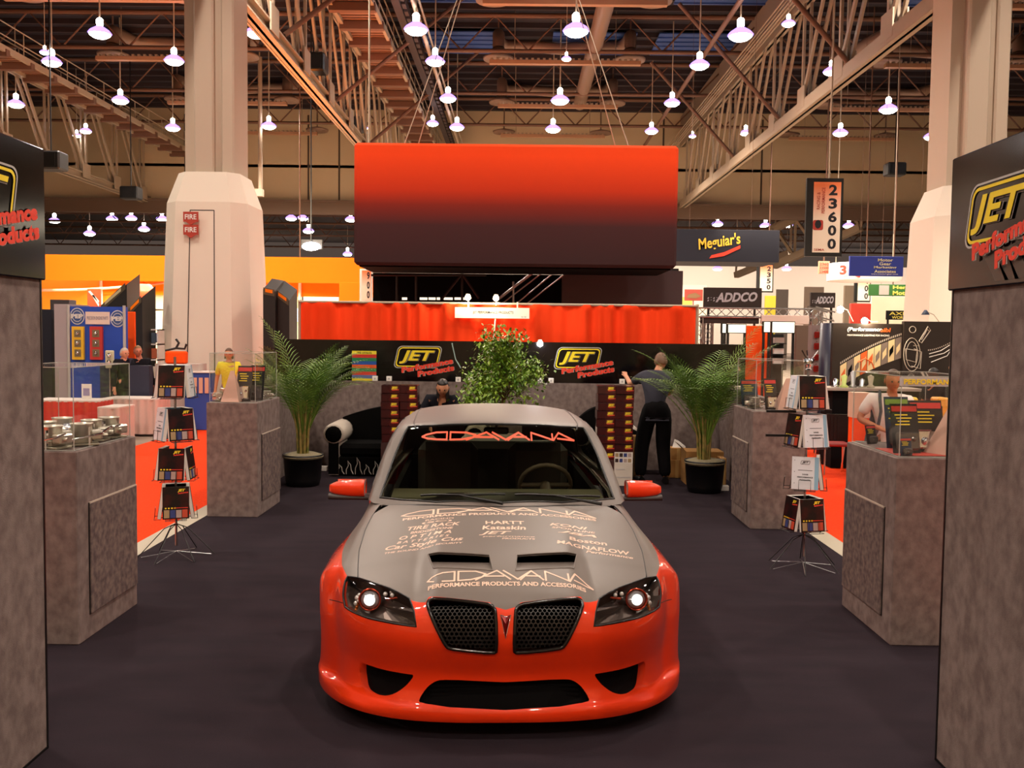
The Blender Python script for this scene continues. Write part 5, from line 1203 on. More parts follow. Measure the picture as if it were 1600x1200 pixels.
# ---------------------------------------------------------------- plants
def pot(t, r=.26, h=.42, z=0):
    b = MB(); b.lathe([(.001, 0), (r * .82, 0), (r * .9, h * .2), (r, h), (r * 1.03, h), (r * 1.03, h - .04), (r * .93, h - .04)], n=28); p_ = b.build('pot', M['black'], t)
    b = MB(); b.lathe([(.001, h - .0), (r * .6, h + .02), (r * 1.02, h - .015), (r * 1.04, h - .03), (r * 1.0, h - .05)], n=28); b.build('moss', M['soil'], p_)
def frond(b, base, az, L, lean, droop, n=26, lw=.0125, ll=.34):
    base = Vector(base); pts = []; d = Vector((cos(az), sin(az), 0)); up = Vector((0, 0, 1))
    th = lean * .8; p = base.copy(); step = L / n; pts.append(p.copy())
    for i in range(n):
        th += droop / n * (i / n) * 2; p = p + (d * sin(th) + up * cos(th)) * step; pts.append(p.copy())
    b.tube(pts, [max(.0022, .008 * (1 - i / n)) for i in range(n + 1)], 4, 1, caps=False)
    side = d.cross(up)
    for i in range(int(n * .32), n + 1):
        for k in (0,):
            q = pts[i] if k == 0 or i == n else pts[i].lerp(pts[i + 1], .5); tn = (pts[min(i + 1, n)] - pts[i - 1]).normalized(); u = (i + k - n * .3) / (n * .7)
            l_ = ll * (sin(pi * min(1, .15 + .85 * u)) * .8 + .25)
            for s_ in (-1, 1):
                dr = (side * s_ * .85 + tn * .65 + up * .10).normalized(); nv = dr.cross(tn).normalized()
                w = dr.cross(nv).normalized() * lw * .5
                a = q; m1 = q + dr * l_ * .5 - up * l_ * .03; e = q + dr * l_ - up * l_ * .22
                b.add([a - w * .4, a + w * .4, m1 + w, m1 - w, e], [(0, 1, 2, 3), (3, 2, 4)], 0)
def palm(x, y, lab, seed, spec, H=1.35):
    t = thing('potted_palm', (x, y, 0), lab, 'palm'); pot(t); rr = random.Random(seed)
    b = MB()
    for k in range(14):
        a = rr.uniform(0, 6.28); r_ = rr.uniform(.02, .09); b.tube([(r_ * cos(a), r_ * sin(a), .4), (r_ * 1.3 * cos(a), r_ * 1.3 * sin(a), .75), (r_ * 2.6 * cos(a), r_ * 2.6 * sin(a), 1.15)], [.019, .014, .008], 6)
    b.build('cane', mat('cane_tan', '#9a8048', .5, noise=(12, '#5d6a2c', .4, .7)), t)
    for k, (az, L, lean, droop) in enumerate(spec):
        b = MB(); r_ = .04; frond(b, (r_ * cos(az), r_ * sin(az), .62 + .12 * rr.random()), az, L, lean, droop); b.build('frond', [M['leaf'], mat('frond_stem', '#6f8a34', .5)], t)
    return t
rr = random.Random(5)
def specs(n, seed, extra):
    q = random.Random(seed); out = list(extra)
    for k in range(n): out.append((q.uniform(0, 6.28), q.uniform(.9, 1.35), q.uniform(.12, .55), q.uniform(.6, 1.5)))
    return out
palm(X_(472, 12.25, 700), 12.3, 'bushy potted palm in a black pot standing left of the car', 4, specs(38, 11, [(pi, 1.65, .15, .6), (2.7, 1.45, .12, .5), (0, 1.35, .3, 1.5), (.2, 1.25, .45, 1.5), (-.3, 1.2, .55, 1.3), (3.4, 1.3, .35, .8)]))
palm(X_(1103, 12.15, 700), 12.2, 'bushy potted palm in a black pot standing right of the car', 9, specs(36, 23, [(pi, 1.55, .45, .9), (3.3, 1.4, .35, .5), (2.9, 1.3, .55, 1.2), (.1, 1.75, .22, .7), (0, 1.6, .35, .9), (.4, 1.45, .3, .8), (pi, 1.3, .7, .8)]))
# ficus tree behind the car
fx, fy = X_(780, 12.6, 640), 12.7
t = thing('ficus_tree', (fx, fy, 0), 'round leafy green ficus tree rising behind the car roof', 'tree'); pot(t, .22, .35)
b = MB(); rr = random.Random(3)
b.tube([(0, 0, .33), (.02, 0, .8), (.05, .02, 1.2)], [.03, .026, .02], 8)
tips = []
for k in range(34):
    a = rr.uniform(0, 6.28); el = rr.uniform(-.2, 1.35); L = rr.uniform(.42, .66); s_ = Vector((.05, .02, 1.1 + rr.random() * .25)); e = s_ + Vector((cos(a) * cos(el) * L, sin(a) * cos(el) * L * .9, sin(el) * L * 1.2 + .05)); mid = s_.lerp(e, .5) + Vector((0, 0, .05)); b.tube([s_, mid, e], [.010, .007, .003], 5); tips += [mid, e, s_.lerp(e, .75), e + Vector((0, 0, -.12))]
b.build('trunk', M['bark'], t)
b = MB()
for k in range(4600):
    c = rr.choice(tips) + Vector([rr.gauss(0, .085) for _ in range(3)]); c.z = max(c.z, .98); a = rr.uniform(0, 6.28); d = Vector((cos(a), sin(a), rr.uniform(-1.2, .1))).normalized(); s_ = d.cross(Vector((0, 0, 1))).normalized(); n_v = s_.cross(d); L = rr.uniform(.05, .085); w = L * .26
    b.add([c, c + d * L * .45 + s_ * w - n_v * .004, c + d * L - n_v * .012, c + d * L * .45 - s_ * w - n_v * .004], [(0, 1, 2, 3)])
tag(b.build('foliage', M['ficus'], t), kind='stuff')

# ================================================================ hanging box sign with its platform, behind the drape
SY = 20.0
p0, p1 = at(553, 222, SY), at(1057, 419, SY); gm = bpy.data.materials.new('orange_to_plum_print'); gm.use_nodes = True; nt = gm.node_tree; bs = nt.nodes['Principled BSDF']; bs.inputs['Roughness'].default_value = .7; bs.inputs['Specular IOR Level'].default_value = .15
tc = nt.nodes.new('ShaderNodeTexCoord'); sx = nt.nodes.new('ShaderNodeSeparateXYZ'); rp = nt.nodes.new('ShaderNodeValToRGB'); nt.links.new(tc.outputs['Generated'], sx.inputs[0]); nt.links.new(sx.outputs['Z'], rp.inputs[0]); nt.links.new(rp.outputs[0], bs.inputs['Base Color'])
rp.color_ramp.elements[0].position = .05; rp.color_ramp.elements[0].color = (*lin('#3a2628'), 1); rp.color_ramp.elements[1].position = .90; rp.color_ramp.elements[1].color = (.95, .075, .012, 1)
for ps, c in ((.33, '#46292b'), (.50, '#862c22'), (.62, '#c93a1c')): e = rp.color_ramp.elements.new(ps); e.color = (*lin(c), 1)
cx = (p0.x + p1.x) / 2; w = p1.x - p0.x; h = p0.z - p1.z
t = thing('box_sign', (cx, SY + 1.15, p1.z), 'huge hanging fabric box fading from orange at the top to dark plum below', 'hanging sign')
b = MB(); b.box((-w / 2, -1.15, 0), (w / 2, 1.15, h), bev=.06); b.build('fabric_box', gm, t)
b = MB(); b.box((-w / 2 + .1, -1.0, -.03), (w / 2 - .1, 1.0, .01)); b.build('underside', M['matte'], t)
b = MB()
for x in (-w * .35, w * .35):
    for q in (-.9, .9): b.tube([(x, q, h), (0 if abs(x) < 0 else x * .4, 0, h + 4.5)], .012, 5)
    b.tube([(x * .4, 0, h + 4.5), (x * .4, 0, 17.4 - p1.z)], .012, 5)
b.build('suspension_cable', M['galv'], t)
PY = 23.6
t = thing('upper_deck', (cx, PY, 0), 'dark two-storey stand structure under the hanging box sign', 'stand')
def P(px, py, Y=PY): q = at(px, py, Y); return (q.x - cx, q.z)
b = MB(); a, c = P(580, 425), P(1052, 640); b.box((a[0], .3, 0), (c[0], .8, a[1] - .0)); b.build('back_panel', M['matte'], t)
b = MB(); a, c = P(580, 424), P(1052, 430); b.box((a[0], -.8, c[1]), (c[0], .3, a[1] + .1)); b.build('deck_slab', M['black'], t)
b = MB(); a, c = P(876, 425), P(1053, 640); b.box((a[0], -.9, 0), (c[0], -.75, a[1])); b.build('plum_panel', mat('plum_panel', '#3d2a2c', .7), t)
b = MB()
for k, (x0, y0, x1, y1) in enumerate(((770, 474, 835, 424), (785, 474, 850, 424), (805, 476, 868, 424), (820, 477, 880, 430))):
    a, c = P(x0, y0, PY - 1), P(x1, y1, PY - 1); b.tube([(a[0], -1, a[1]), (c[0], -1, c[1])], .04 if k == 0 else .018, 6)
a, c = P(802, 478, PY - 1), P(802, 440, PY - 1); b.tube([(a[0], -1, a[1]), (c[0], -1, c[1])], .03, 6); b.build('stair_rail', M['steel'], t)
b = MB()
for x0, y0, x1, y1 in ((690, 468, 722, 428), (722, 428, 748, 466), (580, 430, 760, 430), (722, 430, 722, 470), (650, 430, 650, 470), (620, 430, 620, 470)):
    a, c = P(x0, y0, PY - .6), P(x1, y1, PY - .6); b.tube([(a[0], -.6, a[1]), (c[0], -.6, c[1])], .03, 5)
b.build('frame_truss', mat('dim_truss', '#3a3230', .5, .6), t)
b = MB()
for x0, x1 in ((626, 634), (654, 666), (668, 679), (681, 686), (692, 706), (709, 727)):
    a, c = P(x0, 464), P(x1, 468); b.box((a[0], .27, c[1]), (c[0], .3, a[1]))
b.build('lit_strip', glow('strip_warm', (1, .82, .62), 1.3), t)

# ---------------------------------------------------------------- hanging number signs and banners
def panel_sign(px0, py0, px1, py1, Y, name, label, base, draw, mats, pole=None, d=.12, cat='hanging sign', rzs=0):
    a, c = at(px0, py0, Y), at(px1, py1, Y); w, h = c.x - a.x, a.z - c.z; t = thing(name, ((a.x + c.x) / 2, Y, c.z), label, cat)
    b = MB(); b.box((-w / 2, 0, 0), (w / 2, d, h), bev=.01); b.build('panel', base, t)
    if draw: b = MB(); draw(b, w, h); b.build('print', mats, t)
    if pole: b = MB(); [b.tube([(x * w, d / 2, h), (x * w, d / 2, (17.4 if Y < 65 else 13.3) - c.z)], .03 if len(pole) == 1 else .006, 6) for x in pole]; b.build('hanging_pole', M['galv'] if len(pole) == 1 and Y < 40 else brown, t)
    if not pole and Y > 20: b = MB(); [b.tube([(x * w, d + .03, -c.z), (x * w, d + .03, h * .9)], .035, 6) for x in (-.4, .4)]; b.build('sign_post', M['black'], t)
    return t, w, h
signface = bpy.data.materials.new('sign_face_orange_fade'); signface.use_nodes = True; nt = signface.node_tree
tc = nt.nodes.new('ShaderNodeTexCoord'); sx = nt.nodes.new('ShaderNodeSeparateXYZ'); rp = nt.nodes.new('ShaderNodeValToRGB'); nt.links.new(tc.outputs['Generated'], sx.inputs[0]); nt.links.new(sx.outputs['Z'], rp.inputs[0]); nt.links.new(rp.outputs[0], nt.nodes['Principled BSDF'].inputs['Base Color'])
rp.color_ramp.elements[0].position = .45; rp.color_ramp.elements[0].color = (*lin('#f5e6d2'), 1); rp.color_ramp.elements[1].position = .95; rp.color_ramp.elements[1].color = (*lin('#f0804a'), 1)
ink = mat('sign_ink_black', '#14121c', .6); inkred = mat('sign_ink_red', '#b23a2c', .6)
def numsign(digits, extra=True):
    def f(b, w, h):
        y = -.012; b.quad((-w * .31, y, h * .05), (w * .43, y, h * .05), (w * .43, y, h * .95), (-w * .31, y, h * .95), 0)
        n = len(digits); dh = h * .86 / n
        for k, ch in enumerate(digits): b.text(ch, (w * .10, y - .006, h * .93 - dh * (k + 1) + dh * .14), (1, 0, 0), (0, 0, 1), w * .23, dh * .78, 1, .035)
        if extra:
            b.text('RACING &', (-w * .13, y - .006, h * .60), (0, 0, 1), (-1, 0, 0), h * .22, w * .09, 2, .01); b.text('PERFORMANCE', (-w * .0, y - .006, h * .55), (0, 0, 1), (-1, 0, 0), h * .33, w * .09, 2, .01)
            b.sheet(rrect(w * .28, h * .13, w * .05, 3), (1, 0, 0), (0, 0, 1), (-w * .17, y - .004, h * .40), 2); b.sheet([(cos(k * pi / 4) * w * .09, sin(k * pi / 4) * w * .12) for k in range(8)], (1, 0, 0), (0, 0, 1), (-w * .17, y - .008, h * .41), 1); b.text('SEMA', (-w * .26, y - .006, h * .07), (1, 0, 0), (0, 0, 1), w * .28, h * .03, 2, .01)
    return f
t, w, h = panel_sign(1261, 278, 1315, 401, 30, 'aisle_sign', 'tall black-framed aisle sign reading 23600 hung on a white pole', M['black'], numsign('23600'), [signface, ink, inkred], (.12,))
panel_sign(1183, 412, 1208, 457, 48, 'aisle_sign', 'smaller aisle sign reading 2350 below the dark blue banner', M['black'], numsign('2350', False), [signface, ink, inkred], (.2,))
panel_sign(1336, 430, 1360, 472, 44, 'aisle_sign', 'partly hidden aisle sign ending in 400 left of the green banner', M['black'], numsign('400', False), [signface, ink, inkred], (.2,))
panel_sign(1383, 463, 1400, 486, 50, 'aisle_sign', 'tiny dark blue aisle sign reading 20 under the green banner', M['black'], numsign('20', False), [signface, ink, inkred], (.2,))
panel_sign(562, 420, 581, 472, 27, 'aisle_sign', 'white aisle sign ending in 900 just left of the dark upper deck', M['white'], numsign('900', False), [signface, ink, inkred], (.2,))
panel_sign(457, 448, 473, 480, 45, 'aisle_sign', 'dark number sign above the left end of the orange-red drape', M['black'], numsign('2410', False), [signface, ink, inkred], (.2,))
gold = mat('gold_lettering', '#e0b83a', .5)
def mg(b, w, h): b.text("Meguiar's", (-w * .255, -.02, h * .26), (1, 0, .16), (-.16, 0, 1), w * .40, h * .46, 0, .02, .12); b.add([(-w * .16, -.016, h * .10), (-w * .02, -.016, h * .18), (w * .13, -.016, h * .42), (w * .13, -.016, h * .52), (-w * .02, -.016, h * .30), (-w * .14, -.016, h * .20)], [(0, 1, 4, 5), (1, 2, 3, 4)], 1)
panel_sign(1053, 358, 1217, 410, 38, 'hanging_banner', 'wide dark navy banner with slanted gold lettering right of the box sign', M['navy'], mg, [gold, M['red']], (-.3, .3), 2.5)
def ad(b, w, h):
    b.text('ADDCO', (-w * .30, -.015, h * .25), (1, 0, .03), (0, 0, 1), w * .72, h * .48, 0, .04, .25)
    for k in range(8): b.quad((-w * .44 + k % 4 * w * .05, -.016, h * (.3 + .12 * (k // 4)) + k % 2 * h * .06), (-w * .42 + k % 4 * w * .05, -.016, h * (.3 + .12 * (k // 4)) + k % 2 * h * .06), (-w * .41 + k % 4 * w * .05, -.016, h * (.38 + .12 * (k // 4))), (-w * .43 + k % 4 * w * .05, -.016, h * (.38 + .12 * (k // 4))), 0)
bn = mat('banner_brown_black', '#2b2220', .7)
panel_sign(1100, 449, 1190, 481, 26, 'stand_sign', 'dark sign with chunky silver letters above the metal truss arch', bn, ad, [mat('silver_letters', '#b9b8c4', .4, .3)], None, .1, 'sign')
panel_sign(1267, 457, 1305, 481, 26, 'stand_sign', 'smaller repeat of the silver-lettered sign nearer the 23600 sign', bn, ad, [_mats['silver_letters']], None, .1, 'sign')
yel = mat('sign_yellow', '#f2e26a', .5)
def hm(b, w, h): b.text('Hemmings', (-w * .12, -.015, h * .52), (1, 0, 0), (0, 0, 1), w * .58, h * .38, 0, .03); b.text('Motor News', (-w * .12, -.015, h * .08), (1, 0, 0), (0, 0, 1), w * .62, h * .36, 0, .03); b.quad((-w * .34, -.014, h * .08), (-w * .18, -.014, h * .08), (-w * .18, -.014, h * .92), (-w * .34, -.014, h * .92), 1)
panel_sign(1358, 444, 1455, 463, 42, 'hanging_banner', 'green banner with yellow serif lettering beside the right column', mat('banner_green', '#2f6a30', .6), hm, [yel, M['grey']], (-.3, .3), .1)
def mgear(b, w, h):
    for k, (s_, ww) in enumerate((('Motor', .28), ('Gear', .22), ('Marketing', .42), ('Associates', .40))): b.text(s_, (w * .16 - w * ww / 2, -.015, h * (.74 - .19 * k)), (1, 0, 0), (0, 0, 1), w * ww, h * .15, 0, .02)
    b.text('www.motor-gear.com', (-w * .1, -.015, h * .06), (1, 0, 0), (0, 0, 1), w * .5, h * .07, 1, .01)
panel_sign(1328, 400, 1411, 432, 36, 'hanging_banner', 'blue banner with pale stacked lettering in front of a white ring sign', mat('banner_blue', '#2c3c9a', .6), mgear, [mat('pale_yellow', '#e8e0b0', .5), M['white']], (-.3, .3), .1)
p = at(1350, 425, 40); t = thing('ring_sign', tuple(p), 'white round ring sign behind the blue banner', 'hanging sign'); rr_ = X_(1405, 40) - X_(1350, 40)
b = MB(); b.lathe([(rr_, -.38), (rr_, .34), (rr_ - .05, .34), (rr_ - .05, -.38), (rr_, -.38)], n=36); b.build('ring', M['white'], t)
b = MB(); b.lathe([(.32, 0), (.20, 0)], (-rr_ * .45, -rr_ * .90, 0), 18, 0, 'y'); b.text('3', (-rr_ * .9, -rr_ * .62, -.2), (.7, -.7, 0), (0, 0, 1), .3, .4, 0, .05); b.build('ring_print', mat('ring_print_red', '#e0503a', .6), t)
b = MB(); b.tube([(-rr_ * .8, 0, .3), (-rr_ * .8, 0, 17.4 - p.z)], .015, 5); b.tube([(rr_ * .8, 0, .3), (rr_ * .8, 0, 17.4 - p.z)], .015, 5); b.build('hanging_cable', M['galv'], t)
def los(b, w, h):
    for k in range(3): b.text(['2360', '23500', '23400'][k], (-w * .4, -.012, h * (.66 - .3 * k)), (1, 0, 0), (0, 0, 1), w * .8, h * .22, 0, .02)
panel_sign(1279, 408, 1296, 428, 40, 'hanging_banner', 'small square orange and white sign left of the white ring sign', mat('sign_salmon', '#f0a080', .6), los, [inkred], (0,), .05)
def yb(b, w, h): b.text('AXLE', (-w * .4, -.01, h * .5), (1, 0, 0), (0, 0, 1), w * .8, h * .35, 0, .02); b.text('WORLD', (-w * .3, -.01, h * .1), (1, 0, 0), (0, 0, 1), w * .6, h * .3, 0, .02)
panel_sign(1385, 485, 1428, 500, 30, 'stand_sign', 'black sign with small yellow lettering under the green banner', M['black'], yb, [yel], None, .06, 'sign')
panel_sign(1040, 430, 1056, 460, 30, 'stand_sign', 'small blue sign with a yellow disc at the right edge of the upper deck', mat('sign_blue2', '#2a5a80', .6), lambda b, w, h: b.sheet([(cos(k * pi / 8) * w * .35, sin(k * pi / 8) * w * .35) for k in range(16)], (1, 0, 0), (0, 0, 1), (0, -.01, h * .5), 0), [yel], None, .06, 'sign')

# ---------------------------------------------------------------- left-hand stands
def flat(px0, py0, px1, py1, Y, m, name, lab, cat='panel', d=.1, z0=None, draw=None, mats=None, group=None):
    a, c = at(px0, py0, Y), at(px1, py1, Y); zb_ = c.z if z0 is None else z0; w, h = c.x - a.x, a.z - zb_
    b = MB(); b.box((-w / 2, 0, 0), (w / 2, d, h), bev=min(.01, d / 4)); 
    if c.z > 3 and z0 is None and Y > 50: b.box((-.03, d, -c.z), (.03, d + .05, h * .5))
    if draw:
        t = thing(name, ((a.x + c.x) / 2, Y, zb_), lab, cat, 0, group); b.build('panel', m, t); b = MB(); draw(b, w, h); b.build('print', mats, t); return t
    o = b.build(name, m); o.location = ((a.x + c.x) / 2, Y, zb_); return tag(o, lab, cat, group)
# orange canopy
cyl = (X_(40, 31), X_(566, 31)); zc0, zc1 = Z_(300, 440, 31), Z_(300, 400, 31)
t = thing('canopy', ((cyl[0] + cyl[1]) / 2, 34, 0), 'broad bright orange canopy over the stands behind the left column', 'canopy'); w = cyl[1] - cyl[0]
for nm, y0, za, zb_ in (('front_fascia', -3, zc0, zc1), ('rear_fascia', 2.6, zc0 - .25, zc1 - .35)):
    b = MB(); b.box((-w / 2, y0, za), (w / 2, y0 + .06, zb_)); b.build(nm, M['canopy'], t)
b = MB(); b.box((-w / 2, -2.9, zc1 - .1), (w / 2, 2.6, zc1 - .05)); b.build('canopy_roof', M['canopy'], t)
b = MB()
for x in (-w / 2 + .1, -w * .18, w * .2, w / 2 - .1):
    for y in (-2.8, 2.5): b.tube([(x, y, 0), (x, y, zc1 - .1)], .06, 8)
b.build('canopy_post', M['white'], t)
flat(45, 430, 190, 640, 36.8, mat('backdrop_yellow', '#ff9d20', .9), 'backdrop', 'yellow-orange backdrop under the canopy at far left', 'backdrop', z0=0)
flat(190, 425, 266, 640, 37.0, mat('backdrop_cream', '#ecd8b4', .9), 'backdrop', 'cream backdrop just left of the column cover', 'backdrop', z0=0)
flat(412, 440, 470, 640, 37.0, _mats['backdrop_cream'], 'backdrop', 'cream backdrop between the column cover and the left palm', 'backdrop', z0=0)
flat(474, 444, 528, 640, 39, mat('backdrop_white', '#f2dcc4', .9), 'backdrop', 'pale backdrop above the left end of the drape', 'backdrop', z0=0)
flat(530, 441, 567, 640, 29, M['canopy'], 'backdrop', 'orange panel just left of the 900 sign', 'backdrop', z0=0)
b = MB()
for s_ in (0, .12): b.tube([(X_(56 + 215 * u / 10, 33) , 33, Z_(100, 454 - (u / 10) ** 2 * 16, 33) + s_ * 0) for u in range(11)], .05, 6)
o = b.build('fabric_swag', mat('swag_pink', '#ffc0a0', .8)); recenter(o, (X_(100, 33), 33, Z_(100, 454, 33))); tag(o, 'thin pale fabric swag stretched under the orange canopy', 'swag')
p = at(225, 456, 31.6); t = thing('round_lamp', tuple(p), 'big glossy red ball hanging under the canopy', 'ball'); b = MB(); b.ball((0, 0, 0), .33, 20); b.build('globe', mat('ball_red', '#f04a2a', .3), t); b = MB(); b.tube([(0, 0, .3), (0, 0, zc1 - .1 - p.z)], .01, 5); b.build('cord', M['black'], t)
# blue stand with round badges
BY = 19.0; L_ = lambda px: X_(px, BY, 520)
t = thing('exhibit_stand', ((L_(110) + L_(196)) / 2, BY, 0), 'blue stand wall with round badges and yellow and red display panels', 'stand'); cx = t.location.x
b = MB(); b.box((L_(110) - cx, 0, 0), (L_(196) - cx, .12, Z_(150, 479, BY))); w_ = b.build('wall_panel', M['blue'], t)
b = MB(); b.box((L_(85) - cx, .0, 0), (L_(109) - cx, .9, Z_(95, 475, BY))); b.build('side_panel', mat('lavender_grey', '#a89a9e', .8), t)
b = MB()
for x in (108, 195): b.tube([(L_(x) - cx, -.02, 0), (L_(x) - cx, -.02, Z_(150, 477, BY))], .03, 6)
b.build('post', M['grey'], t)
b = MB()
for px, py in ((121, 494), (184, 498)):
    q = at(px, py, BY); x, z = q.x - cx, q.z; C_ = lambda r_: [(cos(k * pi / 12) * r_, sin(k * pi / 12) * r_ * 1.15) for k in range(24)]
    b.sheet(C_(.15), (1, 0, 0), (0, 0, 1), (x, -.006, z), 0); b.sheet(C_(.135), (1, 0, 0), (0, 0, 1), (x, -.009, z), 1); b.ring(C_(.10), C_(.09), (1, 0, 0), (0, 0, 1), (x, -.012, z), 0); b.text('PEP', (x - .125, -.016, z - .045), (1, 0, 0), (0, 0, 1), .25, .09, 0, .05)
q0, q1 = at(134, 487, BY), at(172, 507, BY); b.box((q0.x - cx, -.02, q1.z), (q1.x - cx, -.004, q0.z), 2); b.text('PRECISION ENGINE PARTS', (q0.x - cx + .03, -.024, (q0.z + q1.z) / 2 - .035), (1, 0, 0), (0, 0, 1), q1.x - q0.x - .06, .07, 3, .01)
b.build('badge_print', [mat('badge_white', '#dcd8d4', .6), mat('badge_blue', '#3a5590', .6), mat('sign_pinkwhite', '#e6cfc4', .6), mat('print_grey', '#8a8296', .6)], w_)
for x0, x1, c, nm in ((114, 133, '#e6b428', 'yellow_display'), (142, 162, '#c2342e', 'red_display')):
    a, c_ = at(x0, 510, BY), at(x1, 562, BY); b = MB(); b.box((a.x - cx, -.06, c_.z), (c_.x - cx, 0, a.z), 0); mw = (c_.x - a.x)
    for k in range(3): zz = a.z - .07 - k * .20; b.box((a.x - cx + mw * .22, -.066, zz - .15), (c_.x - cx - mw * .22, -.058, zz), 1); b.ball(((a.x + c_.x) / 2 - cx, -.07, zz - .07), .04, 8, 2)
    b.build(nm, [mat(nm + '_frame', c, .6), mat('display_tan', '#7a6a50', .6), M['chrome']], t)
a = at(171, 560, BY - .4); b = MB(); b.box((-.09, 0, -.2), (.09, .03, .16), 0, bev=.02); b.ball((0, -.02, .06), .05, 8, 1); b.ball((0, -.02, -.07), .05, 8, 1); b.tube([(0, .02, -.2), (0, .02, -a.z)], .02, 6, 1); o = b.build('sample_board', [mat('board_cream', '#cfc8a8', .4), M['chrome']]); o.location = tuple(a); tag(o, 'small upright board with two chrome discs before the blue stand', 'display')
flat(57, 483, 83, 640, 19.6, M['navy'], 'partition', 'dark navy panel beside the left tower', 'panel', .5, z0=0)
flat(196, 487, 212, 650, 19.8, M['orange'], 'partition', 'narrow orange-red panel right of the blue stand', 'panel', .06, z0=0)
flat(78, 468, 108, 486, 24, mat('dim_grey', '#4a4448', .8), 'partition', 'grey header box above the navy panel', 'panel', .4, z0=0)
flat(136, 451, 159, 640, 26, mat('poster_red', '#e0502c', .5), 'poster', 'red poster with white diagonal streaks behind the blue stand', 'poster', .08, z0=0, draw=lambda b, w, h: [b.add([(-w * .4 + k * .1, -.01, h - .08 - .1 * k), (-w * .25 + k * .1, -.01, h - .06 - .1 * k), (w * .42, -.01, h - .34 - .1 * k), (w * .36, -.01, h - .40 - .1 * k)], [(0, 1, 2, 3)]) for k in range(2)], mats=[M['white']])
kb = mat('kiosk_black', '#1a1716', .5)
def kiosk(px0, px1, py_lo, py_hi, Y, lab, face, flip=1):
    a, c = at(px0, py_lo, Y), at(px1, py_hi, Y); w = c.x - a.x; t = thing('kiosk', ((a.x + c.x) / 2, Y + .4, 0), lab, 'kiosk', 0, 'slant-topped kiosks')
    b = MB(); hl, hr = (a.z, c.z) if flip > 0 else (c.z, a.z)
    b.add([(-w / 2, -.4, 0), (w / 2, -.4, 0), (w / 2, .4, 0), (-w / 2, .4, 0), (-w / 2, -.4, hl), (w / 2, -.4, hr), (w / 2, .4, hr + .3), (-w / 2, .4, hl + .3)], [(0, 1, 5, 4), (1, 2, 6, 5), (2, 3, 7, 6), (3, 0, 4, 7), (4, 5, 6, 7)]); b.build('kiosk_body', kb, t)
    b = MB(); b.add([(-w * .46, -.41, hl - .12), (w * .46, -.41, hr - .12), (w * .46, -.42, hr + .04), (-w * .46, -.42, hl + .04)], [(0, 1, 2, 3)]); b.add([(-w * .3, -.425, hl * .8 + hr * .2 - .06), (w * .3, -.425, hr * .8 + hl * .2 - .06), (w * .3, -.425, hr * .8 + hl * .2 + .02), (-w * .3, -.425, hl * .8 + hr * .2 + .02)], [(0, 1, 2, 3)], 1); b.build('kiosk_screen', [mat('kiosk_trim', '#5c5240', .4), face], t)
kiosk(156, 198, 480, 444, 23, 'large black kiosk with a slanted top behind the blue stand', mat('screen_cream', '#d8cca0', .4))
kiosk(200, 222, 486, 464, 21.5, 'narrow black kiosk with an orange face right of the blue stand', M['canopy'])
kiosk(411, 430, 455, 452, 22, 'black kiosk with an orange face between the column cover and the left palm', M['canopy'], -1)
kiosk(431, 452, 455, 470, 22.2, 'black kiosk close behind the left palm fronds', M['canopy'])
for px, py, r_, lab, m_ in ((232, 508, .30, 'white flare lamp beside the narrow kiosk', glow('flare_white', (1, .97, 1), 6)), (258, 527, .28, 'violet-white lamp just left of the column cover', glow('flare_violet', (.85, .7, 1), 6)), (449, 492, .4, 'white lit panel behind the left palm', glow('flare_warm', (1, .95, .85), 3))):
    q = at(px, py, 26); t = thing('stand_lamp', (q.x, 26, 0), lab, 'lamp'); b = MB(); b.ball((0, 0, q.z), r_, 12, sc=(1.2, .5, .6)); b.build('bulb', m_, t); b = MB(); b.tube([(0, .1, 0), (0, .1, q.z)], .03, 6); b.build('lamp_pole', M['black'], t)
p = at(238, 486, 24); b = MB(); b.lathe([(.001, 0), (.4, .02), (.42, .05), (.001, .06)], n=16); b.tube([(0, 0, 0), (0, 0, -p.z)], .03, 6); b.lathe([(.001, -p.z), (.3, -p.z), (.3, -p.z + .03)], n=16); o = b.build('bar_table', M['galv']); o.location = tuple(p); tag(o, 'small round-topped stand left of the column cover', 'table')
t = thing('shelf_unit', (X_(236, 22), 22, 0), 'shelf unit with pictures and pale goods left of the column cover', 'shelf'); b = MB(); hh = Z_(236, 514, 22)
b.box((-.18, 0, 0), (-.15, .4, hh)); b.box((.15, 0, 0), (.18, .4, hh)); [b.box((-.18, 0, z), (.18, .4, z + .03)) for z in (hh - .03, hh - .38, hh - .75, .9, .4)]; b.build('shelf_frame', M['white'], t)
for k, (z, c) in enumerate(((hh - .33, '#4a5a6a'), (hh - .70, '#c86a4a'), (.94, '#e8dcc8'))): b = MB(); b.box((-.13, .02, z), (.13, .05, z + .24)); b.build('shelf_picture', mat('picture_' + c, c, .5), t)
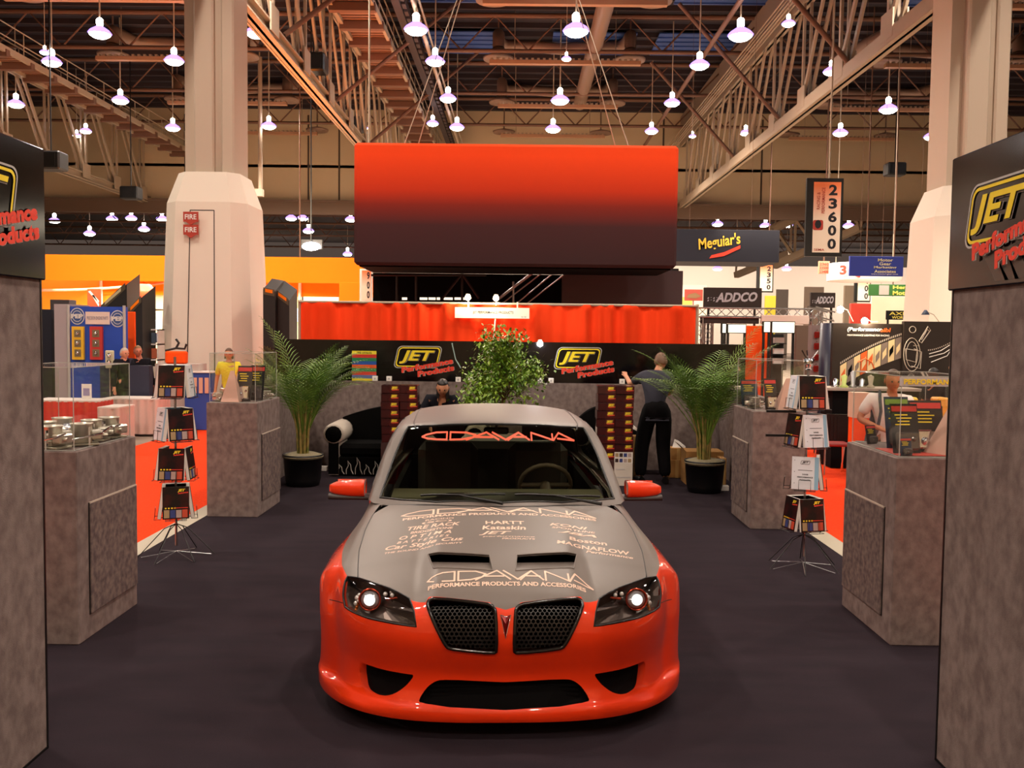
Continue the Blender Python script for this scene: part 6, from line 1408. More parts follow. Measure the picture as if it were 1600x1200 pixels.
# skirted tables
def skirt_table(px0, px1, py_top, Y, skirt, lab, d=.7, topc=None):
    a, c = at(px0, py_top, Y), at(px1, py_top, Y); w = c.x - a.x; t = thing('skirted_table', ((a.x + c.x) / 2, Y + d / 2, 0), lab, 'table', 0, 'skirted tables'); z = a.z
    b = MB(); b.box((-w / 2, -d / 2, z - .03), (w / 2, d / 2, z)); b.build('tabletop', topc or M['pale'], t)
    b = MB(); n = int(w / .03); pts = []
    path = [(-w / 2, d / 2), (-w / 2, -d / 2), (w / 2, -d / 2), (w / 2, d / 2)]
    for (x0, y0), (x1, y1) in zip(path, path[1:]):
        k_ = max(4, int(sqrt((x1 - x0) ** 2 + (y1 - y0) ** 2) / .025))
        for k in range(k_): u = k / k_; pts.append((x0 + (x1 - x0) * u + (.012 * sin(k * 1.1) if x0 == x1 else 0), y0 + (y1 - y0) * u + (-.02 * (sin(k * 1.1) + .6 * sin(k * .47)) if y0 == y1 else 0)))
    b.add([(x, y, .02) for x, y in pts] + [(x, y, z - .02) for x, y in pts], [(i, i + 1, len(pts) + i + 1, len(pts) + i) for i in range(len(pts) - 1)], 0, True); b.build('skirt', skirt, t); return z
rs = mat('skirt_red', '#d83020', .85); ws = mat('skirt_pinkwhite', '#dcbcb0', .85)
skirt_table(45, 152, 625, 16.9, rs, 'long table with a red pleated skirt behind the near left case')
zt_ = skirt_table(158, 246, 622, 17.9, ws, 'table with a pale pleated skirt right of the red-skirted one')
skirt_table(152, 186, 636, 16.6, ws, 'short low table with a pale skirt in front of the pale-skirted one')
q = at(131, 606, 17.1); b = MB(); b.box((-.09, 0, 0), (.09, .02, .28), 0); b.box((-.06, -.003, .06), (.06, 0, .2), 1); o = b.build('menu_card', [M['white'], mat('print_lilac', '#9a90b8', .5)]); o.location = (q.x, 17.2, Z_(98, 625, 16.9) + .001); tag(o, 'white card standing on the red-skirted table', 'card')
q = at(144, 566, 17.5); b = MB(); b.box((-.1, -.05, 0), (.1, .05, .14)); b.box((-.5, -.1, -q.z + .1), (.5, .1, -.0)); o = b.build('demo_counter', [mat('counter_dark', '#2c2c40', .7)]); o.location = (q.x + .1, 18.8, q.z - .1); tag(o, 'dark demonstration counter in front of the blue stand', 'counter')
# blue leaflet rack
t = thing('leaflet_rack', (X_(318, 19.2), 19.2, 0), 'blue leaflet rack behind the left literature rack', 'rack'); hh = Z_(318, 582, 19.2)
b = MB(); b.box((-.34, -.15, 0), (.22, .15, hh)); b.build('rack_body', mat('rack_blue', '#2a4aa0', .6), t)
b = MB(); b.box((-.36, -.18, hh), (.24, .18, hh + .03)); b.build('rack_top', M['white'], t)
b = MB(); [b.box((-.28 + .12 * k, -.17, hh - .42), (-.20 + .12 * k, -.152, hh - .1)) for k in range(4)]; b.build('leaflet', mat('leaflet_pink', '#d8a890', .5), t)
q = at(278, 568, 19.3); b = MB(); b.box((-.2, -.1, 0), (.22, .1, .26), bev=.03); o = b.build('orange_bag', M['orange']); o.location = (q.x, 19.2, hh + .03 if False else q.z); 
tag(o, 'orange-red bag on the pale counter below the column', 'bag')
b = MB(); b.box((-.45, -.25, 0), (.45, .25, q.z)); o = b.build('pale_counter', mat('counter_pale', '#b8a8a0', .7)); o.location = (q.x + .05, 19.35, 0); tag(o, 'pale counter standing left of the blue leaflet rack', 'counter')
b = MB(); b.tube([(-.22, 0, 0), (0, 0, .05), (.18, 0, .04), (.22, 0, .14)], .025, 6); b.tube([(.0, 0, .05), (.06, 0, .16), (.0, 0, .24)], .025, 6); o = b.build('exhaust_part', kb); o.location = (q.x + .0, 19.2, q.z + .27); tag(o, 'dark bent metal part standing on the orange-red bag', 'part')

# ---------------------------------------------------------------- right-hand stands
def boxtruss(p, q, s=.22, lab='', name='box_truss'):
    p = Vector(p); q = Vector(q); d = (q - p).normalized(); L = (q - p).length; up = Vector((0, 0, 1)) if abs(d.z) < .9 else Vector((0, 1, 0)); a = d.cross(up).normalized() * s / 2; c = a.cross(d).normalized() * s / 2
    b = MB(); cs = [a + c, a - c, -a - c, -a + c]
    for k in cs: b.tube([p + k, q + k], .018, 6)
    n = max(2, int(L / s))
    for i in range(n):
        for k in range(4): b.tube([p + cs[k] + d * L * i / n, p + cs[(k + 1) % 4] + d * L * (i + 1) / n], .009, 4)
    o = b.build(name, M['steel']); recenter(o, p); return tag(o, lab, 'truss')
TY = 20.5
a, c = at(1090, 488, TY), at(1268, 490, TY); boxtruss((a.x, TY, a.z), (c.x, TY, a.z), .20, 'horizontal aluminium box truss right of the orange-red drape')
boxtruss((a.x, TY, 0), (a.x, TY, a.z - .12), .20, 'upright aluminium box truss at the right end of the drape'); xx = X_(1100, TY + 1); boxtruss((X_(1113, TY), TY + .6, 0), (X_(1113, TY), TY + .6, a.z - .1), .18, 'second upright box truss beside the end of the drape')
boxtruss((X_(1271, TY), TY, 0), (X_(1271, TY), TY, a.z + .05), .2, 'upright aluminium box truss left of the dark column display')
a2, c2 = at(1272, 486, TY), at(1312, 494, TY); boxtruss((a2.x, TY + .2, a2.z), (c2.x, TY + .6, c2.z), .2, 'short box truss reaching right from the upright one')
flat(1190, 492, 1264, 507, TY - .15, mat('valance_pinkwhite', '#e0c8bc', .8), 'valance', 'pale fabric valance under the aluminium truss', 'valance', .1)
flat(1095, 493, 1186, 506, TY - .05, bn, 'valance', 'dark valance under the left part of the aluminium truss', 'valance', .1)
lb = glow('lightbox_warm', (1, .93, .70), 1.7)
for x0, x1, y0, y1, lab in ((1128, 1135, 505, 521, 'narrow lit header box, leftmost under the truss'), (1137, 1166, 506, 521, 'wide lit header box left of the orange panel'), (1193, 1204, 502, 520, 'narrow lit header box right of the orange panel'), (1206, 1242, 502, 521, 'widest lit header box right of the orange panel')):
    a, c = at(x0, y0, 18.5), at(x1, y1, 18.5); w, h = c.x - a.x, a.z - c.z; t = thing('header_box', ((a.x + c.x) / 2, 18.5, 0), lab, 'light box', 0, 'lit header boxes')
    b = MB(); b.box((-w / 2, 0, c.z), (w / 2, .12, a.z)); b.build('box_frame', M['black'], t); b = MB(); b.box((-w / 2 + .015, -.01, c.z + .015), (w / 2 - .015, 0, a.z - .015)); b.build('lit_face', lb, t); b = MB(); b.box((-w / 2, .02, 0), (-w / 2 + .04, .08, c.z)); b.box((w / 2 - .04, .02, 0), (w / 2, .08, c.z)); b.build('box_leg', M['black'], t)
flat(1166, 509, 1204, 660, 19.3, M['orange'], 'partition', 'orange-red fabric panel between the lit header boxes', 'panel', .08, z0=0)
flat(1244, 508, 1274, 660, 19.6, mat('taupe', '#6a5648', .8), 'partition', 'taupe wall panel right of the widest lit header box', 'panel', .1, z0=0)
t = thing('goods_shelf', (X_(1214, 18.9), 18.9, 0), 'tall narrow shelf with small white goods under the widest lit header box', 'shelf'); hh = Z_(1214, 522, 18.9); b = MB(); b.box((-.14, .1, 0), (.14, .14, hh)); [b.box((-.14, -.1, z), (.14, .12, z + .02)) for z in (hh - .2, hh - .42, hh - .62, .9)]; b.build('shelf_frame', kb, t)
b = MB(); [b.box((-.1, -.08, z), (.1, .05, z + .11)) for z in (hh - .18, hh - .40, hh - .60)]; b.build('white_goods', M['white'], t)
t = thing('pegboard_display', (X_(1283, 18.2), 18.2, 0), 'grey pegboard column with red and chrome parts left of the dark mural', 'display'); hh = Z_(1283, 508, 18.2); b = MB(); b.box((-.22, 0, 0), (.22, .2, hh)); b.build('pegboard', mat('peg_grey', '#8a7a78', .7), t)
for k in range(8):
    b = MB(); x = -.12 + .22 * (k % 2) ; z = hh - .18 - .22 * (k // 2); b.box((x - .05, -.06, z - .07), (x + .05, 0, z + .05), bev=.015); b.tube([(x, -.06, z + .08), (x, -.01, z + .08)], .008, 5); b.build('hanging_part', mat(['part_red', 'part_chrome'][k % 2 if k > 1 else 0], ['#a83028', '#c8c4c0'][k % 2 if k > 1 else 0], .25, .7), t)
q = at(1303, 560, 16.5); b = MB(); b.lathe([(.001, 0), (.30, 0), (.30, .1), (.26, .4), (.25, Z_(1303, 505, 16.5)), (.001, Z_(1303, 505, 16.5))], n=20); o = b.build('tool_pillar', mat('pillar_blueblack', '#14142c', .35)); o.location = (q.x - .0, 16.5, 0); tag(o, 'round blue-black pillar at the left end of the dark mural', 'pillar')
# dark mural wall
mur = mat('mural_black', '#2a211d', .4); MY = 15.6
def mural(px0, px1, py, Y, lab, draw, mats, rz=0):
    a, c = at(px0, py, Y), at(px1, py, Y); w = c.x - a.x; t = thing('mural_wall', ((a.x + c.x) / 2, Y, 0), lab, 'stand wall', rz); b = MB(); b.box((-w / 2, 0, 0), (w / 2, .1, a.z)); w_ = b.build('wall_panel', mur, t); b = MB(); draw(b, w, a.z, t.location.x); b.build('mural_print', mats, w_); return t
mm = [mat('mural_cream', '#f2d9a4', .5), mat('mural_orange', '#e86a2c', .5), mat('mural_grey', '#8a7a70', .5), M['white'], mat('mural_line', '#d8cbbb', .5), M['matte']]
def dm1(b, w, h, X0):
    def q(px, py): p = at(px, py, MY - .01); return (p.x - X0, -.008, p.z)
    b.text('(Performance', q(1324, 519), (1, 0, 0), (0, 0, 1), .58, .085, 3, .03, .15); b.text('eibl', q(1375, 519), (1, 0, 0), (0, 0, 1), .18, .07, 1, .03, .1); b.text('PERFORMANCE LIGHTING FOR RACING', q(1324, 525), (1, 0, 0), (0, 0, 1), .70, .03, 3, .02)
    F = lambda u: q(1313 + 97 * u, 566 - 62 * u + 16 * u * u - 0)
    def G_(u, dy): p = F(u); return (p[0], p[1], p[2] - dy)
    for k in range(9):
        u0, u1 = k / 9, (k + .93) / 9; b.add([G_(u0, .06), G_(u1, .06), G_(u1, .42), G_(u0, .42)], [(3, 2, 1, 0)], [0, 2, 0, 1, 0, 0, 2, 0, 2][k])
        b.add([(p[0], -.011, p[2]) for p in (G_(u0 + .02, .22), G_(u1 - .02, .15), G_(u1 - .02, .27), G_(u0 + .02, .34))], [(3, 2, 1, 0)], [1, 5, 2, 0, 1, 2, 0, 5, 0][k])
    for k in range(34): u = k / 34; b.add([G_(u, .0), G_(u + .015, .0), G_(u + .015, .035), G_(u, .035)], [(3, 2, 1, 0)], 4)
    b.tube([q(1340, 566), q(1352, 560), q(1362, 566), q(1366, 576)], .012, 5, 1)
mural(1302, 1413, 505, MY, 'dark mural wall with a curved film strip of bright photographs', dm1, mm)
def dm2(b, w, h, X0):
    def q(px, py): p = at(px, py, MY - .06); return (p.x - X0, -.008, p.z)
    for (cx_, cy_, rx, ry) in ((1425, 554, 13, 26), (1425, 554, 9, 20), (1426, 515, 5, 5)):
        pts = [q(cx_ + cos(k * pi / 10) * rx, cy_ + sin(k * pi / 10) * ry) for k in range(21)]; b.tube(pts, .006, 4, 4, caps=False)
    for P_ in ([(1436, 533), (1450, 510), (1454, 516), (1440, 536), (1436, 533)], [(1440, 531), (1449, 514), (1451, 517)], [(1428, 545), (1440, 550), (1438, 576), (1424, 572)], [(1415, 545), (1433, 548), (1431, 566), (1416, 562), (1415, 545)], [(1452, 553), (1470, 548), (1486, 538), (1500, 528)], [(1452, 558), (1475, 552), (1500, 536)], [(1455, 566), (1480, 556), (1487, 545), (1492, 547), (1500, 540)]):
        b.tube([q(*p) for p in P_], .008, 4, 4 if P_[0][0] < 1445 else 3, caps=False)
    for k in range(16): x = 1450 + k * 3; y = 548 - (k / 16) ** 1.6 * 20; a = q(x, y); b.add([a, (a[0] + .016, a[1], a[2]), (a[0] + .016, a[1], a[2] + .02), (a[0], a[1], a[2] + .02)], [(0, 1, 2, 3)], 4)
    b.text('PERFORMANCE', q(1427, 541), (1, 0, 0), (0, 0, 1), .1, .02, 4)
mural(1413, 1510, 502, MY - .05, 'dark mural wall with pale line drawings of parts', dm2, mm)
for px, py, lab, ml in ((1446, 489, 'small arm lamp over the dark line-drawing mural', 0), (1350, 500, 'bright spot lamp on top of the film-strip mural', 1), (1312, 482, 'small spot lamp at the end of the short box truss', 1)):
    q = at(px, py, MY + .2); t = thing('arm_lamp', tuple(q), lab, 'lamp'); zz = Z_(1400, 504, MY) - q.z
    b = MB(); b.lathe([(.02, .05), (.07, -.03), (.05, -.03), (.001, 0)], n=10); b.build('lamp_head', mat('lamp_bluegrey', '#3a4660', .4), t); b = MB(); b.tube([(0, 0, .03), (.12, -.05, -.03), (.2, -.1, zz + .01)], .007, 5); b.build('lamp_arm', M['galv'], t)
    if ml: b = MB(); b.ball((0, -.03, -.02), .06, 10); b.build('bulb', bw, t); lamp('POINT', (q.x, q.y - .3, q.z), 25, (1, .82, .55), .05)
# film-strip stand counter and chairs
a, c = at(1302, 606, 14.6), at(1352, 606, 14.6)
t = thing('stand_counter', ((a.x + c.x) / 2, 14.9, 0), 'counter with a grey top and black front below the film-strip mural', 'counter'); w = c.x - a.x; b = MB(); b.box((-w / 2 - .1, -.35, a.z - .04), (w / 2 + .9, .3, a.z)); b.build('worktop', mat('worktop_grey', '#a89a90', .5), t); b = MB(); b.box((-w / 2, -.28, 0), (w / 2 + .85, .28, a.z - .04)); b.build('counter_front', M['matte'], t)
for k in range(5):
    b = MB(); hgt = .12 + .06 * (k % 3); b.lathe([(.06, 0), (.07, .02), (.03, .05), (.05, hgt), (.001, hgt + .03)], n=10); o = b.build('lighting_part', [M['chrome'], mat('lime', '#c8d878', .4), M['steel'], M['chrome'], M['galv']][k]); o.location = (t.location.x - w / 2 + .08 + .14 * k, 14.75, a.z); tag(o, 'small lamp part on the stand counter, %s from the left' % ORD[k], 'part', 'lamp parts on the stand counter')
def chair(x, y, rz, lab):
    t = thing('stacking_chair', (x, y, 0), lab, 'chair', rz, 'black chairs by the stand'); b = MB()
    b.box((-.22, -.22, .43), (.22, .22, .47), bev=.015); b.build('seat', mat('seat_red', '#9a2420', .6), t)
    b = MB(); n = 8
    for i in range(n): b.box((-.20 + .40 * i / n, .21 + .03 * (1 - (2 * (i + .5) / n - 1) ** 2), .52), (-.20 + .40 * (i + 1) / n, .235 + .03 * (1 - (2 * (i + .5) / n - 1) ** 2), .92))
    b.build('backrest', M['black'], t)
    for sx in (-.2, .2):
        b = MB(); b.tube([(sx, -.2, .43), (sx * 1.1, -.24, .01)], .012, 6); b.build('leg', M['chrome'], t); b = MB(); b.tube([(sx, .22, .90), (sx, .21, .45), (sx * 1.1, .26, .01)], .012, 6); b.build('leg', M['chrome'], t)
chair(X_(1306, 14), 14.0, pi, 'black-backed chair with a red seat, left of the pair before the stand counter'); chair(X_(1327, 14) + .22, 13.9, pi + .3, 'black-backed chair with a red seat, right of the pair before the stand counter')
# orange and yellow goods seen through the near right case
t = thing('goods_stand', (X_(1432, 12.5), 12.5, 0), 'stand of orange and yellow goods seen through the near right case', 'display'); b = MB(); b.box((-.45, -.2, 0), (.45, .2, 1.0)); b.build('stand_body', mat('stand_maroon', '#7a3a34', .7), t)
for k in range(4): b = MB(); b.box((-.4 + .21 * k, -.15, 1.0), (-.24 + .21 * k, .1, 1.22 + .05 * (k % 2)), bev=.02); b.build('goods_box', mat('goods%d' % k, ['#e88a2c', '#e8c84a', '#d8502c', '#e0a03a'][k], .6), t)
t = thing('goods_stand', (X_(1338, 12.9) + .05, 12.9, 0), 'narrow orange and white stand just left of the man with the strap', 'display'); b = MB(); b.box((-.1, -.12, 0), (.1, .12, .95)); b.build('stand_body', M['orange'], t); b = MB(); b.box((-.11, -.13, .95), (.11, .13, 1.3)); b.build('stand_top', mat('goods_white', '#d8b8a0', .6), t)
# far stands across the hall end
rr = random.Random(12)
for k, (px0, px1, py, Y, c, lab) in enumerate(((1058, 1078, 484 - 20, 60, '#d8b050', 'yellow far wall patch beside the drape end'), (1062, 1100, 445, 66, '#efe0c8', 'cream far partition left of the silver-lettered sign'), (1196, 1214, 462, 60, '#c8b030', 'mustard far partition under the 2350 sign'), (1214, 1227, 452, 58, '#3a3028', 'dark far doorway panel right of the 2350 sign'), (1258, 1282, 448, 58, '#5a4a3c', 'brown far partition behind the small silver-lettered sign'), (1320, 1334, 446, 56, '#7a6a58', 'taupe far pillar left of the 400 sign'), (1362, 1432, 463, 45, '#f4e6cc', 'pale far wall panel below the green banner'), (1330, 1356, 474, 40, '#c23a2a', 'small red far panel below the 400 sign'), (700, 760, 460, 60, '#8a7058', 'dim far partition behind the upper deck'))):
    flat(px0, py, px1, 640, Y, mat('far_' + c, c, .8), 'far_partition', lab, 'panel', .2, z0=0)
p = at(1085, 462, 57); flat(1070, 452, 1098, 470, 57, mat('poster_frame_red', '#9a3a2c', .6), 'poster', 'framed picture of a brown car on the far wall', 'poster', .1, draw=lambda b, w, h: b.add([(-w * .4, -.02, h * .25), (w * .1, -.02, h * .2), (w * .42, -.02, h * .4), (w * .1, -.02, h * .7), (-w * .3, -.02, h * .55)], [(0, 1, 2, 3, 4)]), mats=[mat('car_brown', '#7a5a38', .5)])

# ================================================================ people
def head_mesh(b, c, yaw, pitch, s=1.0):
    """head of 23 cm: skull, brow, eye sockets, nose, lips, chin and ears; face looks along -y before turning"""
    k0 = len(b.v); n, m = 20, 16
    vs = []
    for i in range(m + 1):
        th = pi * i / m; z = cos(th)
        for k in range(n):
            a = 2 * pi * k / n; x = sin(th) * sin(a); y = -sin(th) * cos(a)
            X, Y, Z = x * .077, y * .098, z * .118
            if Z < 0: X *= 1 - .35 * (-Z / .118) ** 1.5; Y = Y * (1 - .12 * (-Z / .118)) if Y < 0 else Y * (1 - .35 * (-Z / .118))
            if Y < 0:
                Y -= .020 * exp(-((X / .012) ** 2) - ((Z + .018) / .018) ** 2) + .010 * exp(-((X / .009) ** 2) - ((Z - .01) / .025) ** 2)
                for sx in (-1, 1): Y += .012 * exp(-(((X - sx * .031) / .015) ** 2) - ((Z - .008) / .012) ** 2)
                Y -= .006 * exp(-((X / .022) ** 2) - ((Z + .056) / .008) ** 2) - .005 * exp(-((X / .03) ** 2) - ((Z + .044) / .006) ** 2)
                Y -= .008 * exp(-((X / .02) ** 2) - ((Z + .095) / .016) ** 2) + .005 * exp(-((X / .05) ** 2) - ((Z - .030) / .010) ** 2)
            vs.append((X, Y, Z))
    b.add(vs, [(i * n + k, i * n + (k + 1) % n, (i + 1) * n + (k + 1) % n, (i + 1) * n + k) for i in range(m) for k in range(n)], 0, True)
    for sx in (-1, 1):
        b.ball((sx * .078, .008, .0), .026, 8, 0, (.35, .6, 1.1)); b.ball((sx * .031, -.083, .008), .011, 8, 1)
    b.add([(-.022, -.100, -.050), (0, -.106, -.046), (.022, -.100, -.050), (0, -.105, -.057)], [(0, 1, 2, 3)], 2)
    Rm = Matrix.Rotation(yaw, 3, 'Z') @ Matrix.Rotation(pitch, 3, 'X')
    b.xf(lambda p: Rm @ Vector(p) * s + Vector(c), k0); return Rm
def skin(J, B, root, sub=1):
    """joint dict name -> (pos, radius), bones as pairs; returns verts, faces of one continuous skinned surface"""
    names = list(J); names.remove(root); names.insert(0, root); idx = {k: i for i, k in enumerate(names)}
    me = bpy.data.meshes.new('figure'); me.from_pydata([tuple(J[k][0]) for k in names], [(idx[a], idx[c]) for a, c in B], []); o = bpy.data.objects.new('figure', me); COL.objects.link(o)
    md = o.modifiers.new('skin', 'SKIN'); md.use_smooth_shade = True
    for k in names:
        sv = me.skin_vertices[0].data[idx[k]]; r_ = J[k][1]; sv.radius = r_ if isinstance(r_, tuple) else (r_, r_); sv.use_root = (k == root)
    s2 = o.modifiers.new('sub', 'SUBSURF'); s2.levels = sub; s2.render_levels = sub
    dg = bpy.context.evaluated_depsgraph_get(); dg.update(); m2 = bpy.data.meshes.new_from_object(o.evaluated_get(dg)); v = [tuple(p.co) for p in m2.vertices]; f = [tuple(p.vertices) for p in m2.polygons]
    bpy.data.objects.remove(o); bpy.data.meshes.remove(m2); bpy.data.meshes.remove(me); return v, f
BASE = dict(pelvis=(0, 0, .96), waist=(0, 0, 1.10), chest=(0, 0, 1.30), neck=(0, 0, 1.46), head=(0, -.01, 1.60), shL=(.17, 0, 1.40), shR=(-.17, 0, 1.40), elL=(.23, .02, 1.13), elR=(-.23, .02, 1.13), wrL=(.25, -.05, .88), wrR=(-.25, -.05, .88),
            hpL=(.09, 0, .92), hpR=(-.09, 0, .92), knL=(.11, -.01, .50), knR=(-.11, -.01, .50), anL=(.12, .02, .08), anR=(-.12, .02, .08), toL=(.14, -.15, .035), toR=(-.14, -.15, .035))
def person(loc, rz, label, pose={}, shirt='#1c1c24', sleeve='short', pants='#0c0b0e', hair='#1c120d', hairlen=0, pw=1.0, skinc='#c98a68', head_yaw=0, head_pitch=0, bald=False, group=None, long_sleeve=False, glasses=False):
    J = {k: Vector(pose.get(k, v)) for k, v in BASE.items()}; t = thing('person', loc, label, 'person', rz, group)
    sm_ = mat('skin_' + skinc, skinc, .55); hands = {}
    B = [('pelvis', 'waist'), ('waist', 'chest'), ('chest', 'neck'), ('neck', 'skull'), ('chest', 'shL'), ('chest', 'shR'), ('shL', 'elL'), ('shR', 'elR'), ('elL', 'wrL'), ('elR', 'wrR'), ('pelvis', 'hpL'), ('pelvis', 'hpR'), ('hpL', 'knL'), ('hpR', 'knR'), ('knL', 'anL'), ('knR', 'anR'), ('anL', 'toL'), ('anR', 'toR')]
    rad = dict(pelvis=(.13, .10), waist=(.12, .09), chest=(.14, .10), neck=.055, skull=.05, shL=.055, shR=.055, elL=.040, elR=.040, wrL=.026, wrR=.026, hpL=.085, hpR=.085, knL=.058, knR=.058, anL=.04, anR=.04, toL=.035, toR=.035)
    J['skull'] = J['head'] - Vector((0, 0, .03))
    S = {k: (J[k], rad[k]) for k in rad}
    for sd in ('L', 'R'):                  # palm, five fingers, thumb from the side of the palm
        w = J['wr' + sd]; d = (w - J['el' + sd]).normalized(); sgn = 1 if sd == 'L' else -1
        side = d.cross(Vector((0, 0, 1)) if abs(d.z) < .8 else Vector((0, 1, 0))).normalized(); nrm = side.cross(d)
        pm = w + d * .055; S['pm' + sd] = (pm, (.030, .018)); B.append(('wr' + sd, 'pm' + sd))
        for i, (off, L) in enumerate(((-.027, .062), (-.009, .074), (.009, .070), (.026, .055))):
            a = pm + d * .035 + side * off; m_ = a + d * L * .5 + nrm * .006; e = m_ + d * L * .38 + nrm * .02 * -1
            S['f%d%sa' % (i, sd)] = (a, .0085); S['f%d%sb' % (i, sd)] = (m_, .0080); S['f%d%sc' % (i, sd)] = (e, .0068); B += [('pm' + sd, 'f%d%sa' % (i, sd)), ('f%d%sa' % (i, sd), 'f%d%sb' % (i, sd)), ('f%d%sb' % (i, sd), 'f%d%sc' % (i, sd))]
        a = w + d * .03 - side * .032; e = a + d * .045 - side * .018; S['t%sa' % sd] = (a, .011); S['t%sb' % sd] = (e, .0085); B += [('wr' + sd, 't%sa' % sd), ('t%sa' % sd, 't%sb' % sd)]
    v, f = skin(S, B, 'pelvis'); b = MB(); b.add(v, f, 0, True)
    Rm = head_mesh(b, tuple(J['head']), head_yaw, head_pitch); b.build('body', [sm_, mat('eye_dark', '#241a16', .3), mat('lip', '#8a4a3c', .5)], t)
    # shirt
    SJ = {k: (J[k], r_) for k, r_ in dict(pelvis=(.150, .115), waist=(.145, .115), chest=(.185, .130), neckb=.07, shL=.078, shR=.078, elL=.058, elR=.058).items() if k in J}
    SJ['neckb'] = (J['neck'] - Vector((0, 0, .02)), .062)
    SB = [('pelvis', 'waist'), ('waist', 'chest'), ('chest', 'neckb'), ('chest', 'shL'), ('chest', 'shR'), ('shL', 'elL'), ('shR', 'elR')]
    if long_sleeve: SJ['wrL'] = (J['wrL'], .040); SJ['wrR'] = (J['wrR'], .040); SB += [('elL', 'wrL'), ('elR', 'wrR')]
    else:
        for s_ in 'LR': SJ['el' + s_] = (J['sh' + s_].lerp(J['el' + s_], .8), .062)
    SJ['hem'] = (J['pelvis'] - Vector((0, 0, .09)), (.155, .12)); SB.append(('pelvis', 'hem'))
    v, f = skin(SJ, SB, 'pelvis'); b = MB(); b.add(v, f, 0, True); b.build('shirt', mat('shirt_' + shirt, shirt, .85, spec=.15), t)
    PJ = {k: (J[k], r_) for k, r_ in dict(pelvis=(.150, .12), waist=(.128, .098), hpL=.105 * pw, hpR=.105 * pw, knL=.078 * pw, knR=.078 * pw, anL=.062 * pw, anR=.062 * pw).items()}
    v, f = skin(PJ, [('pelvis', 'waist'), ('pelvis', 'hpL'), ('pelvis', 'hpR'), ('hpL', 'knL'), ('hpR', 'knR'), ('knL', 'anL'), ('knR', 'anR')], 'pelvis'); b = MB(); b.add(v, f, 0, True); b.build('trousers', mat('trousers_' + pants, pants, .9, spec=.1), t)
    for s_ in 'LR':
        b = MB(); a, e = J['an' + s_], J['to' + s_]; d = (e - a); d.z = 0; d.normalize(); b.tube([a - d * .06 - Vector((0, 0, .03)), a - Vector((0, 0, .02)), a + d * .10 - Vector((0, 0, .035)), e + d * .03], [.045, .052, .045, .03], 8); zmin = min(p[2] for p in b.v); b.xf(lambda p: (p[0], p[1], max(p[2], min(zmin, 0) + .0))); b.build('shoe', M['black'], t)
    # hair
    if not bald:
        b = MB(); n, m = 20, 12; vs = []
        for i in range(m + 1):
            th = pi * .62 * i / m
            for k in range(n):
                a = 2 * pi * k / n; x = sin(th) * sin(a); y = -sin(th) * cos(a); z = cos(th); q = Vector((x * .084, y * .104 + .004, z * .126))
                if y < -.25 and z < .45: q *= .80
                if hairlen and (y > -.6) and i == m: q.z -= hairlen * (.7 + .3 * cos(a * 5)); q.x *= 1.1
                vs.append(q)
        b.add(vs, [(i * n + k, i * n + (k + 1) % n, (i + 1) * n + (k + 1) % n, (i + 1) * n + k) for i in range(m) for k in range(n)], 0, True); b.xf(lambda p: Rm @ Vector(p) + J['head']); b.build('hair', mat('hair_' + hair, hair, .5), t)
    if glasses:
        b = MB(); [b.tube([(sx * .031 + cos(k * pi / 6) * .018, -.106, .008 + sin(k * pi / 6) * .014) for k in range(13)], .0022, 5) for sx in (-1, 1)]; b.tube([(-.05, -.103, .01), (-.08, .0, .012)], .002, 4); b.tube([(.05, -.103, .01), (.08, 0, .012)], .002, 4); b.xf(lambda p: Rm @ Vector(p) + J['head']); b.build('glasses', M['black'], t)
    return t
# standing man seen from behind, bending over the back wall, arm stretched to the left
x, y = X_(1022, 12.98, 700), 12.95
dark_man = person((x, y, 0), pi, 'man in a dark shirt and black trousers leaning forward, seen from behind',
       dict(pelvis=(0, .10, .98), waist=(.01, .04, 1.12), chest=(.0, -.06, 1.33), neck=(-.05, -.13, 1.50), head=(-.09, -.20, 1.62), shL=(.17, -.07, 1.43), shR=(-.20, -.08, 1.42), elL=(.30, -.22, 1.30), wrL=(.33, -.42, 1.40), elR=(-.24, -.24, 1.20), wrR=(-.16, -.42, 1.14),
            hpL=(.1, .10, .93), hpR=(-.1, .10, .93), knL=(.17, .04, .50), knR=(-.10, .06, .50), anL=(.19, .10, .08), anR=(-.13, .14, .08), toL=(.22, -.06, .035), toR=(-.16, -.02, .035)), shirt='#3a3a44', pants='#0c0a0c', hair='#6a4a34', pw=1.28, head_pitch=-.25 + .5, skinc='#c98a68')
dark_man.scale = (1.08, 1.08, 1.04)
# seated long-haired man on the sofa behind the car roof
x, y = X_(690, 13.35, 640), 13.45
sat_man = person((x, y, 0), .0, 'man with long dark hair seated on the sofa, head bowed, behind the car roof',
       dict(pelvis=(0, .05, .53), waist=(0, .04, .68), chest=(0, -.06, .90), neck=(0, -.12, 1.04), head=(.02, -.18, 1.13), shL=(.18, -.06, .98), shR=(-.18, -.06, .98), elL=(.26, -.18, .74), elR=(-.26, -.18, .74), wrL=(.12, -.38, .62), wrR=(-.12, -.38, .62), hpL=(.1, -.02, .52), hpR=(-.1, -.02, .52), knL=(.15, -.45, .53), knR=(-.15, -.45, .53), anL=(.14, -.44, .09), anR=(-.14, -.44, .09), toL=(.16, -.6, .035), toR=(-.16, -.6, .035)), shirt='#14141c', pants='#16161c', hair='#1a100c', hairlen=.24, head_pitch=.35, long_sleeve=True)
sat_man.scale = (1.1, 1.1, 1.12)
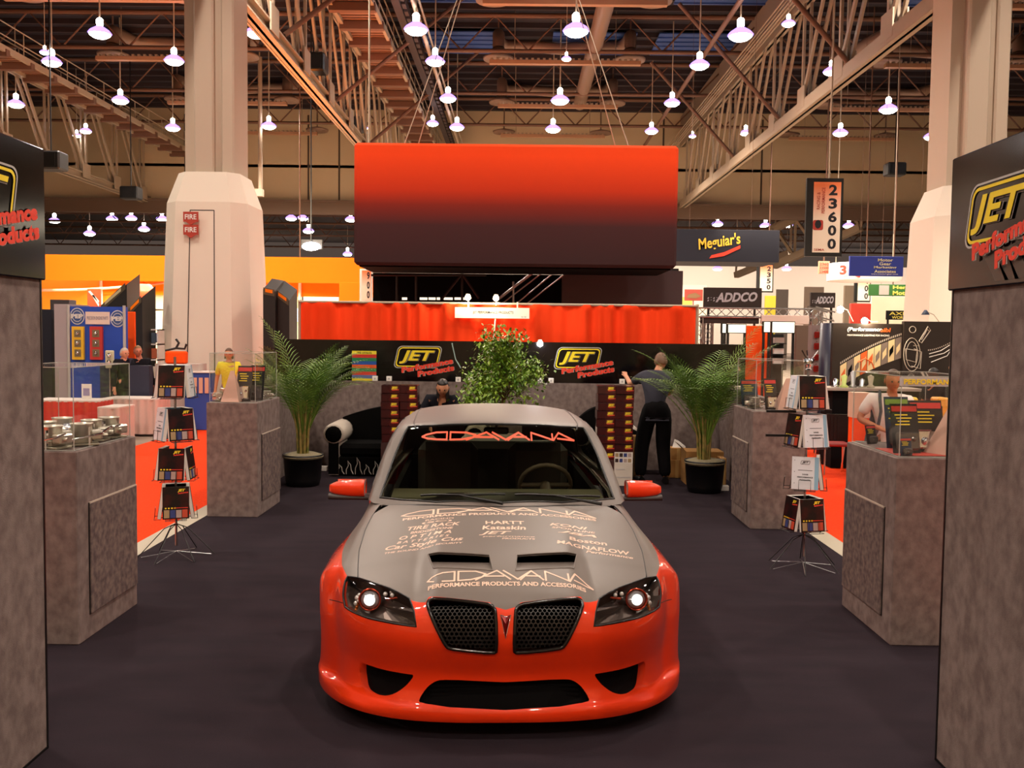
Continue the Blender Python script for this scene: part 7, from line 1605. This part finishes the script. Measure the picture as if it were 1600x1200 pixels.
# man with a white shirt and shoulder strap behind the near right case
x = X_(1394, 9.7, 600)
t = person((x, 9.7, 0), -.25, 'man in a white shirt with a grey shoulder strap, behind the near right case',
       dict(pelvis=(0, 0, .96), elR=(-.32, -.02, 1.20), wrR=(-.12, -.20, 1.12), elL=(.25, -.04, 1.16), wrL=(.10, -.24, 1.08), head=(0, -.05, 1.61), shR=(-.20, 0, 1.42)), shirt='#eadcd4', pants='#3a3430', hair='#4a3018', head_pitch=.15, skinc='#b5704c', head_yaw=.15)
b = MB(); b.tube([(-.12, -.02, 1.50), (-.13, -.13, 1.42), (-.12, -.165, 1.30), (-.15, -.155, 1.1), (-.20, -.12, .95), (-.25, .0, .90)], .016, 6); b.tube([(-.12, -.02, 1.50), (-.13, .12, 1.40), (-.2, .15, 1.1), (-.25, .02, .90)], .016, 6); b.box((-.36, -.10, .70), (-.18, .12, .96), bev=.03); b.build('shoulder_bag', mat('bag_grey', '#3c4048', .8), t)
# two visitors at the right edge, near the line-drawing mural
person((X_(1463, 14.2, 590), 14.2, 0), -1.1, 'dark-haired man in a black top in front of the line-drawing mural', dict(pelvis=(0, 0, .90), waist=(0, 0, 1.03), chest=(0, 0, 1.2), neck=(0, -.02, 1.36), head=(0, -.06, 1.49), shL=(.17, 0, 1.3), shR=(-.17, 0, 1.3), elL=(.22, 0, 1.05), elR=(-.22, 0, 1.05), wrL=(.22, -.1, .84), wrR=(-.22, -.1, .84)), shirt='#15121a', hair='#17100e', skinc='#b5704c', head_pitch=.2)
person((X_(1491, 14.9, 590), 14.9, 0), -.4, 'person with glasses and dark hair at the edge of the right tower', dict(head=(0, -.02, 1.59)), shirt='#1e141c', hair='#140e10', hairlen=.10, glasses=True, skinc='#d09a78')
# two men behind the pale-skirted table, far left
person((X_(193, 18.7, 590), 18.72, 0), 1.0, 'grey-haired man in a dark suit behind the pale-skirted table, on the left', dict(head=(.0, -.03, 1.56)), shirt='#15131c', pants='#15131c', hair='#b8a898', long_sleeve=True, skinc='#d08a6c')
person((X_(217, 19.1, 590), 19.15, 0), .6, 'man in a dark suit with a white badge behind the pale-skirted table, on the right', dict(head=(-.04, -.03, 1.60)), shirt='#15131a', pants='#15131c', hair='#8a6038', long_sleeve=True, skinc='#c8785c')
# woman in a yellow top
person((X_(358, 17.6, 600), 17.6, 0), .15, 'person in a bright yellow top and jeans walking behind the far left counter', dict(pelvis=(0, 0, .95), elL=(.25, .02, 1.12)), shirt='#f0e43a', pants='#5a6a9a', hair='#5a3a20', hairlen=.05, skinc='#d8946c')
